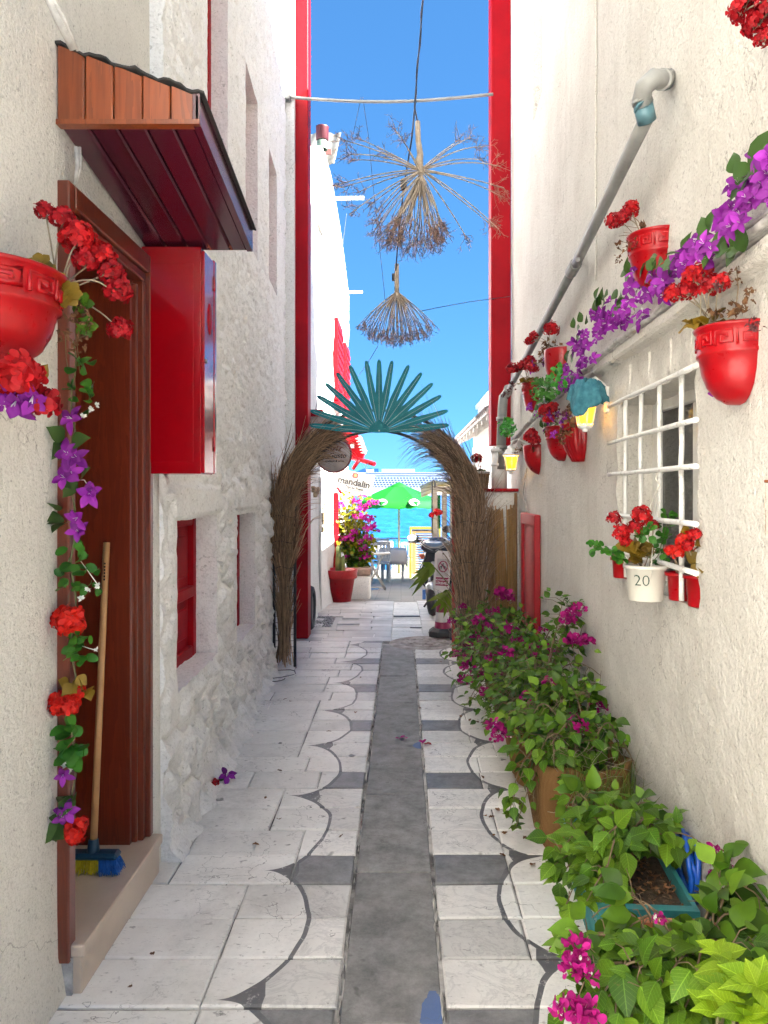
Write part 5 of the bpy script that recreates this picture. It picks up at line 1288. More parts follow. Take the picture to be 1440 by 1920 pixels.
def bundle(sgn, n, s0f, wfun, lmin, lmax, name, mat, stray=0.02, thick=0.0030):
    mb = MB(); mb.s = True
    for k in range(n):
        s0 = s0f(); L = rnd.uniform(lmin, lmax); m = 6
        a = rnd.uniform(0, 6.283); q = math.sqrt(rnd.random()); drift = rnd.gauss(0, stray); dr2 = rnd.gauss(0, stray)
        pts = []; curl = rnd.gauss(0, 0.04)
        for i in range(m):
            t = i / (m-1); s = s0 + L*t; c, tg = center(s, sgn); w = wfun(s)
            if w <= 0: w = 0.01
            side = Vector((tg.z, 0, -tg.x))
            f = max(0, t - 0.55)
            pts.append(c + side*(w*q*math.cos(a) + drift*t + curl*t*t + drift*3*f*f) + Vector((0, 1, 0))*(w*0.75*q*math.sin(a) + dr2*t) + Vector((0, 0, -0.25*f*f*L*2 if s > ZS else 0)))
        th = thick*rnd.uniform(0.6, 1.5); mb.tube(pts, [th*1.1, th*1.2, th*1.1, th, th*0.8, th*0.35], 3, False)
    return mb.build(name, mat, AR, kind='stuff')
def wl(s):                                 # left: full from hip height to the shoulder, thin tied tail below
    if s < 0.75: return 0.045 + 0.05*max(0, 0.25 - s)/0.25
    if s < 0.95: return 0.045 + 0.065*(s-0.75)/0.2
    if s < 1.75: return 0.112
    return max(0.03, 0.112*(1 - (s-1.75)/0.95))
bundle(-1, 1500, lambda: rnd.uniform(0.72, 1.98), wl, 0.26, 0.48, 'straw', m_straw, 0.042)
bundle(-1, 260, lambda: rnd.uniform(0.0, 0.45), wl, 0.4, 0.7, 'straw_tail', m_straw, 0.02)
bundle(-1, 280, lambda: rnd.uniform(0.9, 2.0), wl, 0.3, 0.5, 'stray_straw', m_strawg, 0.09, 0.0016)
def wr(s):
    if s < 1.5: return 0.125
    return max(0.035, 0.125*(1 - (s-1.5)/1.2))
bundle(1, 1900, lambda: rnd.uniform(0.0, 1.90), wr, 0.30, 0.52, 'straw', m_strawg, 0.05)
bundle(1, 500, lambda: rnd.uniform(0.4, 1.5), wr, 0.4, 0.6, 'straw_pale', m_straw, 0.02)
bundle(1, 460, lambda: rnd.uniform(0.5, 2.0), wr, 0.3, 0.5, 'stray_straw', m_strawg, 0.11, 0.0016)
for sgn in (-1, 1):                        # solid core so the bundles are not see-through, and tie wires
    mb = MB(); ss = [0.80 + q*0.085 for q in range(11)] if sgn < 0 else [0.05 + q*0.14 for q in range(13)]
    wf = wl if sgn < 0 else wr
    mb.tube([center(s, sgn)[0] for s in ss], [wf(s)*0.5*(0.3 if i in (0, len(ss)-1) else 1) for i, s in enumerate(ss)], 10); mb.build('straw_core', m_strawg, AR)
    for s in ((0.86, 1.08, 1.3) if sgn < 0 else (0.5, 0.9, 1.25)):
        c, tg = center(s, sgn); w = wf(s)*0.99; mb = MB(); side = Vector((tg.z, 0, -tg.x))
        mb.tube([c + side*w*math.cos(q*0.314) + Vector((0, w*0.78*math.sin(q*0.314), 0.01*math.sin(q))) for q in range(20)], 0.003, 4, closed=True); mb.build('tie_wire', m_black, AR)
mb = MB()                                   # loose wire loop on the ground by the left foot
mb.tube([Vector((AX - 0.80 + 0.13*math.cos(q*0.5), 6.15 + 0.14*math.sin(q*0.5), 0.012 + 0.006*math.sin(q*1.3))) for q in range(13)], 0.0035, 5)
mb.tube([Vector((AX - 0.83 + 0.10*math.cos(q*0.45+2), 5.98 + 0.10*math.sin(q*0.45+2), 0.012)) for q in range(11)], 0.0035, 5)
tag(mb.build('wire_loop', m_black), 'loose dark wire loops lying at the foot of the straw arch', 'wire')

FN = thing('palm_fan', P(711, 811, 6.38), 'teal metal palm leaf fan mounted on top of the straw arch', 'ornament')
fc = P(711, 811, 6.38)
angs = [0, 10.3, 23.8, 35.5, 47.6, 59.5, 72.5, 84]
lens = [0.62, 0.62, 0.625, 0.625, 0.62, 0.615, 0.615, 0.60]
for i, (a, L) in enumerate(zip(angs, lens)):
    for sgn in ((1,) if i == 0 else (1, -1)):
        w0 = 0.034
        right = [(0.004, 0.02), (0.0125, 0.12), (0.022, 0.21), (0.031, 0.285), (0.029, 0.36), (0.025, 0.46), (0.020, L-0.05), (0.0165, L-0.022), (0.010, L-0.006), (0.0, L)]
        outl = right + [(-x, z) for x, z in reversed(right[:-1])]
        yo = 0.0042*(i % 2) + 0.0015*i*(1 if sgn > 0 else 0.7)
        mt = Matrix.Translation(fc + Vector((0, -0.03 + yo, 0))) @ Matrix.Rotation(R(a*sgn), 4, 'Y')
        mb = MB(); mb.prism(outl, 0.004, mt); bl = mb.build('blade', m_teal, FN)
        mb = MB(); mt2 = Matrix.Translation(fc + Vector((0, -0.03 + yo - 0.0030, 0))) @ Matrix.Rotation(R(a*sgn), 4, 'Y')
        mb.prism([(-0.0013, 0.09), (0.0013, 0.09), (0.0011, L-0.03), (-0.0011, L-0.03)], 0.0016, mt2); mb.build('midrib', m_tealline, bl)
mb = MB(); mt = Matrix.Translation(fc + Vector((0, -0.040, 0)))
mb.prism([(-0.05, -0.005), (0.05, -0.005), (0.045, 0.03), (0.028, 0.085), (0.0, 0.105), (-0.028, 0.085), (-0.045, 0.03)], 0.006, mt); mb.build('hub_plate', m_teal, FN)
mb = MB(); mb.tube([fc + Vector((0, -0.046, 0.012)), fc + Vector((0, -0.040, 0.012))], 0.006, 8); mb.build('bolt', m_tealline, FN)

# ------------------------------------------------------------------ hanging dried umbels
m_umb = M('dried_stalk', (0.46, 0.38, 0.29), 0.8, (0.34, 0.27, 0.20), 40)
m_tip = M('dried_twiglets', (0.24, 0.15, 0.12), 0.85, (0.36, 0.20, 0.12), 30)
def ray(mb_s, mb_t, a, b, bend, r0, twig, ntw, droop=0.0):
    pts = curve(a, b, bend, 7); mb_s.tube(pts, [r0*(1 - 0.45*q/6) for q in range(7)], 5, False)
    d = (pts[-1] - pts[-3]).normalized()
    for _ in range(ntw):
        t0 = pts[-1].lerp(pts[-2], rnd.random()*1.0); dd = (d*0.9 + rv(0.95) + Vector((0, 0, -droop))).normalized(); l1 = twig*rnd.uniform(0.5, 1.0)
        m_ = t0 + dd*l1*0.6 + rv(0.1)*l1; e = t0 + dd*l1 + rv(0.25)*l1
        mb_t.tube([t0, m_, e], [0.0022, 0.0017, 0.0011], 3, False)
        for _ in range(3):
            e2 = m_.lerp(e, rnd.random()) ; mb_t.tube([e2, e2 + (dd + rv(1.1)).normalized()*l1*0.42], [0.0014, 0.0010], 3, False)
            
U1 = thing('dried_umbel', P(790, 320, 5.0), 'large dried flower umbel hanging upside down with wide spreading rays', 'ornament', 'hanging dried umbels')
hub = P(789, 320, 5.0); st = MB(); tw = MB()
outer = [(650, 290, -.2), (640, 262, .1), (668, 258, .2), (628, 348, -.1), (640, 352, .15), (655, 402, -.2), (738, 240, .15), (755, 262, -.2), (715, 285, .25), (882, 258, .1), (905, 275, -.15), (862, 262, .2), (938, 312, .1), (945, 352, -.1), (940, 368, .15), (925, 425, .1), (935, 430, -.12), (880, 455, .1), (690, 388, .3), (705, 400, -.3), (670, 362, .3), (700, 420, .2), (660, 300, .3), (905, 300, .3)]
for (px, py, dd) in outer:
    ray(st, tw, hub + rv(0.01), P(px, py, 5.0 + dd*1.3), Vector((0, 0, 0.02)) + rv(0.015), 0.0055, 0.095, 11)
for k in range(64):
    a = rnd.uniform(0, 6.283); q = math.sqrt(rnd.random()); b_ = hub + Vector((0.27*q*math.cos(a) - 0.06, 0.26*q*math.sin(a), -0.42 - 0.10*(1-q) + rnd.uniform(-0.03, 0.03)))
    ray(st, tw, hub + rv(0.012) + Vector((0, 0, -0.03)), b_, rv(0.03), 0.0042, 0.085, 7, 0.25)
st.build('rays', m_umb, U1, kind='stuff'); tw.build('twiglets', m_tip, U1, kind='stuff')
mb = MB(); mb.tube([P(783, 228, 5.0), P(784, 262, 5.0), P(788, 290, 5.0), P(786, 300, 5.0), hub + Vector((0, 0, -0.02))], [0.017, 0.018, 0.021, 0.026, 0.022], 10); mb.build('stalk', m_umb, U1)
U2 = thing('dried_umbel', P(745, 560, 6.0), 'smaller dried flower umbel hanging lower with a closed bell of rays', 'ornament', 'hanging dried umbels')
hub2 = P(744, 548, 6.0); st = MB(); tw = MB()
for k in range(76):
    a = k*2.39996; q = math.sqrt((k+0.5)/76); spread = 0.33*q
    b_ = hub2 + Vector((spread*math.cos(a), spread*math.sin(a), -0.40 + 0.13*q*q + rnd.uniform(-0.015, 0.015)))
    ray(st, tw, hub2 + rv(0.008), b_, Vector((math.cos(a), math.sin(a), 0.4))*0.02, 0.0036, 0.055, 8, 0.5)
st.build('rays', m_umb, U2, kind='stuff'); tw.build('twiglets', m_tip, U2, kind='stuff')
mb = MB(); mb.tube([P(744, 495, 6.0), P(744, 535, 6.0), hub2], [0.017, 0.019, 0.02], 10); mb.build('stalk', m_umb, U2)
# cables from above
top = P(799, -120, 4.4)
for k, (dx, lab) in enumerate(((0, 'dark twisted cable holding the large dried umbel from above'), (6, 'second dark strand of the overhead cable above the large dried umbel'))):
    pts = [P(798 + dx*0.3*math.sin(q*1.7) - 21*q/9, -60 + 262*q/9, 4.6 + 0.4*q/9) for q in range(10)] + [P(783, 228, 5.0)]
    wire('overhead_cable', pts, 0.0045, m_darkcable, lab, 'cable', 'overhead cables')
wire('overhead_cable', [P(778, 200, 5.02), P(772, 260, 5.1), P(764, 310, 5.2), P(757, 350, 5.3), P(750, 420, 5.6), P(745, 470, 5.9), P(741, 520, 6.02), P(742, 550, 6.0)], 0.006, m_darkcable, 'dark cable looping from the large umbel to the smaller one', 'cable', 'overhead cables')
mb = MB(); mb.cbox(P(757, 345, 5.3) + Vector((-0.022, -0.02, -0.045)), P(757, 345, 5.3) + Vector((0.022, 0.02, 0.035)), 0.006); mb.build('junction_box', m_black, bpy.data.objects['overhead_cable.002'])
mb = MB(); mb.cbox(P(738, 520, 6.02) + Vector((-0.014, -0.014, -0.03)), P(738, 520, 6.02) + Vector((0.014, 0.014, 0.03)), 0.004); mb.build('junction_box', m_black, bpy.data.objects['overhead_cable.002'])
for (pts, lab) in (([P(677, 182, 7.55), P(668, 225, 7.6), P(660, 262, 7.7)], 'thin string tied to the overhead pipe, slanting to the white building'),
                   ([P(680, 182, 7.55), P(690, 250, 7.6), P(705, 400, 7.8), P(720, 540, 8.0), P(722, 570, 8.0)], 'long thin string hanging from the overhead pipe'),
                   ([P(790, 583, 6.0), P(830, 575, 6.4), P(880, 566, 7.0), P(955, 556, 7.6)], 'thin wire from the smaller umbel to the red pilaster'),
                   ([P(708, 650, 7.0), P(690, 680, 7.5), P(672, 705, 8.5), P(640, 740, 9.5)], 'thin wire running down behind the teal fan'),
                   ([P(650, 400, 11), P(620, 640, 9.5), P(590, 775, 8.2)], 'thin dark wire crossing the white building front')):
    wire('thin_wire', pts, 0.0028, m_darkcable, lab, 'wire', 'thin wires across the lane')
# ------------------------------------------------------------------ planters along the cream wall
def burlap_mat():
    m, nt, b = newmat('burlap')
    pos = _pos(nt)
    w1 = nt.nodes.new('ShaderNodeTexWave'); w1.bands_direction = 'Z'; w1.inputs['Scale'].default_value = 70; w1.inputs['Distortion'].default_value = 1.5; nt.links.new(pos, w1.inputs['Vector'])
    w2 = nt.nodes.new('ShaderNodeTexWave'); w2.bands_direction = 'X'; w2.inputs['Scale'].default_value = 70; w2.inputs['Distortion'].default_value = 1.5; nt.links.new(pos, w2.inputs['Vector'])
    f = _math(nt, 'MULTIPLY', w1.outputs['Fac'], w2.outputs['Fac'])
    c = _mix(nt, f, (0.15, 0.078, 0.030), (0.31, 0.175, 0.072)); c = _mix(nt, _ramp(nt, _noise(nt, pos, 6, 5), [(0.4, 0.0), (0.75, 0.6)]), c, (0.12, 0.06, 0.022))
    nt.links.new(c, b.inputs['Base Color']); b.inputs['Roughness'].default_value = 0.95; b.inputs['Specular IOR Level'].default_value = 0.1
    nt.links.new(_bump(nt, f, 0.5, 0.003), b.inputs['Normal']); return m
m_burlap = burlap_mat()
def burlap_pot(name, c, rx, ry, h, label, seed):
    T = thing(name, c, label, 'planter', 'burlap wrapped planters along the cream wall')
    mb = MB(); mb.s = True; n, m = 56, 16; vs = []
    for j in range(m+1):
        t = j/m
        for k in range(n):
            a = 2*math.pi*k/n; ca, sa = math.cos(a), math.sin(a); q = 4.0
            sup = 1/((abs(ca)**q + abs(sa)**q)**(1/q))
            fold = 0.11*nz(ca*1.5, sa*1.5, seed + t*0.8, 1.7)*(0.3 + t) + 0.05*nz(ca*4, sa*4, seed + t*2, 1.0)
            w = 0.86 + 0.14*t + fold + (0.05*math.sin(t*3.1))
            vs.append(c + Vector((rx*sup*ca*w, ry*sup*sa*w, h*t*(1 + 0.16*nz(ca*1.2, sa*1.2, seed+5, 1.3)))))
    for j, (s, dz) in enumerate(((0.93, 0.004), (0.88, -0.03), (0.84, -0.10))):      # turned-in mouth
        for k in range(n):
            p = vs[m*n + k]; vs.append(c + Vector(((p.x-c.x)*s, (p.y-c.y)*s, p.z - c.z + dz)))
    mb.add(vs, [(j*n+k, j*n+(k+1) % n, (j+1)*n+(k+1) % n, (j+1)*n+k) for j in range(m+3) for k in range(n)])
    mb.build('sack', m_burlap, T)
    mb = MB(); mb.lathe([(0.0, 0.0), (0.5, 0.004), (0.95, -0.004)], c + Vector((0, 0, h-0.07)), 20, sx=rx*0.92, sy=ry*0.92); mb.build('soil', m_soil, T)
    return T
burlap_pot('burlap_planter', Vector((0.775, 3.30, 0.0)), 0.205, 0.26, 0.36, 'nearest burlap wrapped planter, its open mouth showing beside the grass', 1.0)
burlap_pot('burlap_planter', Vector((0.77, 3.98, 0.0)), 0.20, 0.24, 0.33, 'second burlap planter almost hidden under the bougainvillea', 2.0)
burlap_pot('burlap_planter', Vector((0.79, 4.75, 0.0)), 0.19, 0.24, 0.32, 'third burlap planter buried deep in the bougainvillea', 3.0)
burlap_pot('burlap_planter', Vector((0.80, 5.55, 0.0)), 0.18, 0.24, 0.30, 'farthest burlap planter near the red shutter board', 4.0)

m_tealp = M('teal_plastic', (0.03, 0.20, 0.21), 0.4, (0.022, 0.15, 0.16), 7, coat=0.1)
def trough(c, lx, ly, h, mat, label, ribs=True, group='troughs along the cream wall', angle=0.0):
    T = thing('planter_trough', c, label, 'planter', group)
    rot = Matrix.Rotation(angle, 3, 'Z')
    def ring(z, s): return [c + rot @ Vector((x*lx/2*s, y*ly/2*s, z)) for x, y in ((-1, -1), (1, -1), (1, 1), (-1, 1))]
    mb = MB(); rr = [ring(0, 0.80), ring(h-0.03, 0.965), ring(h-0.03, 1.03), ring(h, 1.03), ring(h, 0.94), ring(h-0.05, 0.92)]
    vs = [p for r_ in rr for p in r_]; fs = [(3, 2, 1, 0)]
    for j in range(5):
        for k in range(4): fs.append((4*j+k, 4*j+(k+1) % 4, 4*j+4+(k+1) % 4, 4*j+4+k))
    mb.add(vs, fs); mb.build('tub', mat, T)
    if ribs:
        A, B = rr[0], rr[1]
        for (k, n) in ((0, 12), (1, 24), (3, 24)):
            k2 = (k+1) % 4
            for q in range(1, n):
                t = q/n; a = A[k].lerp(A[k2], t); b_ = B[k].lerp(B[k2], t); mb = MB(); mb.tube([a.lerp(b_, 0.06), a.lerp(b_, 0.82)], 0.0038, 5); mb.build('rib', mat, T)
    mb = MB(); q = ring(h-0.045, 0.92); nn = 10; vs = []
    for i in range(nn+1):
        for j in range(nn+1):
            p = q[0].lerp(q[1], i/nn).lerp(q[3].lerp(q[2], i/nn), j/nn); vs.append(p + Vector((0, 0, 0.02*nz(p.x, p.y, 0, 16))))
    mb.s = True; mb.add(vs, [(i*(nn+1)+j, (i+1)*(nn+1)+j, (i+1)*(nn+1)+j+1, i*(nn+1)+j+1) for i in range(nn) for j in range(nn)]); mb.build('soil', m_soil, T)
    return T
trough(Vector((0.755, 2.56, 0.0)), 0.30, 0.66, 0.26, m_tealp, 'teal ribbed trough with bare soil showing behind the front leaves', angle=R(-4))
trough(Vector((0.74, 1.86, 0.0)), 0.30, 0.62, 0.26, M('terracotta_plastic', (0.40, 0.14, 0.06), 0.6, (0.32, 0.11, 0.05), 8), 'terracotta trough hidden under the leaves at the bottom picture corner', ribs=False, angle=R(-3))
# wood bark crumbs on the teal trough's soil, blue hose coil behind
mb = MB()
for _ in range(240):
    p = Vector((0.755 + rnd.uniform(-0.12, 0.12), 2.44 + rnd.uniform(-0.17, 0.2), 0.222 + rnd.uniform(0, 0.008))); leaf(mb, p, Vector((rnd.uniform(-1, 1), rnd.uniform(-1, 1), 0.2)), runit(), rnd.uniform(0.01, 0.03), 0.004, OVATE, 0.4, 0.3)
tag(mb.build('bark_mulch', m_dry, kind='stuff'), 'brown bark crumbs on the soil of the teal trough', 'bark')
HS = MB()
pts = []
for q in range(70):
    a = q*0.36; rr = 0.095 + 0.006*math.sin(q*0.7); pts.append(Vector((0.948 + 0.018*math.sin(q*0.5), 2.50 + rr*math.cos(a)*1.1, 0.235 + rr*math.sin(a) + 0.0004*q)))
HS.tube(pts, 0.0095, 8)
tag(HS.build('garden_hose', M('blue_hose', (0.006, 0.10, 0.55), 0.35, (0.005, 0.07, 0.42), 9, coat=0.2)), 'coiled bright blue garden hose between the teal trough and the wall', 'hose')

# ------------------------------------------------------------------ bougainvilleas
LM = [leafmesh('leaf_blade', m_leafv, OVATE, 0.36, f, c, w) for f, c, w in ((0.25, 0.30, 0.0), (0.15, 0.45, 0.06), (0.35, 0.15, 0.04), (0.1, 0.6, 0.0))]
LY = [leafmesh('young_blade', m_youngv, OVATE, 0.38, f, c, w) for f, c, w in ((0.3, 0.2, 0.0), (0.2, 0.4, 0.05))]
LL = [leafmesh('lime_blade', m_lime, OVATE, 0.36, f, c, w) for f, c, w in ((0.35, 0.15, 0.03), (0.2, 0.5, 0.05), (0.3, -0.1, 0.03), (0.15, 0.8, 0.04))]
def bougainvillea(base, tips, label, per=14, size=0.05, nobj=120, flowers=(), fr=0.045, spread=0.11, young=0.15, group='bougainvilleas along the cream wall', name='bougainvillea', clump=6, yl=None, clear=()):
    """branches from base to each tip, leaves along the outer half of each; the nobj leaves nearest the lane are parts of their own"""
    T = thing(name, base, label, 'plant', group)
    st = MB(); L = []
    for tp in tips:
        tp = Vector(tp); b0 = Vector(base) + Vector((rnd.uniform(-0.05, 0.05), rnd.uniform(-0.1, 0.1), 0))
        pts = curve(b0, tp, Vector((0, 0, 0.12)) + rv(0.05), 9); st.tube(pts, [0.005*(1 - 0.65*q/8) for q in range(9)], 5, False)
        for k in range(per):
            t = rnd.uniform(0.30, 1.0); i = min(7, int(t*8)); p = pts[i].lerp(pts[i+1], t*8 - i); dr = (pts[i+1] - pts[i]).normalized()
            sd = runit(); sd = (sd - dr*sd.dot(dr)).normalized()
            off = rnd.uniform(0.0, spread); q = p + sd*off
            if off > 0.04 and rnd.random() < 0.6: st.tube([p, p.lerp(q, 0.5) + Vector((0, 0, 0.012)), q], [0.0022, 0.0017, 0.0012], 3, False)
            d = (sd*0.8 + dr*0.5 + Vector((-0.15, -0.1, -0.25)) + rv(0.35)).normalized()
            L.append((q, d, (Vector((-0.25, -0.35, 0.9)) + rv(0.45)).normalized(), size*rnd.uniform(0.45, 1.2), rnd.random() < young))
        for k in range(clump):                # rosette of young leaves at the tip
            a = k*6.283/clump; d = Vector((math.cos(a), math.sin(a), rnd.uniform(0.0, 0.7))).normalized()
            L.append((pts[-1], d, Vector((0, 0, 1)), size*rnd.uniform(0.45, 0.85), rnd.random() < 0.6 + young))
    def px(p): return CX + F*p.x/p.y, CY - F*(p.z-EYE)/p.y
    L = [l for l in L if l[0].x < RX(l[0].y) - 0.03 and l[0].z > 0.02 and not any(a < px(l[0] + l[1]*l[3]*0.5)[0] < b_ and c < px(l[0] + l[1]*l[3]*0.5)[1] < d_ for a, b_, c, d_ in clear)]
    L.sort(key=lambda l: l[0].length)
    for i, (q, d, nn, s, yg) in enumerate(L[:nobj]): inst('leaf', rnd.choice((yl or LY) if yg else LM), frame(q, d, nn, s), T)
    for (flag, mm, nm) in ((False, m_leaf, 'foliage'), (True, m_leafyoung, 'young_foliage')):
        mb = MB()
        for (q, d, nn, s, yg) in L[nobj:]:
            if yg == flag: leaf(mb, q, d, nn, s, s*0.36, OVATE, rnd.uniform(0.1, 0.35), rnd.uniform(0.15, 0.5))
        if mb.v: mb.build(nm, mm, T, kind='stuff')
    st.build('stems', m_twig, T)
    for (p, r_) in flowers:
        p = cam.location + (Vector(p) - cam.location) * (1 - 0.09/Vector(p).length*1.6); r_ *= 1.15
        mb = MB(); bract_cluster(mb, p, r_, 30); fl_ = soft(mb.build('bract_cluster', m_magenta, T))
        mb = MB()
        for _ in range(5): leaf(mb, p + runit()*r_*0.6, runit(), runit(), 0.010, 0.004, ROUND, 0.1, 0.1)
        mb.build('white_bud', m_whitebud, fl_, kind='stuff')
    return T
def cloud(n, x, y, z, top=None):
    return [(rnd.uniform(*x), rnd.uniform(*y), rnd.uniform(*z)) for _ in range(n)]
# farthest to nearest; tips measured on the photograph at the planters' distances
bougainvillea(Vector((0.80, 5.62, 0.26)), cloud(34, (0.40, 1.0), (5.35, 6.15), (0.22, 0.62)), 'bougainvillea at the straw arch leg, farthest of the row', 20, 0.055, 40,
              [(P(862, 1228, 5.7), 0.06), (P(943, 1118, 5.9), 0.075), (P(955, 1122, 5.85), 0.05), (P(912, 1180, 5.6), 0.05), (P(890, 1195, 5.6), 0.04), (P(848, 1165, 5.8), 0.035), (P(868, 1138, 5.9), 0.03), (P(900, 1165, 5.5), 0.05), (P(925, 1150, 5.6), 0.05), (P(880, 1215, 5.4), 0.04), (P(935, 1185, 5.4), 0.05), (P(905, 1205, 5.4), 0.045)], spread=0.12)
bougainvillea(Vector((0.79, 4.80, 0.28)), cloud(38, (0.36, 0.98), (4.35, 5.35), (0.14, 0.66)), 'dense bougainvillea in front of the red shutter with magenta clusters', 22, 0.055, 90,
              [(P(985, 1208, 4.9), 0.05), (P(1010, 1212, 4.8), 0.055), (P(1022, 1208, 4.85), 0.04), (P(970, 1200, 4.9), 0.035), (P(880, 1250, 5.0), 0.05), (P(872, 1275, 4.9), 0.045), (P(935, 1265, 4.8), 0.03), (P(1020, 1180, 5.0), 0.03), (P(950, 1225, 4.5), 0.045), (P(905, 1300, 4.5), 0.04), (P(1000, 1240, 4.4), 0.045), (P(920, 1235, 4.7), 0.04), (P(960, 1180, 4.9), 0.05), (P(895, 1265, 4.7), 0.045), (P(1035, 1225, 4.6), 0.04)], spread=0.12)
bougainvillea(Vector((0.79, 4.0, 0.30)), cloud(36, (0.42, 0.95), (3.65, 4.5), (0.16, 0.62)) + [P(1070, 1140, 4.15), P(1085, 1130, 4.15), P(1075, 1175, 4.1), P(1060, 1120, 4.2), P(1095, 1200, 4.1), P(1150, 1290, 3.7), P(1130, 1270, 3.8)], 'bougainvillea with one tall flowering shoot rising against the cream wall', 22, 0.056, 170,
              [(P(1072, 1155, 4.1), 0.05), (P(1085, 1145, 4.15), 0.04), (P(1065, 1165, 4.1), 0.04), (P(1085, 1200, 4.05), 0.055), (P(1100, 1205, 4.05), 0.045), (P(1072, 1205, 4.05), 0.045), (P(1118, 1320, 3.7), 0.032), (P(1130, 1330, 3.7), 0.03), (P(1030, 1280, 3.8), 0.035), (P(985, 1310, 3.8), 0.035)], spread=0.11)
bougainvillea(Vector((0.78, 3.34, 0.30)), cloud(26, (0.46, 0.92), (3.15, 3.75), (0.20, 0.56)) + [P(955, 1530, 3.1), P(962, 1500, 3.1), P(968, 1550, 3.08), P(1195, 1450, 3.1), P(1190, 1430, 3.15), P(1160, 1400, 3.2), P(930, 1370, 3.5), P(945, 1350, 3.5), P(1040, 1430, 3.05), P(1060, 1460, 3.02), P(1075, 1440, 3.05), P(1030, 1400, 3.1), P(1085, 1480, 3.0), P(1050, 1500, 3.0), P(1010, 1420, 3.08)], 'bougainvillea in the nearest burlap planter with trailing shoots on both sides', 20, 0.058, 200,
              [(P(1083, 1358, 3.35), 0.05), (P(1090, 1365, 3.35), 0.035), (P(925, 1360, 3.5), 0.035), (P(935, 1370, 3.5), 0.035), (P(950, 1375, 3.5), 0.03), (P(932, 1385, 3.5), 0.028)], spread=0.095)
bougainvillea(Vector((0.74, 2.60, 0.22)), [P(px, py, d) for px, py, d in ((1070, 1560, 2.55), (1110, 1545, 2.6), (1150, 1570, 2.5), (1050, 1600, 2.4), (1085, 1640, 2.35), (1180, 1590, 2.5), (1200, 1560, 2.65), (1045, 1650, 2.4), (1120, 1600, 2.4), (1080, 1520, 2.7), (1220, 1600, 2.5), (1240, 1555, 2.65), (1060, 1700, 2.3), (1100, 1690, 2.25), (1130, 1660, 2.3), (1305, 1580, 2.5), (1330, 1600, 2.4), (1290, 1590, 2.45), (1200, 1530, 2.8), (1035, 1625, 2.45))],
              'leafy young bougainvillea spilling over the teal trough', 16, 0.070, 300, [(P(1345, 1603, 2.3), 0.03), (P(1335, 1612, 2.3), 0.03), (P(1365, 1600, 2.3), 0.016), (P(1385, 1625, 2.3), 0.02), (P(1338, 1640, 2.3), 0.016)], 0.045, 0.06, 0.42, clear=((1185, 1260, 1635, 1700), (1275, 1315, 1600, 1660), (1085, 1150, 1700, 1790)))
bougainvillea(Vector((0.74, 1.86, 0.22)), [P(px, py, d) for px, py, d in ((1090, 1760, 1.95), (1075, 1790, 1.9), (1110, 1720, 2.05), (1100, 1850, 1.8), (1080, 1880, 1.75), (1150, 1830, 1.85), (1160, 1760, 1.95), (1220, 1730, 1.95), (1225, 1780, 1.9), (1240, 1850, 1.8), (1280, 1800, 1.85), (1180, 1880, 1.75), (1130, 1910, 1.7), (1300, 1750, 1.95), (1350, 1700, 2.0), (1390, 1680, 2.0), (1400, 1740, 1.9), (1420, 1650, 2.05), (1380, 1790, 1.85), (1330, 1840, 1.8), (1260, 1900, 1.72), (1420, 1780, 1.8), (1060, 1770, 1.95), (1200, 1820, 1.85), (1170, 1700, 2.1), (1440, 1700, 1.95), (1130, 1880, 1.70), (1180, 1930, 1.66), (1220, 1900, 1.7), (1260, 1940, 1.64), (1300, 1890, 1.7), (1100, 1930, 1.68), (1150, 1960, 1.62))],
              'big leafed bougainvillea filling the bottom picture corner', 15, 0.080, 300,
              [(P(1078, 1778, 1.85), 0.032), (P(1085, 1805, 1.82), 0.03), (P(1075, 1815, 1.82), 0.028), (P(1100, 1832, 1.8), 0.026), (P(1080, 1890, 1.72), 0.038), (P(1100, 1900, 1.72), 0.034), (P(1235, 1722, 1.95), 0.016), (P(1062, 1895, 1.72), 0.03)], 0.045, 0.07, 0.25, clear=((1160, 1320, 1580, 1735), (1085, 1150, 1690, 1750), (1440, 1500, 1500, 1640)))
# lime foliage plant in front of it
LT = thing('lime_plant', Vector((0.66, 1.60, 0.22)), 'bright lime green broad leafed plant at the bottom picture edge', 'plant')
st = MB()
for (px, py, d, n, s) in ((1375, 1870, 1.58, 9, 0.085), (1360, 1820, 1.64, 8, 0.07), (1420, 1850, 1.55, 7, 0.085), (1345, 1900, 1.56, 7, 0.07), (1395, 1905, 1.52, 8, 0.075), (1350, 1790, 1.70, 5, 0.06)):
    c = P(px, py, d); st.tube([Vector((0.70, 1.66, 0.22)), c - Vector((0, 0, 0.06)), c], 0.004, 5)
    for k in range(n):
        a = k*2.39996; el = 0.15 + 0.7*k/n; dd = Vector((math.cos(a)*math.cos(el), math.sin(a)*math.cos(el), math.sin(el)))
        inst('leaf', rnd.choice(LL), frame(c, dd, Vector((-0.1, -0.3, 1)), s*(1.05 - 0.5*k/n)), LT)
st.build('stems', m_stem, LT)
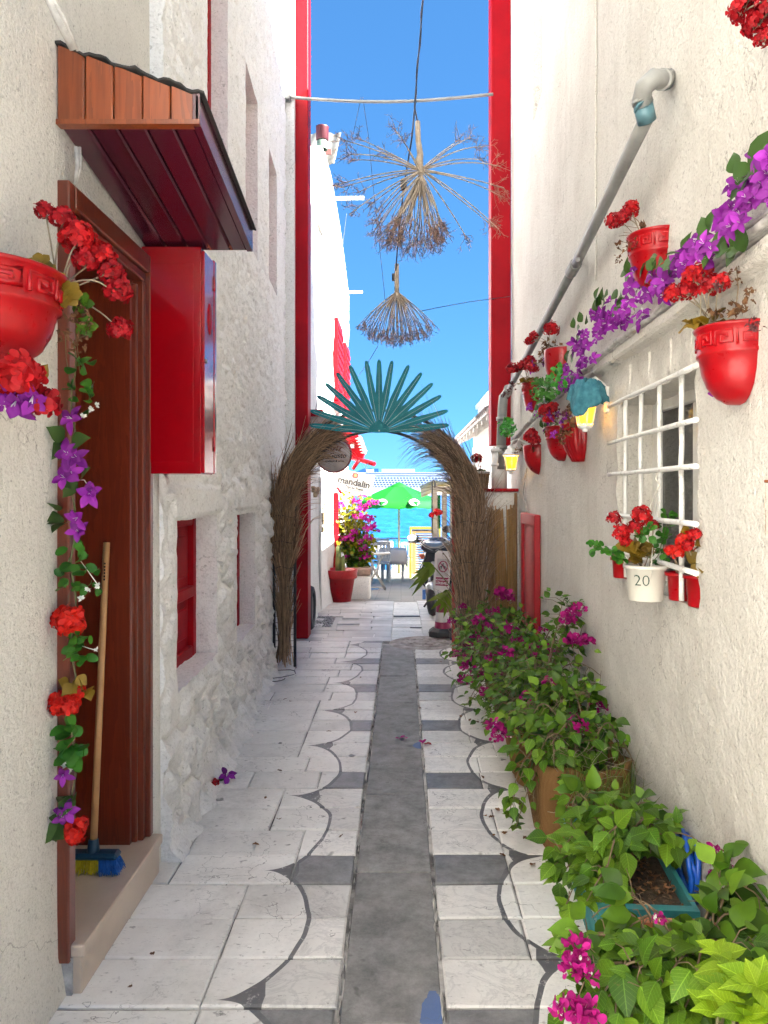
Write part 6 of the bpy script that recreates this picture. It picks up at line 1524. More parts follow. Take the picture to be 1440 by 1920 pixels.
# grass and weeds between the burlap planter and the trough
mb = MB()
for _ in range(150):
    b_ = Vector((rnd.uniform(0.70, 0.93), rnd.uniform(2.80, 3.0), rnd.uniform(0.15, 0.24))); t = b_ + Vector((rnd.uniform(-0.1, 0.1), rnd.uniform(-0.08, 0.08), rnd.uniform(0.1, 0.28)))
    mb.tube(curve(b_, t, Vector((rnd.uniform(-0.04, 0.04), 0, 0.02)), 5), [0.0022, 0.002, 0.0016, 0.001, 0.0004], 3, False)
tag(mb.build('weeds', leafmat('grass_blade', (0.08, 0.16, 0.02), (0.22, 0.24, 0.05), 0.2, 0.6, 0.6), kind='stuff'), 'thin grass and weeds sprouting between burlap planter and teal trough', 'grass')
mb = MB()
for _ in range(40):
    b_ = Vector((rnd.uniform(0.60, 0.85), rnd.uniform(3.02, 3.2), rnd.uniform(0.25, 0.40))); t = b_ + Vector((rnd.uniform(-0.12, 0.2), rnd.uniform(-0.12, 0.02), rnd.uniform(-0.15, 0.12)))
    mb.tube(curve(b_, t, rv(0.05), 6), 0.0014, 3, False)
tag(mb.build('dry_grass', m_palestem, kind='stuff'), 'dry pale stalks straggling over the nearest burlap planter', 'grass')
# ------------------------------------------------------------------ beyond the arch: white building on the far side
def BX(d): return -1.06
BA = thing('white_building', (-1.4, 10, 0), 'sunlit white rendered building beyond the red post', 'building')
mb = MB()
def bdisp(y, z): return 0.030*nz(y, z, 0, 2.0) + 0.018*nz(y, z, 3, 6.0) + 0.008*nz(y, z, 7, 18.0) + (0.05*math.exp(-(z-gz(y))/0.3) if z < 1 else 0)
wall_grid(mb, 7.95, 15.0, -0.7, 5.0, 0.07, BX, 1, [], bdisp, 0.0)
mb.build('side_wall', m_plaster_white, BA)
mb = MB(); mb.box((-5.5, 7.96, -0.7), (-1.12, 14.98, 5.02)); mb.box((-5.5, 7.9, 5.0), (-1.05, 15.0, 5.06)); mb.build('body', m_plaster_white, BA)
prof = [(7.95, 5.15), (8.6, 5.33), (9.2, 5.75), (9.9, 6.1), (10.4, 6.2), (11.2, 6.25), (12.2, 6.15), (13.2, 6.0), (14.2, 5.7), (15.0, 5.45)]      # uneven parapet
mb = MB(); vs = []
for (y, z) in prof: vs += [(BX(y)+0.012, y, 4.95), (BX(y)+0.012, y, z), (BX(y)-0.35, y, z), (BX(y)-0.35, y, 4.95)]
fs = [(0, 1, 2, 3)]
for q in range(len(prof)-1): e = 4*q; fs += [(e, e+4, e+5, e+1), (e+1, e+5, e+6, e+2), (e+2, e+6, e+7, e+3)]
mb.add(vs, fs); mb.build('parapet', m_plaster_white, BA)
m_stone = M('bare_rubble', (0.42, 0.33, 0.20), 0.9, (0.24, 0.17, 0.10), 14, 0.9, 22, 0.03)
for (px, py, ry, rz_) in ((604, 972, 0.28, 0.16), (590, 922, 0.35, 0.05), (606, 942, 0.16, 0.09)):     # places where the render has fallen off
    k = (px-CX)/F
    d = -1.06/k; c = P(px, py, d)
    for q in range(12):
        a = rnd.uniform(0, 6.28); t = math.sqrt(rnd.random()); yy = d + ry*t*math.cos(a); zz = c.z + rz_*t*math.sin(a); s = rnd.uniform(0.04, 0.08)
        mb = MB(); x = BX(yy); mb.cbox((x-0.02, yy-s, zz-s*0.5), (x+0.035, yy+s, zz+s*0.5), 0.014); mb.build('bare_stone', m_stone, BA)
mb = MB(); mb.tube([(BX(9.5)+0.03, 9.5, -0.1), (BX(9.5)+0.03, 9.5, 1.7)], 0.02, 8); mb.build('pipe', m_white, BA)
# corrugated roof sheet with chimney pot
m_tin = M('corrugated_tin', (0.11, 0.105, 0.09), 0.6, (0.07, 0.065, 0.055), 6)
mb = MB(); n = 44; vs = []
for q in range(n+1):
    t = q/n; x = -2.2 + 1.44*t; z = 0.02*math.sin(t*n*1.05)
    vs += [(x - 0.2, 10.75, 6.22+z), (x - 0.28, 13.0, 7.75+z)]
mb.s = True; mb.add(vs, [(2*q, 2*q+1, 2*q+3, 2*q+2) for q in range(n)]); o = mb.build('tin_roof', m_tin, BA); o.modifiers.new('t', 'SOLIDIFY').thickness = 0.01
mb = MB(); mb.cbox((-2.4, 10.72, 6.36), (-1.0, 10.74, 6.44), 0.004); mb.build('roof_beam', M('brown_beam', (0.16, 0.06, 0.05), 0.6), BA)
mb = MB(); c = Vector((-1.06, 10.05, 6.12)); mb.lathe([(0.07, 0.0), (0.075, 0.10), (0.06, 0.12)], c, 16); mb.build('pot_base', M('pale_green', (0.14, 0.20, 0.15), 0.5), BA)
mb = MB(); mb.lathe([(0.075, 0.12), (0.085, 0.13), (0.085, 0.29), (0.09, 0.30), (0.0, 0.32)], c, 16); mb.build('chimney_pot', M('maroon_pot', (0.07, 0.006, 0.012), 0.5), BA)
for (px, py, L) in ((652, 374, 0.42), (664, 549, 0.3)):
    d = 10.6 if py < 500 else 14.6; mb = MB(); p = P(px, py, d); mb.tube([p - Vector((0.42, 0, -0.01)), p + Vector((L*0.55, -0.05, 0.0))], 0.028, 8); mb.build('waterspout', m_white, BA)
for y0, y1, z0, z1 in ((11.7, 12.7, 2.95, 4.25), (13.4, 14.3, 3.0, 4.2)):
    for (a, b_) in ((y0, (y0+y1)/2 - 0.01), ((y0+y1)/2 + 0.01, y1)):
        mb = MB(); mb.cbox((BX(a), a, z0), (BX(a)+0.075, b_, z1), 0.008)
        for q in range(9): zz = z0 + 0.06 + (z1-z0-0.12)*q/9; mb.cbox((BX(a)+0.07, a+0.03, zz), (BX(a)+0.092, b_-0.03, zz+0.06), 0.006)
        mb.build('shutter', m_red, BA)
    mb = MB(); mb.cbox((BX(y0)-0.02, y0-0.05, z0-0.10), (BX(y0)+0.12, y1+0.05, z0-0.02), 0.01); mb.build('sill', m_red, BA)
mb = MB(); mb.cbox((BX(9)-0.02, 8.05, 2.32), (BX(9)+0.22, 14.5, 2.40), 0.01); mb.build('string_course', m_red, BA)
mb = MB(); mb.cbox((-1.09, 7.93, 2.20), (-0.66, 8.05, 2.31), 0.01); tag(mb.build('cross_beam', M('weathered_white_beam', (0.5, 0.46, 0.42), 0.7, (0.3, 0.26, 0.23), 12)), 'weathered white beam jutting from the red post behind the arch', 'beam')
# red doorposts by the plants
mb = MB(); mb.cbox((-1.06, 11.65, -0.2), (-0.98, 11.75, 1.5), 0.006); mb.build('door_post', m_red, BA)
mb = MB(); mb.tube([P(632, 914, 10.9), P(640, 925, 10.9)], 0.02, 6); mb.build('stay', m_red, BA)

# red bay with toothed white valance and its bracket
BY = thing('red_balcony', P(670, 850, 12), 'red wooden balcony corner with white toothed trim on the white building', 'balcony')
mt = Matrix.Translation(P(0, 0, 12) - P(0, 0, 12))
def flat(poly, d, th, name, mat, parent):
    pts = [P(x, y, d) for x, y in poly]; c = sum(pts, Vector())/len(pts)
    mb = MB(); mb.prism([(p.x - c.x, p.z - c.z) for p in reversed(pts)], th, Matrix.Translation(c)); return mb.build(name, mat, parent)
flat([(640, 806), (672, 816), (684, 850), (680, 862), (655, 862), (640, 850)], 12.3, 0.25, 'panel', m_red, BY)
flat([(672, 816), (678, 818), (688, 846), (685, 853)], 12.12, 0.06, 'trim_board', M('pink_trim', (0.55, 0.16, 0.22), 0.5), BY)
for q in range(6): y = 820 + q*5.2; x = 673 + q*2.0; flat([(x, y), (x+1.5, y+3.5), (x-7, y+3.2)], 12.1, 0.03, 'tooth', m_white, BY)
flat([(656, 833), (664, 832), (664, 840), (658, 840)], 12.15, 0.02, 'vent', m_white, BY)
mb = MB(); mb.tube([P(655, 857, 11.6), P(702, 870, 11.2)], 0.035, 6); mb.build('beam', m_red, BY)
mb = MB(); mb.tube([P(674, 862, 11.4), P(661, 880, 11.4)], 0.03, 6); mb.build('brace', m_red, BY)

# hanging board sign
SG = thing('board_sign', P(663, 905, 11.0), 'white planked sign board reading mandalin hung under a red beam', 'sign')
cs = P(664, 904, 11.0); ang = R(11.5); mS = Matrix.Translation(cs) @ Matrix.Rotation(ang, 4, 'Y')
m_board = M('white_board', (0.36, 0.335, 0.30), 0.6, (0.28, 0.255, 0.22), 22)
for q in range(5):
    mb = MB(); z0 = -0.155 + 0.062*q; mb.prism([(-0.285, z0), (0.285, z0), (0.285, z0+0.059), (-0.285, z0+0.059)], 0.03, mS); mb.build('board', m_board, SG)
m_txt = M('black_lettering', (0.02, 0.018, 0.018), 0.6); m_maroon = M('maroon_paint', (0.20, 0.02, 0.03), 0.5); m_orange = M('orange_paint', (0.60, 0.12, 0.05), 0.5)
def onsign(mS, x, z, dy=-0.0175): return mS @ Matrix.Translation((x, dy, z)) @ Matrix.Rotation(R(90), 4, 'X')
put_text('mandalin', 0.135, m_txt, onsign(mS, 0.0, -0.005), SG, bold=0.004)
put_text('Tayt ins Tuana', 0.045, m_txt, onsign(mS, 0.02, -0.085), SG, bold=0.0015)
mb = MB(); mb.prism([(-0.03, 0.063), (0.03, 0.063), (0.04, 0.075), (0.04, 0.125), (0.03, 0.137), (-0.03, 0.137), (-0.04, 0.125), (-0.04, 0.075)], 0.004, mS @ Matrix.Translation((0.0, -0.0165, 0))); mb.build('emblem', m_maroon, SG)
mb = MB(); mb.prism([(-0.022, 0.076), (0.022, 0.076), (0.028, 0.11), (0.01, 0.126), (-0.024, 0.122)], 0.004, mS @ Matrix.Translation((0.0, -0.0190, 0))); mb.build('emblem_fruit', m_orange, SG)
mb = MB(); mb.prism([(-0.12, -0.118), (0.20, -0.118), (0.20, -0.114), (-0.12, -0.114)], 0.003, mS @ Matrix.Translation((0.0, -0.0165, 0))); mb.build('rule', m_txt, SG)
for (px, py, qx, qy) in ((690, 868, 684, 884), (664, 862, 660, 880)):
    mb = MB(); mb.tube([P(px, py, 11.2), P(qx, qy, 11.0)], 0.004, 4); mb.build('hanger', m_black, SG)
# round sign
RS = thing('round_sign', P(626, 853, 9.0), 'round pale sign with maroon rim hanging behind the straw', 'sign')
cr = P(626, 853, 9.0); mR = Matrix.Translation(cr); mX = Matrix.Rotation(R(90), 3, 'X')
mb = MB(); mb.lathe([(0.0, 0.012), (0.20, 0.012), (0.20, -0.012), (0.0, -0.012)], cr, 40, mat=mX); mb.build('disc', M('pale_sign', (0.46, 0.41, 0.38), 0.6, (0.38, 0.33, 0.30), 9), RS)
mb = MB(); mb.tube([cr + Vector((0.205*math.cos(q*0.1571), 0, 0.205*math.sin(q*0.1571))) for q in range(40)], 0.014, 8, closed=True); mb.build('rim', m_maroon, RS)
put_text('InGusto', 0.085, m_txt, onsign(mR, 0.01, -0.01, -0.014), RS, shear=0.25, bold=0.002)
put_text('cocktail & wine', 0.036, m_txt, onsign(mR, 0.01, -0.075, -0.014), RS, bold=0.001)
mb = MB()
for q in range(5): mb.tube([cr + Vector((-0.06 + 0.03*q, -0.015, 0.05)), cr + Vector((-0.075 + 0.04*q, -0.015, 0.085 + 0.012*(q % 2))), cr + Vector((-0.05 + 0.04*q, -0.015, 0.095))], 0.008, 5)
mb.build('ornament', m_maroon, RS)
mb = MB(); mb.tube([cr + Vector((0, 0, 0.2)), cr + Vector((-0.08, 0.1, 0.32)), Vector((BX(9.2), 9.2, cr.z+0.34))], 0.008, 6); mb.build('bracket', m_black, RS)

# ------------------------------------------------------------------ red tub with cactus, white block, flowering shrub
RT = thing('red_tub', P(637, 1118, 11.0), 'big plain red tub with a cactus standing by the white block', 'flower pot')
c = Vector((P(637, 1118, 11.0).x, 11.0, gz(11.0)+0.005)); hh = 0.475
mb = MB(); mb.lathe([(0.0, 0.0), (0.155, 0.0), (0.165, 0.01), (0.222, hh-0.13), (0.250, hh-0.128), (0.255, hh-0.12), (0.262, hh-0.005), (0.255, hh), (0.235, hh), (0.225, hh-0.03), (0.0, hh-0.035)], c, 36); mb.build('tub', m_redpot, RT)
m_cactus = M('cactus_green', (0.07, 0.12, 0.03), 0.6, (0.22, 0.22, 0.06), 9)
for (x, hgt, r_) in ((-0.02, 0.40, 0.045), (0.05, 0.24, 0.03)):
    mb = MB(); mb.s = True; n = 20; vs = []; m = 9
    for j in range(m+1):
        t = j/m; rr = r_*(1 if t < 0.85 else math.sqrt(max(0.02, 1-((t-0.85)/0.15)**2)))*(0.9+0.1*math.sin(t*7))
        for k in range(n): a = 6.2832*k/n; q = rr*(1 + 0.18*math.cos(5*a)); vs.append(c + Vector((x + q*math.cos(a), q*math.sin(a), hh - 0.04 + hgt*t)))
    mb.add(vs, [(j*n+k, j*n+(k+1) % n, (j+1)*n+(k+1) % n, (j+1)*n+k) for j in range(m) for k in range(n)]); mb.build('cactus_stem', m_cactus, RT)
mb = MB()
for _ in range(9): leaf(mb, c + Vector((-0.02, 0, hh+0.35)), Vector((rnd.uniform(-0.5, 0.8), -0.3, 1)), Vector((0, -1, 0)), 0.07, 0.016, OVATE, 0.1, 0.3)
mb.build('cactus_flower', leafmat('yellow_petal', (0.6, 0.5, 0.02), (0.7, 0.6, 0.05), 0.3), RT)
WB = thing('white_block', P(672, 1115, 11.6), 'white limewashed stone block behind the red tub', 'block')
c2 = Vector((P(672, 1110, 11.6).x + 0.02, 11.75, gz(11.6)))
mb = MB(); mb.cbox(c2 + Vector((-0.22, -0.2, -0.02)), c2 + Vector((0.16, 0.25, 0.36)), 0.02); mb.build('block', m_plaster_white, WB)
mb = MB(); mb.cbox(c2 + Vector((-0.23, -0.21, 0.36)), c2 + Vector((0.17, 0.26, 0.47)), 0.015); mb.build('stone_cap', M('brown_stone', (0.30, 0.20, 0.15), 0.8, (0.2, 0.13, 0.1), 14), WB)
m_leafsunlit = leafmat('sunlit_yellow_leaf', (0.15, 0.16, 0.006), (0.27, 0.25, 0.010), 0.4, 0.5, 0.5)  # sunlight on the bush's upper leaves put into their yellow colour
FB = thing('flowering_bush', Vector((-0.72, 12.0, gz(12)+0.45)), 'tall bougainvillea bush with yellow green leaves and magenta flowers behind the red tub', 'bush')
st = MB(); mb1 = MB(); mb2 = MB()
base = Vector((-0.70, 12.0, gz(12)+0.40))
for _ in range(52):
    px, py = rnd.uniform(625, 692), rnd.uniform(922, 1000)
    if px > 672 and rnd.random() < 0.5: py = rnd.uniform(960, 1050)
    tp = P(px, py, 12.0 + rnd.uniform(-0.25, 0.25)); pts = curve(base, tp, rv(0.08), 6); st.tube(pts, 0.006, 4, False)
    for k in range(26):
        q = pts[rnd.randint(2, 5)] + rv(0.13); leaf(mb1, q, runit(), (Vector((0.2, -0.3, 1)) + rv(0.6)).normalized(), rnd.uniform(0.05, 0.09), 0.03, OVATE, 0.2, 0.3)
for _ in range(24):
    px, py = rnd.uniform(645, 690), rnd.uniform(1010, 1055); tp = P(px, py, 11.85); pts = curve(base + Vector((0, -0.1, 0)), tp, rv(0.05), 5); st.tube(pts, 0.005, 4, False)
    for k in range(22): leaf(mb2, pts[rnd.randint(1, 4)] + rv(0.10), runit(), (Vector((0, -0.3, 1)) + rv(0.6)).normalized(), rnd.uniform(0.05, 0.08), 0.028, OVATE, 0.2, 0.3)
mb1.build('upper_foliage', m_leafsunlit, FB, kind='stuff'); mb2.build('lower_foliage', m_leaf, FB, kind='stuff'); st.build('stems', m_twig, FB)
m_pinkb = leafmat('pink_bract', (0.34, 0.008, 0.17), (0.46, 0.03, 0.28), 0.35, 0.6, 0.4)
for (px, py, r_) in ((640, 948, 0.10), (668, 940, 0.11), (680, 930, 0.08), (678, 955, 0.14), (672, 970, 0.12), (692, 975, 0.13), (698, 945, 0.11), (694, 990, 0.14), (705, 940, 0.06), (690, 1010, 0.12), (655, 1010, 0.10), (640, 1012, 0.09), (682, 1030, 0.10), (685, 1045, 0.11), (650, 1045, 0.07), (710, 996, 0.05), (664, 1000, 0.09), (676, 1018, 0.08)):
    mb = MB(); bract_cluster(mb, P(px, py, 11.75), r_*0.8, 34); soft(mb.build('bract_cluster', m_pinkb, FB))
mb = MB(); q = P(579, 1090, 8.6)
WH = thing('wheel', (q.x, 8.9, 0.0), 'black tyred wheel half hidden behind the red post', 'wheel')
wc = Vector((-0.985, 8.12, 0.25))
mb.tube([wc + Vector((0.0, 0.20*math.cos(k*0.2094), 0.20*math.sin(k*0.2094))) for k in range(30)], 0.04, 8, closed=True); mb.build('tyre', m_rubber, WH)
mb = MB(); mb.tube([wc + Vector((0, 0.155*math.cos(k*0.2094), 0.155*math.sin(k*0.2094))) for k in range(30)], 0.014, 6, closed=True); mb.build('rim', m_pvcdark, WH)

# ------------------------------------------------------------------ cafe furniture by the quay
m_greywood = M('grey_painted_wood', (0.36, 0.37, 0.37), 0.5, (0.28, 0.29, 0.29), 8); m_whitewood = M('white_furniture', (0.42, 0.40, 0.37), 0.5, (0.36, 0.34, 0.31), 8)
def chair(c, rz, label, mat):
    T = thing('slatted_chair', c, label, 'chair', 'slatted chairs of the quay cafe')
    rot = Matrix.Rotation(rz, 3, 'Z')
    def bxx(a, b_, nm):
        mb = MB(); mb.cbox(Vector(a) + c, Vector(b_) + c, 0.004, rot, c); mb.build(nm, mat, T)
    for sx in (-0.20, 0.20):
        bxx((sx-0.02, -0.2, 0), (sx+0.02, -0.16, 0.45), 'leg'); bxx((sx-0.02, 0.17, 0), (sx+0.02, 0.21, 0.92), 'leg')
    bxx((-0.22, -0.21, 0.43), (0.22, 0.2, 0.46), 'seat')
    bxx((-0.18, 0.175, 0.84), (0.18, 0.205, 0.93), 'top_rail'); bxx((-0.18, 0.175, 0.52), (0.18, 0.205, 0.57), 'lower_rail')
    for q in range(5): x = -0.155 + 0.0775*q; bxx((x-0.018, 0.18, 0.57), (x+0.018, 0.20, 0.84), 'slat')
    for sx in (-0.20, 0.20): bxx((sx-0.012, -0.16, 0.2), (sx+0.012, 0.17, 0.23), 'stretcher')
def at_ground(px, d): return Vector(((px-CX)/F*d, d, gz(d)))
chair(at_ground(714, 16.6), R(180), 'grey slatted chair with its back to the lane, beside the white cloth table', m_greywood)
chair(at_ground(768, 20.5), R(175), 'pale slatted chair under the green parasol pole', m_whitewood)
chair(at_ground(724, 20.0), R(10), 'pale chair behind the white cloth table', m_whitewood)
def table(c, w, l, h, label, cloth_=False, mat=None):
    T = thing('cafe_table', c, label, 'table', 'tables of the quay cafe')
    for sx in (-1, 1):
        for sy in (-1, 1):
            mb = MB(); mb.cbox(c + Vector((sx*(w/2-0.04)-0.025, sy*(l/2-0.04)-0.025, 0)), c + Vector((sx*(w/2-0.04)+0.025, sy*(l/2-0.04)+0.025, h-0.03)), 0.004); mb.build('leg', m_greywood, T)
    mb = MB(); mb.cbox(c + Vector((-w/2, -l/2, h-0.03)), c + Vector((w/2, l/2, h)), 0.005); mb.build('top', mat or m_whitewood, T)
    return T
t1 = at_ground(736, 17.4); table(t1, 0.55, 0.8, 0.74, 'table under a white cloth at the edge of the cafe')
mb = MB(); mb.s = True; n = 20; vs = []
for i in range(n+1):
    for j in range(n+1):
        u, v = (i/n-0.5)*2, (j/n-0.5)*2; x, y = u*0.42, v*0.58; ox, oy = max(0, abs(x)-0.285), max(0, abs(y)-0.41)
        px = max(-0.285, min(0.285, x)) + math.copysign(0.03*(ox > 0) + 0.25*ox + 0.02*nz(u*3, v*3, 0, 1)*(ox > 0), x); py = max(-0.41, min(0.41, y)) + math.copysign(0.03*(oy > 0) + 0.2*oy + 0.02*nz(u*3, v*3, 4, 1)*(oy > 0), y)
        vs.append(t1 + Vector((px, py, 0.745 - 1.9*max(ox, oy) - 0.5*min(ox, oy))))
mb.add(vs, [(i*(n+1)+j, i*(n+1)+j+1, (i+1)*(n+1)+j+1, (i+1)*(n+1)+j) for i in range(n) for j in range(n)])
o = mb.build('tablecloth', M('white_cloth', (0.45, 0.42, 0.39), 0.9)); tag(o, 'white tablecloth hanging over the cafe table', 'tablecloth'); o.modifiers.new('t', 'SOLIDIFY').thickness = 0.004
table(at_ground(716, 21.0), 1.3, 0.7, 0.74, 'long pale table nearest the quay rail')
table(at_ground(690, 17.5), 1.0, 0.5, 0.98, 'high grey bar table beside the flowering bush', mat=m_greywood)
ST = thing('folding_table', at_ground(704, 13.9), 'small white oval folding table with splayed legs by the bush', 'table')
c = at_ground(704, 13.9)
mb = MB(); mb.lathe([(0.0, 0.66), (0.26, 0.66), (0.27, 0.67), (0.27, 0.685), (0.26, 0.695), (0.0, 0.695)], c, 28, sy=0.8); mb.build('top', m_whitewood, ST)
for (a, b_) in (((-0.14, -0.1), (0.19, -0.12)), ((0.14, -0.1), (-0.19, -0.12)), ((-0.14, 0.1), (0.19, 0.12)), ((0.14, 0.1), (-0.19, 0.12))):
    mb = MB(); mb.tube([c + Vector((a[0], a[1], 0.66)), c + Vector((b_[0]*0.3 + a[0]*0.4, a[1], 0.33)), c + Vector((b_[0], b_[1], 0.0))], 0.017, 6); mb.build('leg', m_whitewood, ST)
mb = MB(); mb.tube([c + Vector((-0.17, -0.12, 0.06)), c + Vector((0.17, -0.12, 0.06))], 0.012, 6); mb.build('stretcher', m_whitewood, ST)
mb = MB(); mb.cbox(at_ground(698, 14.2) + Vector((-0.16, -0.2, 0.001)), at_ground(698, 14.2) + Vector((0.12, 0.1, 0.02)), 0.005); tag(mb.build('blue_board', M('blue_board', (0.05, 0.14, 0.30), 0.5)), 'flat blue board on the ground under the folding table', 'board')
# quay rail
QR = thing('quay_rail', (0, 24.9, gz(24.9)), 'dark crowd control railing along the quay edge', 'railing')
zb = gz(24.9)
for (x0, x1) in ((-0.55, 0.75), (-2.2, -0.65), (0.85, 2.2)):
    mb = MB(); mb.tube([(x0, 24.9, zb), (x0, 24.9, zb+0.95), (x0+0.08, 24.9, zb+1.06), (x1-0.08, 24.9, zb+1.06), (x1, 24.9, zb+0.95), (x1, 24.9, zb)], 0.02, 6); mb.tube([(x0, 24.9, zb+0.25), (x1, 24.9, zb+0.25)], 0.012, 6); mb.build('frame', m_black, QR)
    n = int((x1-x0)/0.13)
    for q in range(1, n): x = x0 + (x1-x0)*q/n; mb = MB(); mb.tube([(x, 24.9, zb+0.25), (x, 24.9, zb+1.05)], 0.007, 4); mb.build('baluster', m_black, QR)
BXP = at_ground(758, 22.5); mb = MB(); mb.cbox(BXP + Vector((-0.25, 0, 0)), BXP + Vector((0.42, 0.4, 0.36)), 0.01); tag(mb.build('green_box', M('sage_green', (0.22, 0.26, 0.17), 0.6, (0.28, 0.32, 0.22), 9)), 'sage green box at the end of the lane before the quay', 'box')
# louvred screen
LS = thing('louvre_screen', at_ground(797, 19), 'yellow framed wooden louvre screen standing before the sea', 'screen')
c = at_ground(797, 19); m_yellow = M('olive_yellow_paint', (0.24, 0.21, 0.025), 0.5, (0.19, 0.165, 0.02), 9); m_lou = wood('louvre_wood', (0.30, 0.19, 0.075), (0.21, 0.125, 0.045), 'X', 0.5, 0.0, 12, 0.3, 0.1)
w, hgt = 0.40, 1.30
for (a, b_) in (((-w, -0.05, 0), (-w+0.06, 0.05, hgt)), ((w-0.06, -0.05, 0), (w, 0.05, hgt)), ((-w+0.06, -0.05, hgt-0.07), (w-0.06, 0.05, hgt))):
    mb = MB(); mb.cbox(c + Vector(a), c + Vector(b_), 0.006); mb.build('frame_bar', m_yellow, LS)
for (a, b_) in (((-w+0.07, -0.03, 0.1), (-w+0.16, 0.03, hgt-0.08)), ((w-0.16, -0.03, 0.1), (w-0.07, 0.03, hgt-0.08)), ((-w+0.16, -0.03, hgt-0.17), (w-0.16, 0.03, hgt-0.08))):
    mb = MB(); mb.cbox(c + Vector(a), c + Vector(b_), 0.006); mb.build('stile', m_lou, LS)
for q in range(17):
    z = 0.12 + 0.06*q; mb = MB(); mb.cbox(c + Vector((-w+0.16, -0.025, z)), c + Vector((w-0.16, 0.025, z+0.014)), 0.003, Matrix.Rotation(R(-35), 3, 'X')); mb.build('louvre', m_lou, LS)
# green parasol
def parasol(c, rim_z, top_z, rad, cols, label, logo=False, n=8, rot=0.0):
    T = thing('parasol', c, label, 'parasol', 'cafe parasols')
    mb = MB(); mb.tube([c, c + Vector((0, 0, top_z - c.z))], 0.03, 8); mb.build('pole', M('cream_pole_%d' % int(c.y*10), (0.30, 0.27, 0.10), 0.5), T)
    top = Vector((c.x, c.y, top_z))
    for k in range(n):
        a0, a1 = rot + 6.2832*k/n, rot + 6.2832*(k+1)/n; mb = MB(); mb.s = True; vs = []; m = 8
        for j in range(m+1):
            t = j/m
            for i in range(7):
                u = i/6; p0 = Vector((math.cos(a0), math.sin(a0), 0)); p1 = Vector((math.cos(a1), math.sin(a1), 0)); pp = p0.lerp(p1, u)*rad*t
                sag = 0.07*math.sin(math.pi*u)*t; z = top_z - (top_z - rim_z)*(t**1.25) - sag*0.4
                vs.append(Vector((c.x, c.y, 0)) + pp + Vector((0, 0, z)))
        for i in range(7):
            p = vs[m*7+i]; vs.append(p + Vector((0, 0, -0.17 - (0.02*math.sin(i*3.0)))))
        mb.add(vs, [(j*7+i, (j+1)*7+i, (j+1)*7+i+1, j*7+i+1) for j in range(m+1) for i in range(6)])
        o = mb.build('canopy_panel', cols[k % len(cols)], T); 
    for k in range(n):
        a0 = rot + 6.2832*k/n; mb = MB(); e = Vector((c.x + rad*0.98*math.cos(a0), c.y + rad*0.98*math.sin(a0), rim_z - 0.02)); mb.tube([top - Vector((0, 0, 0.06)), e], 0.012, 4); mb.build('rib', m_white, T)
    mb = MB(); mb.s = True; mb.lathe([(0.0, 0.04), (0.10, 0.0), (0.30, -0.10), (0.31, -0.12)], top + Vector((0, 0, 0.02)), 8, rot, rot+6.2832); mb.build('vent_cap', cols[0], T)
    return T
m_green = leafmat('parasol_green', (0.008, 0.21, 0.018), (0.008, 0.21, 0.018), 0.3, 0.7, 0.02, 2)
m_greendk = leafmat('parasol_dark_green', (0.004, 0.10, 0.022), (0.004, 0.10, 0.022), 0.3, 0.7, 0.02, 2)
pc = at_ground(748, 22.0); PT = parasol(pc, 1.09+0.15, 1.76, 1.30, [m_green, m_green, m_greendk, m_green, m_green], 'green cafe parasol with white oval logos in front of the sea', rot=R(-112.5-45))
for (ang_, nm) in ((-70, 'a'), (-112, 'b')):
    a = R(ang_); rr = 1.22; p = Vector((pc.x + rr*math.cos(a), pc.y + rr*math.sin(a), 1.22)); nrm = Vector((math.cos(a), math.sin(a), 0.45)).normalized()
    q = nrm.to_track_quat('Z', 'Y').to_matrix().to_4x4(); tz = Matrix.Translation(p + nrm*0.03) @ q
    xax = (tz.to_3x3() @ Vector((1, 0, 0)))
    upv = Vector((0, 0, 1)) - nrm*nrm.z; upv.normalize(); rgt = upv.cross(nrm)
    mt = Matrix(((rgt.x, upv.x, nrm.x, 0), (rgt.y, upv.y, nrm.y, 0), (rgt.z, upv.z, nrm.z, 0), (0, 0, 0, 1))); mt = Matrix.Translation(p + nrm*0.035) @ mt
    mb = MB(); mb.lathe([(0.0, 0.004), (0.15, 0.004), (0.155, 0.0)], (0, 0, 0), 28, sy=0.66); mb.v = [mt @ v for v in mb.v]; lg = mb.build('logo', m_white, PT)
    put_text('Pınar', 0.125, M('blue_lettering', (0.01, 0.06, 0.09), 0.5), mt @ Matrix.Translation((0, 0.01, 0.006)), lg, bold=0.003)
# scooter ------------------------------------------------------------------
SCO = thing('scooter', (0.38, 9.3, 0), 'dark grey motor scooter parked facing the lane beside the striped cone', 'scooter')
so = Vector((0.40, 9.15, 0.0)); sro = Matrix.Rotation(R(-14), 3, 'Z')
def sp(x, y, z): return so + sro @ Vector((x, y, z*0.88))
m_sbody = M('graphite_paint', (0.035, 0.038, 0.045), 0.22, (0.05, 0.052, 0.06), 6, coat=0.5); m_schrome = M('silver_plastic', (0.42, 0.43, 0.45), 0.25, None, metal=0.6)
def ringw(c, r, t, nm, par, mat):
    mb = MB(); mb.tube([sp(c[0], c[1] + r*math.cos(k*0.2244), c[2] + r*math.sin(k*0.2244)) for k in range(28)], t, 8, closed=True); return mb.build(nm, mat, par)
for yy in (0.0, 1.22):
    w = ringw((0, yy, 0.24), 0.19, 0.052, 'wheel', SCO, m_rubber); ringw((0, yy, 0.24), 0.13, 0.016, 'rim', w, m_schrome)
    mb = MB()
    for k in range(5): a = k*1.2566; mb.tube([sp(0, yy, 0.24), sp(0, yy + 0.13*math.cos(a), 0.24 + 0.13*math.sin(a))], 0.012, 5)
    mb.build('spokes', m_schrome, w)
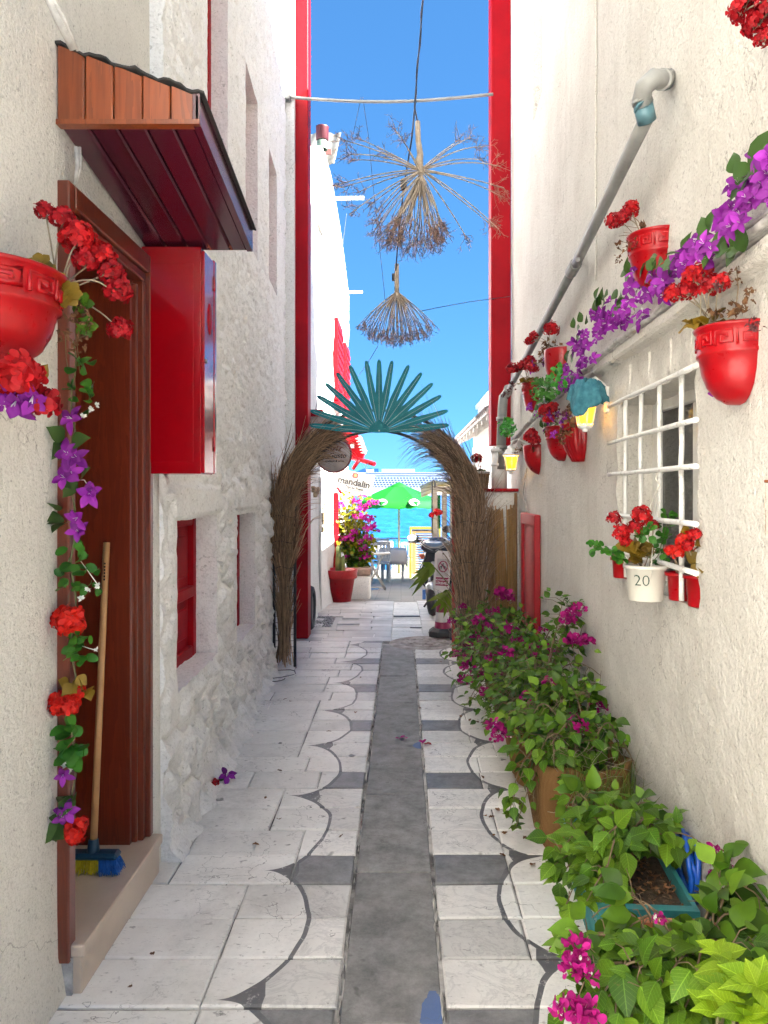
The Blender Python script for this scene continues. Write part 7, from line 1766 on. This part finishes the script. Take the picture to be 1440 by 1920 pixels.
def loft(secs, nm, mat, seg=18, par=None):
    """secs: (y, z, half width, half height, power)"""
    mb = MB(); mb.s = True; vs = []
    for (y, z, hw, hh_, pw) in secs:
        for k in range(seg):
            a = 6.2832*k/seg; ca, sa = math.cos(a), math.sin(a)
            vs.append(sp(hw*math.copysign(abs(ca)**pw, ca), y, z + hh_*math.copysign(abs(sa)**pw, sa)))
    n = len(secs); mb.add(vs, [(i*seg+k, i*seg+(k+1) % seg, (i+1)*seg+(k+1) % seg, (i+1)*seg+k) for i in range(n-1) for k in range(seg)])
    mb.add([vs[k] for k in range(seg)], [tuple(reversed(range(seg)))]); mb.add([vs[(n-1)*seg+k] for k in range(seg)], [tuple(range(seg))])
    return mb.build(nm, mat, par or SCO)
def vloft(secs, nm, mat, seg=18, par=None):
    """secs by height: (z, y centre, half width, half depth)"""
    mb = MB(); mb.s = True; vs = []
    for (z, y, hw, hd) in secs:
        for k in range(seg):
            a = 6.2832*k/seg; ca, sa = math.cos(a), math.sin(a); vs.append(sp(hw*math.copysign(abs(ca)**0.7, ca), y + hd*math.copysign(abs(sa)**0.8, sa), z))
    n = len(secs); mb.add(vs, [(i*seg+k, i*seg+(k+1) % seg, (i+1)*seg+(k+1) % seg, (i+1)*seg+k) for i in range(n-1) for k in range(seg)])
    mb.add([vs[k] for k in range(seg)], [tuple(reversed(range(seg)))]); mb.add([vs[(n-1)*seg+k] for k in range(seg)], [tuple(range(seg))])
    return mb.build(nm, mat, par or SCO)
vloft([(0.30, 0.12, 0.10, 0.05), (0.42, 0.10, 0.17, 0.06), (0.58, 0.12, 0.20, 0.07), (0.72, 0.16, 0.18, 0.08), (0.86, 0.20, 0.15, 0.08)], 'front_shield', m_sbody)
vloft([(0.20, -0.02, 0.07, 0.05), (0.34, -0.06, 0.085, 0.13), (0.44, -0.02, 0.085, 0.17), (0.48, 0.02, 0.05, 0.12)], 'front_fender', m_schrome)
loft([(0.25, 0.30, 0.10, 0.05, 0.6), (0.45, 0.26, 0.15, 0.06, 0.6), (0.75, 0.30, 0.16, 0.09, 0.6)], 'footboard', m_rubber)
loft([(0.62, 0.50, 0.13, 0.18, 0.7), (0.85, 0.56, 0.19, 0.22, 0.7), (1.15, 0.60, 0.19, 0.18, 0.7), (1.45, 0.66, 0.11, 0.10, 0.7)], 'rear_body', m_sbody)
loft([(0.55, 0.74, 0.09, 0.03, 0.7), (0.75, 0.78, 0.16, 0.05, 0.7), (1.1, 0.80, 0.16, 0.05, 0.7), (1.35, 0.84, 0.10, 0.04, 0.7)], 'seat', m_rubber)
vloft([(0.86, 0.17, 0.15, 0.09), (0.92, 0.13, 0.19, 0.10), (0.98, 0.14, 0.20, 0.11), (1.03, 0.17, 0.16, 0.10), (1.07, 0.22, 0.08, 0.06)], 'handlebar_cowl', m_sbody)
hl = vloft([(0.93, 0.045, 0.06, 0.03), (0.97, 0.03, 0.12, 0.04), (1.01, 0.045, 0.15, 0.04), (1.03, 0.07, 0.14, 0.03)], 'headlight', m_schrome)
vloft([(0.945, 0.035, 0.05, 0.028), (0.975, 0.018, 0.10, 0.036), (1.005, 0.034, 0.125, 0.034)], 'lens', M('headlight_glass', (0.10, 0.16, 0.26), 0.06, None, coat=0.8), par=hl)
vloft([(0.55, 0.055, 0.05, 0.02), (0.66, 0.07, 0.08, 0.02), (0.74, 0.10, 0.05, 0.02)], 'horn_grille', m_schrome)
for sx in (-1, 1):                          # bright edging on the cowl and leg shield
    mb = MB(); mb.tube([sp(sx*0.02, 0.02, 0.90), sp(sx*0.12, 0.03, 0.95), sp(sx*0.19, 0.09, 1.0), sp(sx*0.17, 0.14, 1.03)], 0.008, 5); mb.build('trim', m_schrome, SCO)
    mb = MB(); mb.tube([sp(sx*0.08, 0.05, 0.36), sp(sx*0.18, 0.06, 0.52), sp(sx*0.19, 0.09, 0.66), sp(sx*0.13, 0.12, 0.80)], 0.010, 5); mb.build('shield_trim', m_schrome, SCO)
    mb = MB(); mb.tube([sp(sx*0.14, 0.04, 0.80), sp(sx*0.19, 0.06, 0.83)], [0.03, 0.018], 8); mb.build('indicator', m_orange, SCO)
    mb = MB(); mb.tube([sp(sx*0.055, 0.0, 0.24), sp(sx*0.06, 0.04, 0.52)], 0.016, 6); mb.build('fork_leg', m_schrome, SCO)
mb = MB(); mb.tube([sp(-0.36, 0.30, 1.0), sp(-0.25, 0.22, 1.02), sp(0, 0.18, 1.02), sp(0.25, 0.22, 1.02), sp(0.36, 0.30, 1.0)], 0.014, 8); hbar = mb.build('handlebar', m_black, SCO)
for sx in (-1, 1):
    mb = MB(); mb.tube([sp(sx*0.27, 0.235, 1.02), sp(sx*0.38, 0.31, 1.0)], 0.019, 8); mb.build('grip', m_rubber, hbar)
    mb = MB(); mb.tube([sp(sx*0.26, 0.2, 1.0), sp(sx*0.40, 0.18, 0.985)], 0.008, 5); mb.build('brake_lever', m_schrome, hbar)
    mz = 1.06 if sx < 0 else 1.19; mx = 0.31 if sx < 0 else 0.14
    mb = MB(); mb.tube([sp(sx*0.2, 0.2, 1.03), sp(sx*(mx-0.03), 0.22, mz-0.08), sp(sx*mx, 0.21, mz-0.03)], 0.008, 6); mr = mb.build('mirror_arm', m_black, SCO)
    mb = MB(); mx3 = Matrix.Rotation(R(90), 3, 'X'); mb.lathe([(0.0, 0.02), (0.05, 0.016), (0.06, 0.0), (0.055, -0.014)], sp(sx*mx, 0.20, mz), 20, mat=mx3, sx=1.25, sy=0.8); mb.build('mirror_shell', m_black, mr)
    mb = MB(); mb.lathe([(0.0, 0.0), (0.052, 0.0)], sp(sx*mx, 0.178, mz), 20, mat=mx3, sx=1.22, sy=0.8); mb.build('mirror_glass', M('mirror_glass', (0.6, 0.6, 0.62), 0.05, None, metal=1.0), mr)
mb = MB(); mb.tube([sp(-0.10, 0.55, 0.24), sp(-0.22, 0.45, 0.03)], 0.014, 6); mb.build('kickstand', m_black, SCO)
mb = MB(); mb.cbox(sp(-0.10, -0.10, 0.30) - Vector((0.02, 0.005, 0.06)), sp(-0.10, -0.10, 0.30) + Vector((0.02, 0.005, 0.06)), 0.003); mb.build('sticker', M('blue_sticker', (0.05, 0.16, 0.5), 0.4), SCO)
# striped cone with no-motorcycles sign ------------------------------------
CN = thing('traffic_cone', (0.43, 7.75, 0), 'magenta and white striped cone with a no motorcycles sign on top', 'cone')
cc = Vector((0.435, 7.78, 0.012)); m_magp = M('magenta_plastic', (0.28, 0.012, 0.075), 0.45, (0.22, 0.01, 0.06), 8); m_whp = M('white_plastic', (0.66, 0.62, 0.62), 0.4, (0.58, 0.54, 0.54), 8)
mb = MB(); mb.lathe([(0.0, 0.0), (0.155, 0.0), (0.16, 0.02), (0.15, 0.055), (0.11, 0.085), (0.0, 0.085)], cc, 8, R(22.5), R(382.5), smooth=False); mb.build('base', m_rubber, CN)
zz = [0.085, 0.15, 0.25, 0.35, 0.43]; rr = [0.088, 0.08, 0.072, 0.064, 0.058]
for q in range(4):
    mb = MB(); mb.lathe([(rr[q], zz[q]), (rr[q+1], zz[q+1])], cc, 24); mb.build('band', (m_magp, m_whp)[q % 2], CN)
mb = MB(); mb.lathe([(0.058, 0.43), (0.0, 0.44)], cc, 24); mb.build('cap', m_whp, CN)
pc_ = P(829, 1070, 7.76); mP = Matrix.Translation(pc_) @ Matrix.Rotation(R(3.5), 4, 'Y')
W2, H2 = 0.083, 0.205
outl = [(-W2+0.02, -H2), (W2-0.02, -H2), (W2, -H2+0.02), (W2, H2-0.03), (W2-0.03, H2), (-W2+0.03, H2), (-W2, H2-0.03), (-W2, -H2+0.02)]
mb = MB(); mb.prism(outl, 0.025, mP); mb.tube([mP @ Vector((0, 0, -H2)), cc + Vector((0, 0, 0.42))], 0.03, 10); sgn_ = mb.build('sign_panel', m_whp, CN)
mb = MB(); mb.prism([(-0.058, -0.06), (0.066, -0.06), (0.066, 0.125), (-0.058, 0.125)], 0.002, mP @ Matrix.Translation((0, -0.0136, 0))); mb.build('face', M('grey_face', (0.42, 0.40, 0.41), 0.5), sgn_)
mb = MB(); mb.tube([mP @ Vector((0.006 + 0.045*math.cos(k*0.2094), -0.016, 0.045 + 0.055*math.sin(k*0.2094))) for k in range(30)], 0.0055, 6, closed=True); mb.tube([mP @ Vector((-0.026, -0.017, 0.083)), mP @ Vector((0.038, -0.017, 0.007))], 0.005, 6); mb.build('prohibition_ring', m_magp, sgn_)
mb = MB()
for sx in (-0.018, 0.026): mb.tube([mP @ Vector((sx + 0.012*math.cos(k*0.63), -0.0155, 0.032 + 0.013*math.sin(k*0.63))) for k in range(10)], 0.003, 5, closed=True)
mb.tube([mP @ Vector((-0.018, -0.0155, 0.032)), mP @ Vector((-0.004, -0.0155, 0.055)), mP @ Vector((0.016, -0.0155, 0.052)), mP @ Vector((0.026, -0.0155, 0.032))], 0.005, 5); mb.tube([mP @ Vector((0.0, -0.0155, 0.055)), mP @ Vector((0.008, -0.0155, 0.078))], 0.006, 5); mb.build('rider_symbol', m_black, sgn_)
mb = MB(); mb.prism([(-0.062, -0.155), (0.070, -0.155), (0.070, -0.068), (-0.062, -0.068)], 0.003, mP @ Matrix.Translation((0, -0.0142, 0))); mb.build('caption_plate', m_magp, sgn_)
put_text('MOTOSİKLET', 0.024, m_whp, onsign(mP, 0.004, -0.095, -0.0165), sgn_, bold=0.0006); put_text('GİREMEZ', 0.034, m_whp, onsign(mP, 0.004, -0.130, -0.0165), sgn_, bold=0.001)
mb = MB(); mb.cbox(mP @ Vector((-0.008, -0.014, 0.168)), mP @ Vector((0.008, -0.012, 0.186)), 0.003); mb.build('slot', m_black, sgn_)
mb = MB(); mb.tube([P(850, 1202, 7.55), P(848, 1196, 7.56), P(845, 1199, 7.55)], [0.012, 0.02, 0.011], 6); tag(mb.build('blue_wrapper', M('blue_foil', (0.03, 0.05, 0.35), 0.3)), 'crumpled blue wrapper beside the striped cone', 'litter')
# fan-leaved plant in front of the cone
m_phil = leafmat('split_leaf', (0.10, 0.16, 0.012), (0.17, 0.24, 0.02), 0.3, 0.4, 0.3)
PH = thing('split_leaf_plant', (0.62, 7.3, 0), 'split leaved green plant reaching out in front of the sign', 'plant')
pb = Vector((0.60, 7.42, 0.0))
mb = MB(); mb.cbox(pb + Vector((-0.09, -0.09, 0)), pb + Vector((0.09, 0.09, 0.2)), 0.02); mb.build('pot', m_rubber, PH)
for (pa, ends) in ((P(813, 1062, 7.25), ((790, 1055), (775, 1075), (768, 1088), (766, 1105), (772, 1118), (785, 1098), (806, 1082))), (P(843, 1110, 7.2), ((800, 1128), (806, 1145), (822, 1150), (832, 1160), (846, 1165), (828, 1112), (818, 1122)))):
    mb = MB(); mb.tube([pb + Vector((0, 0, 0.18)), (pb + pa)/2 + Vector((0.06, 0, 0.15)), pa], 0.006, 6); mb.build('stalk', m_stem, PH)
    for (ex, ey) in ends:
        e = P(ex, ey, 7.22 + rnd.uniform(-0.08, 0.08)); mb = MB(); d = e - pa; leaf(mb, pa, d, Vector((0.2, -1, 0.3)), d.length, 0.028, STAR, 0.2, 0.05); mb.build('leaf_finger', m_phil, PH)
mb = MB(); mb.cbox((0.468, 6.86, 0.0), (0.502, 6.90, 1.55), 0.004); tag(mb.build('sunlit_red_post', M('sunlit_red_paint', (0.46, 0.06, 0.055), 0.5, (0.38, 0.035, 0.035), 10)), 'slim red post painted in a sunlit coral tone beside the straw leg of the arch', 'post')  # sunlight on a red post put into its coral colour

# ------------------------------------------------------------------ right side beyond: cottage with eaves, cafe awning posts
CT = thing('white_cottage', (1.3, 10, 0), 'white boarded cottage with deep tiled eaves beyond the parapet', 'house')
mb = MB(); mb.box((1.26, 8.3, -0.3), (5.5, 13.0, 2.5)); mb.build('wall', m_plaster_white, CT)
for q in range(11): mb = MB(); mb.cbox((1.238, 8.32, 0.2+q*0.19), (1.262, 12.98, 0.385+q*0.19), 0.006); mb.build('weatherboard', m_white, CT)
mb = MB(); mb.cbox((1.20, 9.0, 0.9), (1.245, 9.9, 1.95), 0.008); w = mb.build('window', m_white, CT)
mb = MB(); mb.box((1.19, 9.08, 0.98), (1.199, 9.82, 1.87)); mb.build('pane', M('pale_glass', (0.35, 0.40, 0.42), 0.1), w)
mb = MB(); vs = [(0.93, 8.1, 2.36), (0.93, 12.6, 2.36), (3.5, 13.2, 3.6), (3.5, 8.1, 3.6), (0.93, 8.1, 2.42), (0.93, 12.6, 2.42), (3.5, 13.2, 3.66), (3.5, 8.1, 3.66)]
mb.add(vs, [(0, 1, 2, 3), (7, 6, 5, 4), (0, 4, 5, 1), (1, 5, 6, 2), (2, 6, 7, 3), (3, 7, 4, 0)]); rf = mb.build('roof', m_white, CT)
for q in range(9): y = 8.25 + q*0.52; mb = MB(); mb.add([(0.95, y, 2.30), (0.95, y+0.07, 2.30), (1.28, y+0.07, 2.46), (1.28, y, 2.46), (0.95, y, 2.37), (0.95, y+0.07, 2.37), (1.28, y+0.07, 2.53), (1.28, y, 2.53)], [(3, 2, 1, 0), (4, 5, 6, 7), (0, 1, 5, 4), (1, 2, 6, 5), (2, 3, 7, 6), (3, 0, 4, 7)]); mb.build('rafter', m_white, rf)
m_tile = M('grey_roof_tile', (0.20, 0.18, 0.17), 0.8, (0.34, 0.31, 0.29), 12, rand=0.4)
for q in range(26):
    y = 8.12 + q*0.172
    mb = MB(); mb.s = True; mb.lathe([(0.078, 0.0), (0.07, 0.45)], (0, 0, 0), 8, 0, math.pi); rm = Matrix.Translation((0.90, y+0.08, 2.43)) @ Matrix.Rotation(R(64), 4, 'Y') @ Matrix.Rotation(R(-90), 4, 'Z'); mb.v = [rm @ v for v in mb.v]; mb.build('tile', m_tile, rf)
AW = thing('cafe_awning', (0.9, 15, -0.4), 'cream and yellow fabric awning on cream posts beside the quay', 'awning')
m_cream = M('cream_paint', (0.36, 0.32, 0.25), 0.5, (0.30, 0.26, 0.20), 8); m_yfab = M('yellow_fabric', (0.38, 0.26, 0.025), 0.8, (0.38, 0.34, 0.22), 1.6)
for (px, d) in ((815, 14.0), (833, 14.2), (848, 15.5)):
    mb = MB(); b_ = at_ground(px, d); mb.cbox(b_ + Vector((-0.05, -0.05, 0)), b_ + Vector((0.05, 0.05, 1.95)), 0.006); mb.build('post', m_cream, AW)
mb = MB(); mb.s = True; n = 16; vs = []
for i in range(n+1):
    for j in range(5):
        t = i/n; u = j/4; p = P(788 + 90*t, 912 - 25*t + 6*math.sin(t*14)*0.3, 17.5 - 2.5*t); vs.append(p + Vector((0, -1.2*u, -0.25*u + 0.05*math.sin(math.pi*t*3))))
mb.add(vs, [(i*5+j, (i+1)*5+j, (i+1)*5+j+1, i*5+j+1) for i in range(n) for j in range(4)]); o = mb.build('fabric', m_yfab, AW); o.modifiers.new('t', 'SOLIDIFY').thickness = 0.01
b_ = at_ground(838, 14.2); mb = MB(); mb.cbox(b_ + Vector((-0.28, -0.03, 1.86)), b_ + Vector((0.35, 0.03, 1.95)), 0.006); mb.build('beam', m_cream, AW)
mb = MB(); mb.cbox(at_ground(822, 14.4) + Vector((-0.02, 0, 1.15)), at_ground(822, 14.4) + Vector((0.04, 0.02, 1.8)), 0.004); mb.build('green_strip', m_greendk, AW)
mb = MB(); p = P(810, 905, 13.9); mb.tube([P(810, 1000, 13.9), p, P(813, 900, 13.85), P(816, 905, 13.8), P(815, 915, 13.8)], 0.014, 6); mb.build('lamp_hook', m_black, AW)
for (px, py, lab) in ((809, 966, 'small red flower in front of the thin dark hook post'), (821, 961, 'larger red flower between the cream awning posts')):
    T = thing('red_flower', P(px, py, 13.3), lab, 'flower', 'red flowers by the cafe posts')
    mb = MB(); geranium(mb, P(px, py, 13.3), 0.055 if px < 815 else 0.075, 14, 0.5); mb.build('flower_head', m_petal, T)
    mb = MB(); mb.tube([P(px, py, 13.3), P(px+2, py+60, 13.3), at_ground(px+2, 13.3)], 0.008, 4); mb.build('stem', m_stem, T)

KB = thing('terrace_shade_block', (2.6, 16, -0.5), 'plain white block added behind the cottage to shade the terrace, mostly hidden', 'building')  # added to shade the cafe terrace, mostly unseen behind the cottage
mb = MB(); mb.box((1.75, 13.3, -1.0), (6.0, 17.0, 3.4)); mb.build('wall', m_plaster_white, KB)
mb = MB(); mb.cbox((1.70, 13.25, 3.4), (6.05, 17.05, 3.5), 0.01); mb.build('roof_slab', m_white, KB)
# ------------------------------------------------------------------ cruise ship on the horizon
SHIP = thing('cruise_ship', (0, 1000, -2.2), 'large white cruise ship lying off the quay behind the green parasol', 'ship')
m_ship = M('ship_white', (0.40, 0.41, 0.42), 0.4); m_shipblue = M('ship_blue', (0.012, 0.06, 0.22), 0.4); m_shipglass = M('ship_windows', (0.05, 0.08, 0.13), 0.25); m_shippale = M('ship_pale_glass', (0.30, 0.46, 0.55), 0.3)
mb = MB(); vs = []
hull = [(-150, 0), (-140, -10), (-100, -14), (90, -14), (120, -9), (140, 0)]
for z, s in ((-2.2, 0.98), (8, 1.0)):
    for x, y in hull: vs.append((x*s, 1000 + y, z))
    for x, y in reversed(hull[1:-1]): vs.append((x*s, 1000 - y, z))
n = len(vs)//2; mb.add(vs, [(i, (i+1) % n, n+(i+1) % n, n+i) for i in range(n)] + [tuple(range(n, 2*n))]); mb.build('hull', m_ship, SHIP)
for lev in range(7):
    z = 8 + lev*2.9; x0, x1 = -130 + lev*3, 112 - lev*6
    mb = MB(); mb.cbox((x0, 987.5, z), (x1, 1012, z+2.88), 0.1); dk = mb.build('deck', m_ship, SHIP)
    mb = MB()
    if lev in (5, 6): mb.box((x0+4, 987.30, z+0.8), (x1-6, 987.49, z+2.2))
    else:
        x = x0 + 3
        while x < x1 - 5: mb.box((x, 987.30, z+0.5), (x+2.9, 987.49, z+2.35)); x += 4.2
    mb.build('window_band', m_shipglass, dk, kind='stuff')
mb = MB(); mb.add([(-62, 992, 28.3), (-30, 992, 28.3), (-30, 992, 33.6), (-50, 992, 33.6), (-62, 1006, 28.3), (-30, 1006, 28.3), (-30, 1006, 33.6), (-50, 1006, 33.6)], [(0, 1, 2, 3), (7, 6, 5, 4), (3, 2, 6, 7), (0, 3, 7, 4), (1, 5, 6, 2)]); fu = mb.build('funnel', m_shipblue, SHIP)
mb = MB(); mb.box((-46, 991.6, 29.2), (-36, 991.95, 32.8)); mb.build('funnel_emblem', m_shippale, fu)
mb = MB(); mb.tube([(-41, 998, 33.5), (-41, 998, 36.3)], 0.6, 6); mb.build('mast', m_shipblue, fu)
for (x0, x1, z0, z1) in ((-26, 18, 28.3, 33.0), (58, 78, 24.0, 30.0)):
    mb = MB(); mb.cbox((x0, 990, z0), (x1, 1008, z1), 0.2); g_ = mb.build('deckhouse', m_shippale, SHIP)
    n = int((x1-x0)/4)
    for q in range(n): x = x0 + 4*q + 0.6; mb = MB(); mb.cbox((x, 989.5, z0+0.4+(q % 2)*1.2), (x+2.2, 989.98, z0+2.4+(q % 2)*1.6), 0.05); mb.build('deck_window', m_ship, g_)
# dry leaves and petals blown against the planters and the far wall foot
mb = MB()
for _ in range(46):
    d = rnd.uniform(2.2, 7.0); x = rnd.choice([rnd.uniform(0.36, 0.60), rnd.uniform(0.40, 0.62), rnd.uniform(-0.95, 0.4)])
    leaf(mb, Vector((x, d, 0.006)), Vector((rnd.uniform(-1, 1), rnd.uniform(-1, 1), rnd.uniform(0.02, 0.2))), Vector((rnd.uniform(-0.2, 0.2), 0, 1)), rnd.uniform(0.015, 0.04), rnd.uniform(0.006, 0.013), OVATE, rnd.uniform(0.2, 0.7), rnd.uniform(-0.3, 0.2), 0.15)
tag(mb.build('fallen_leaves', m_dry, kind='stuff'), 'small dry leaves scattered over the paving', 'leaves')
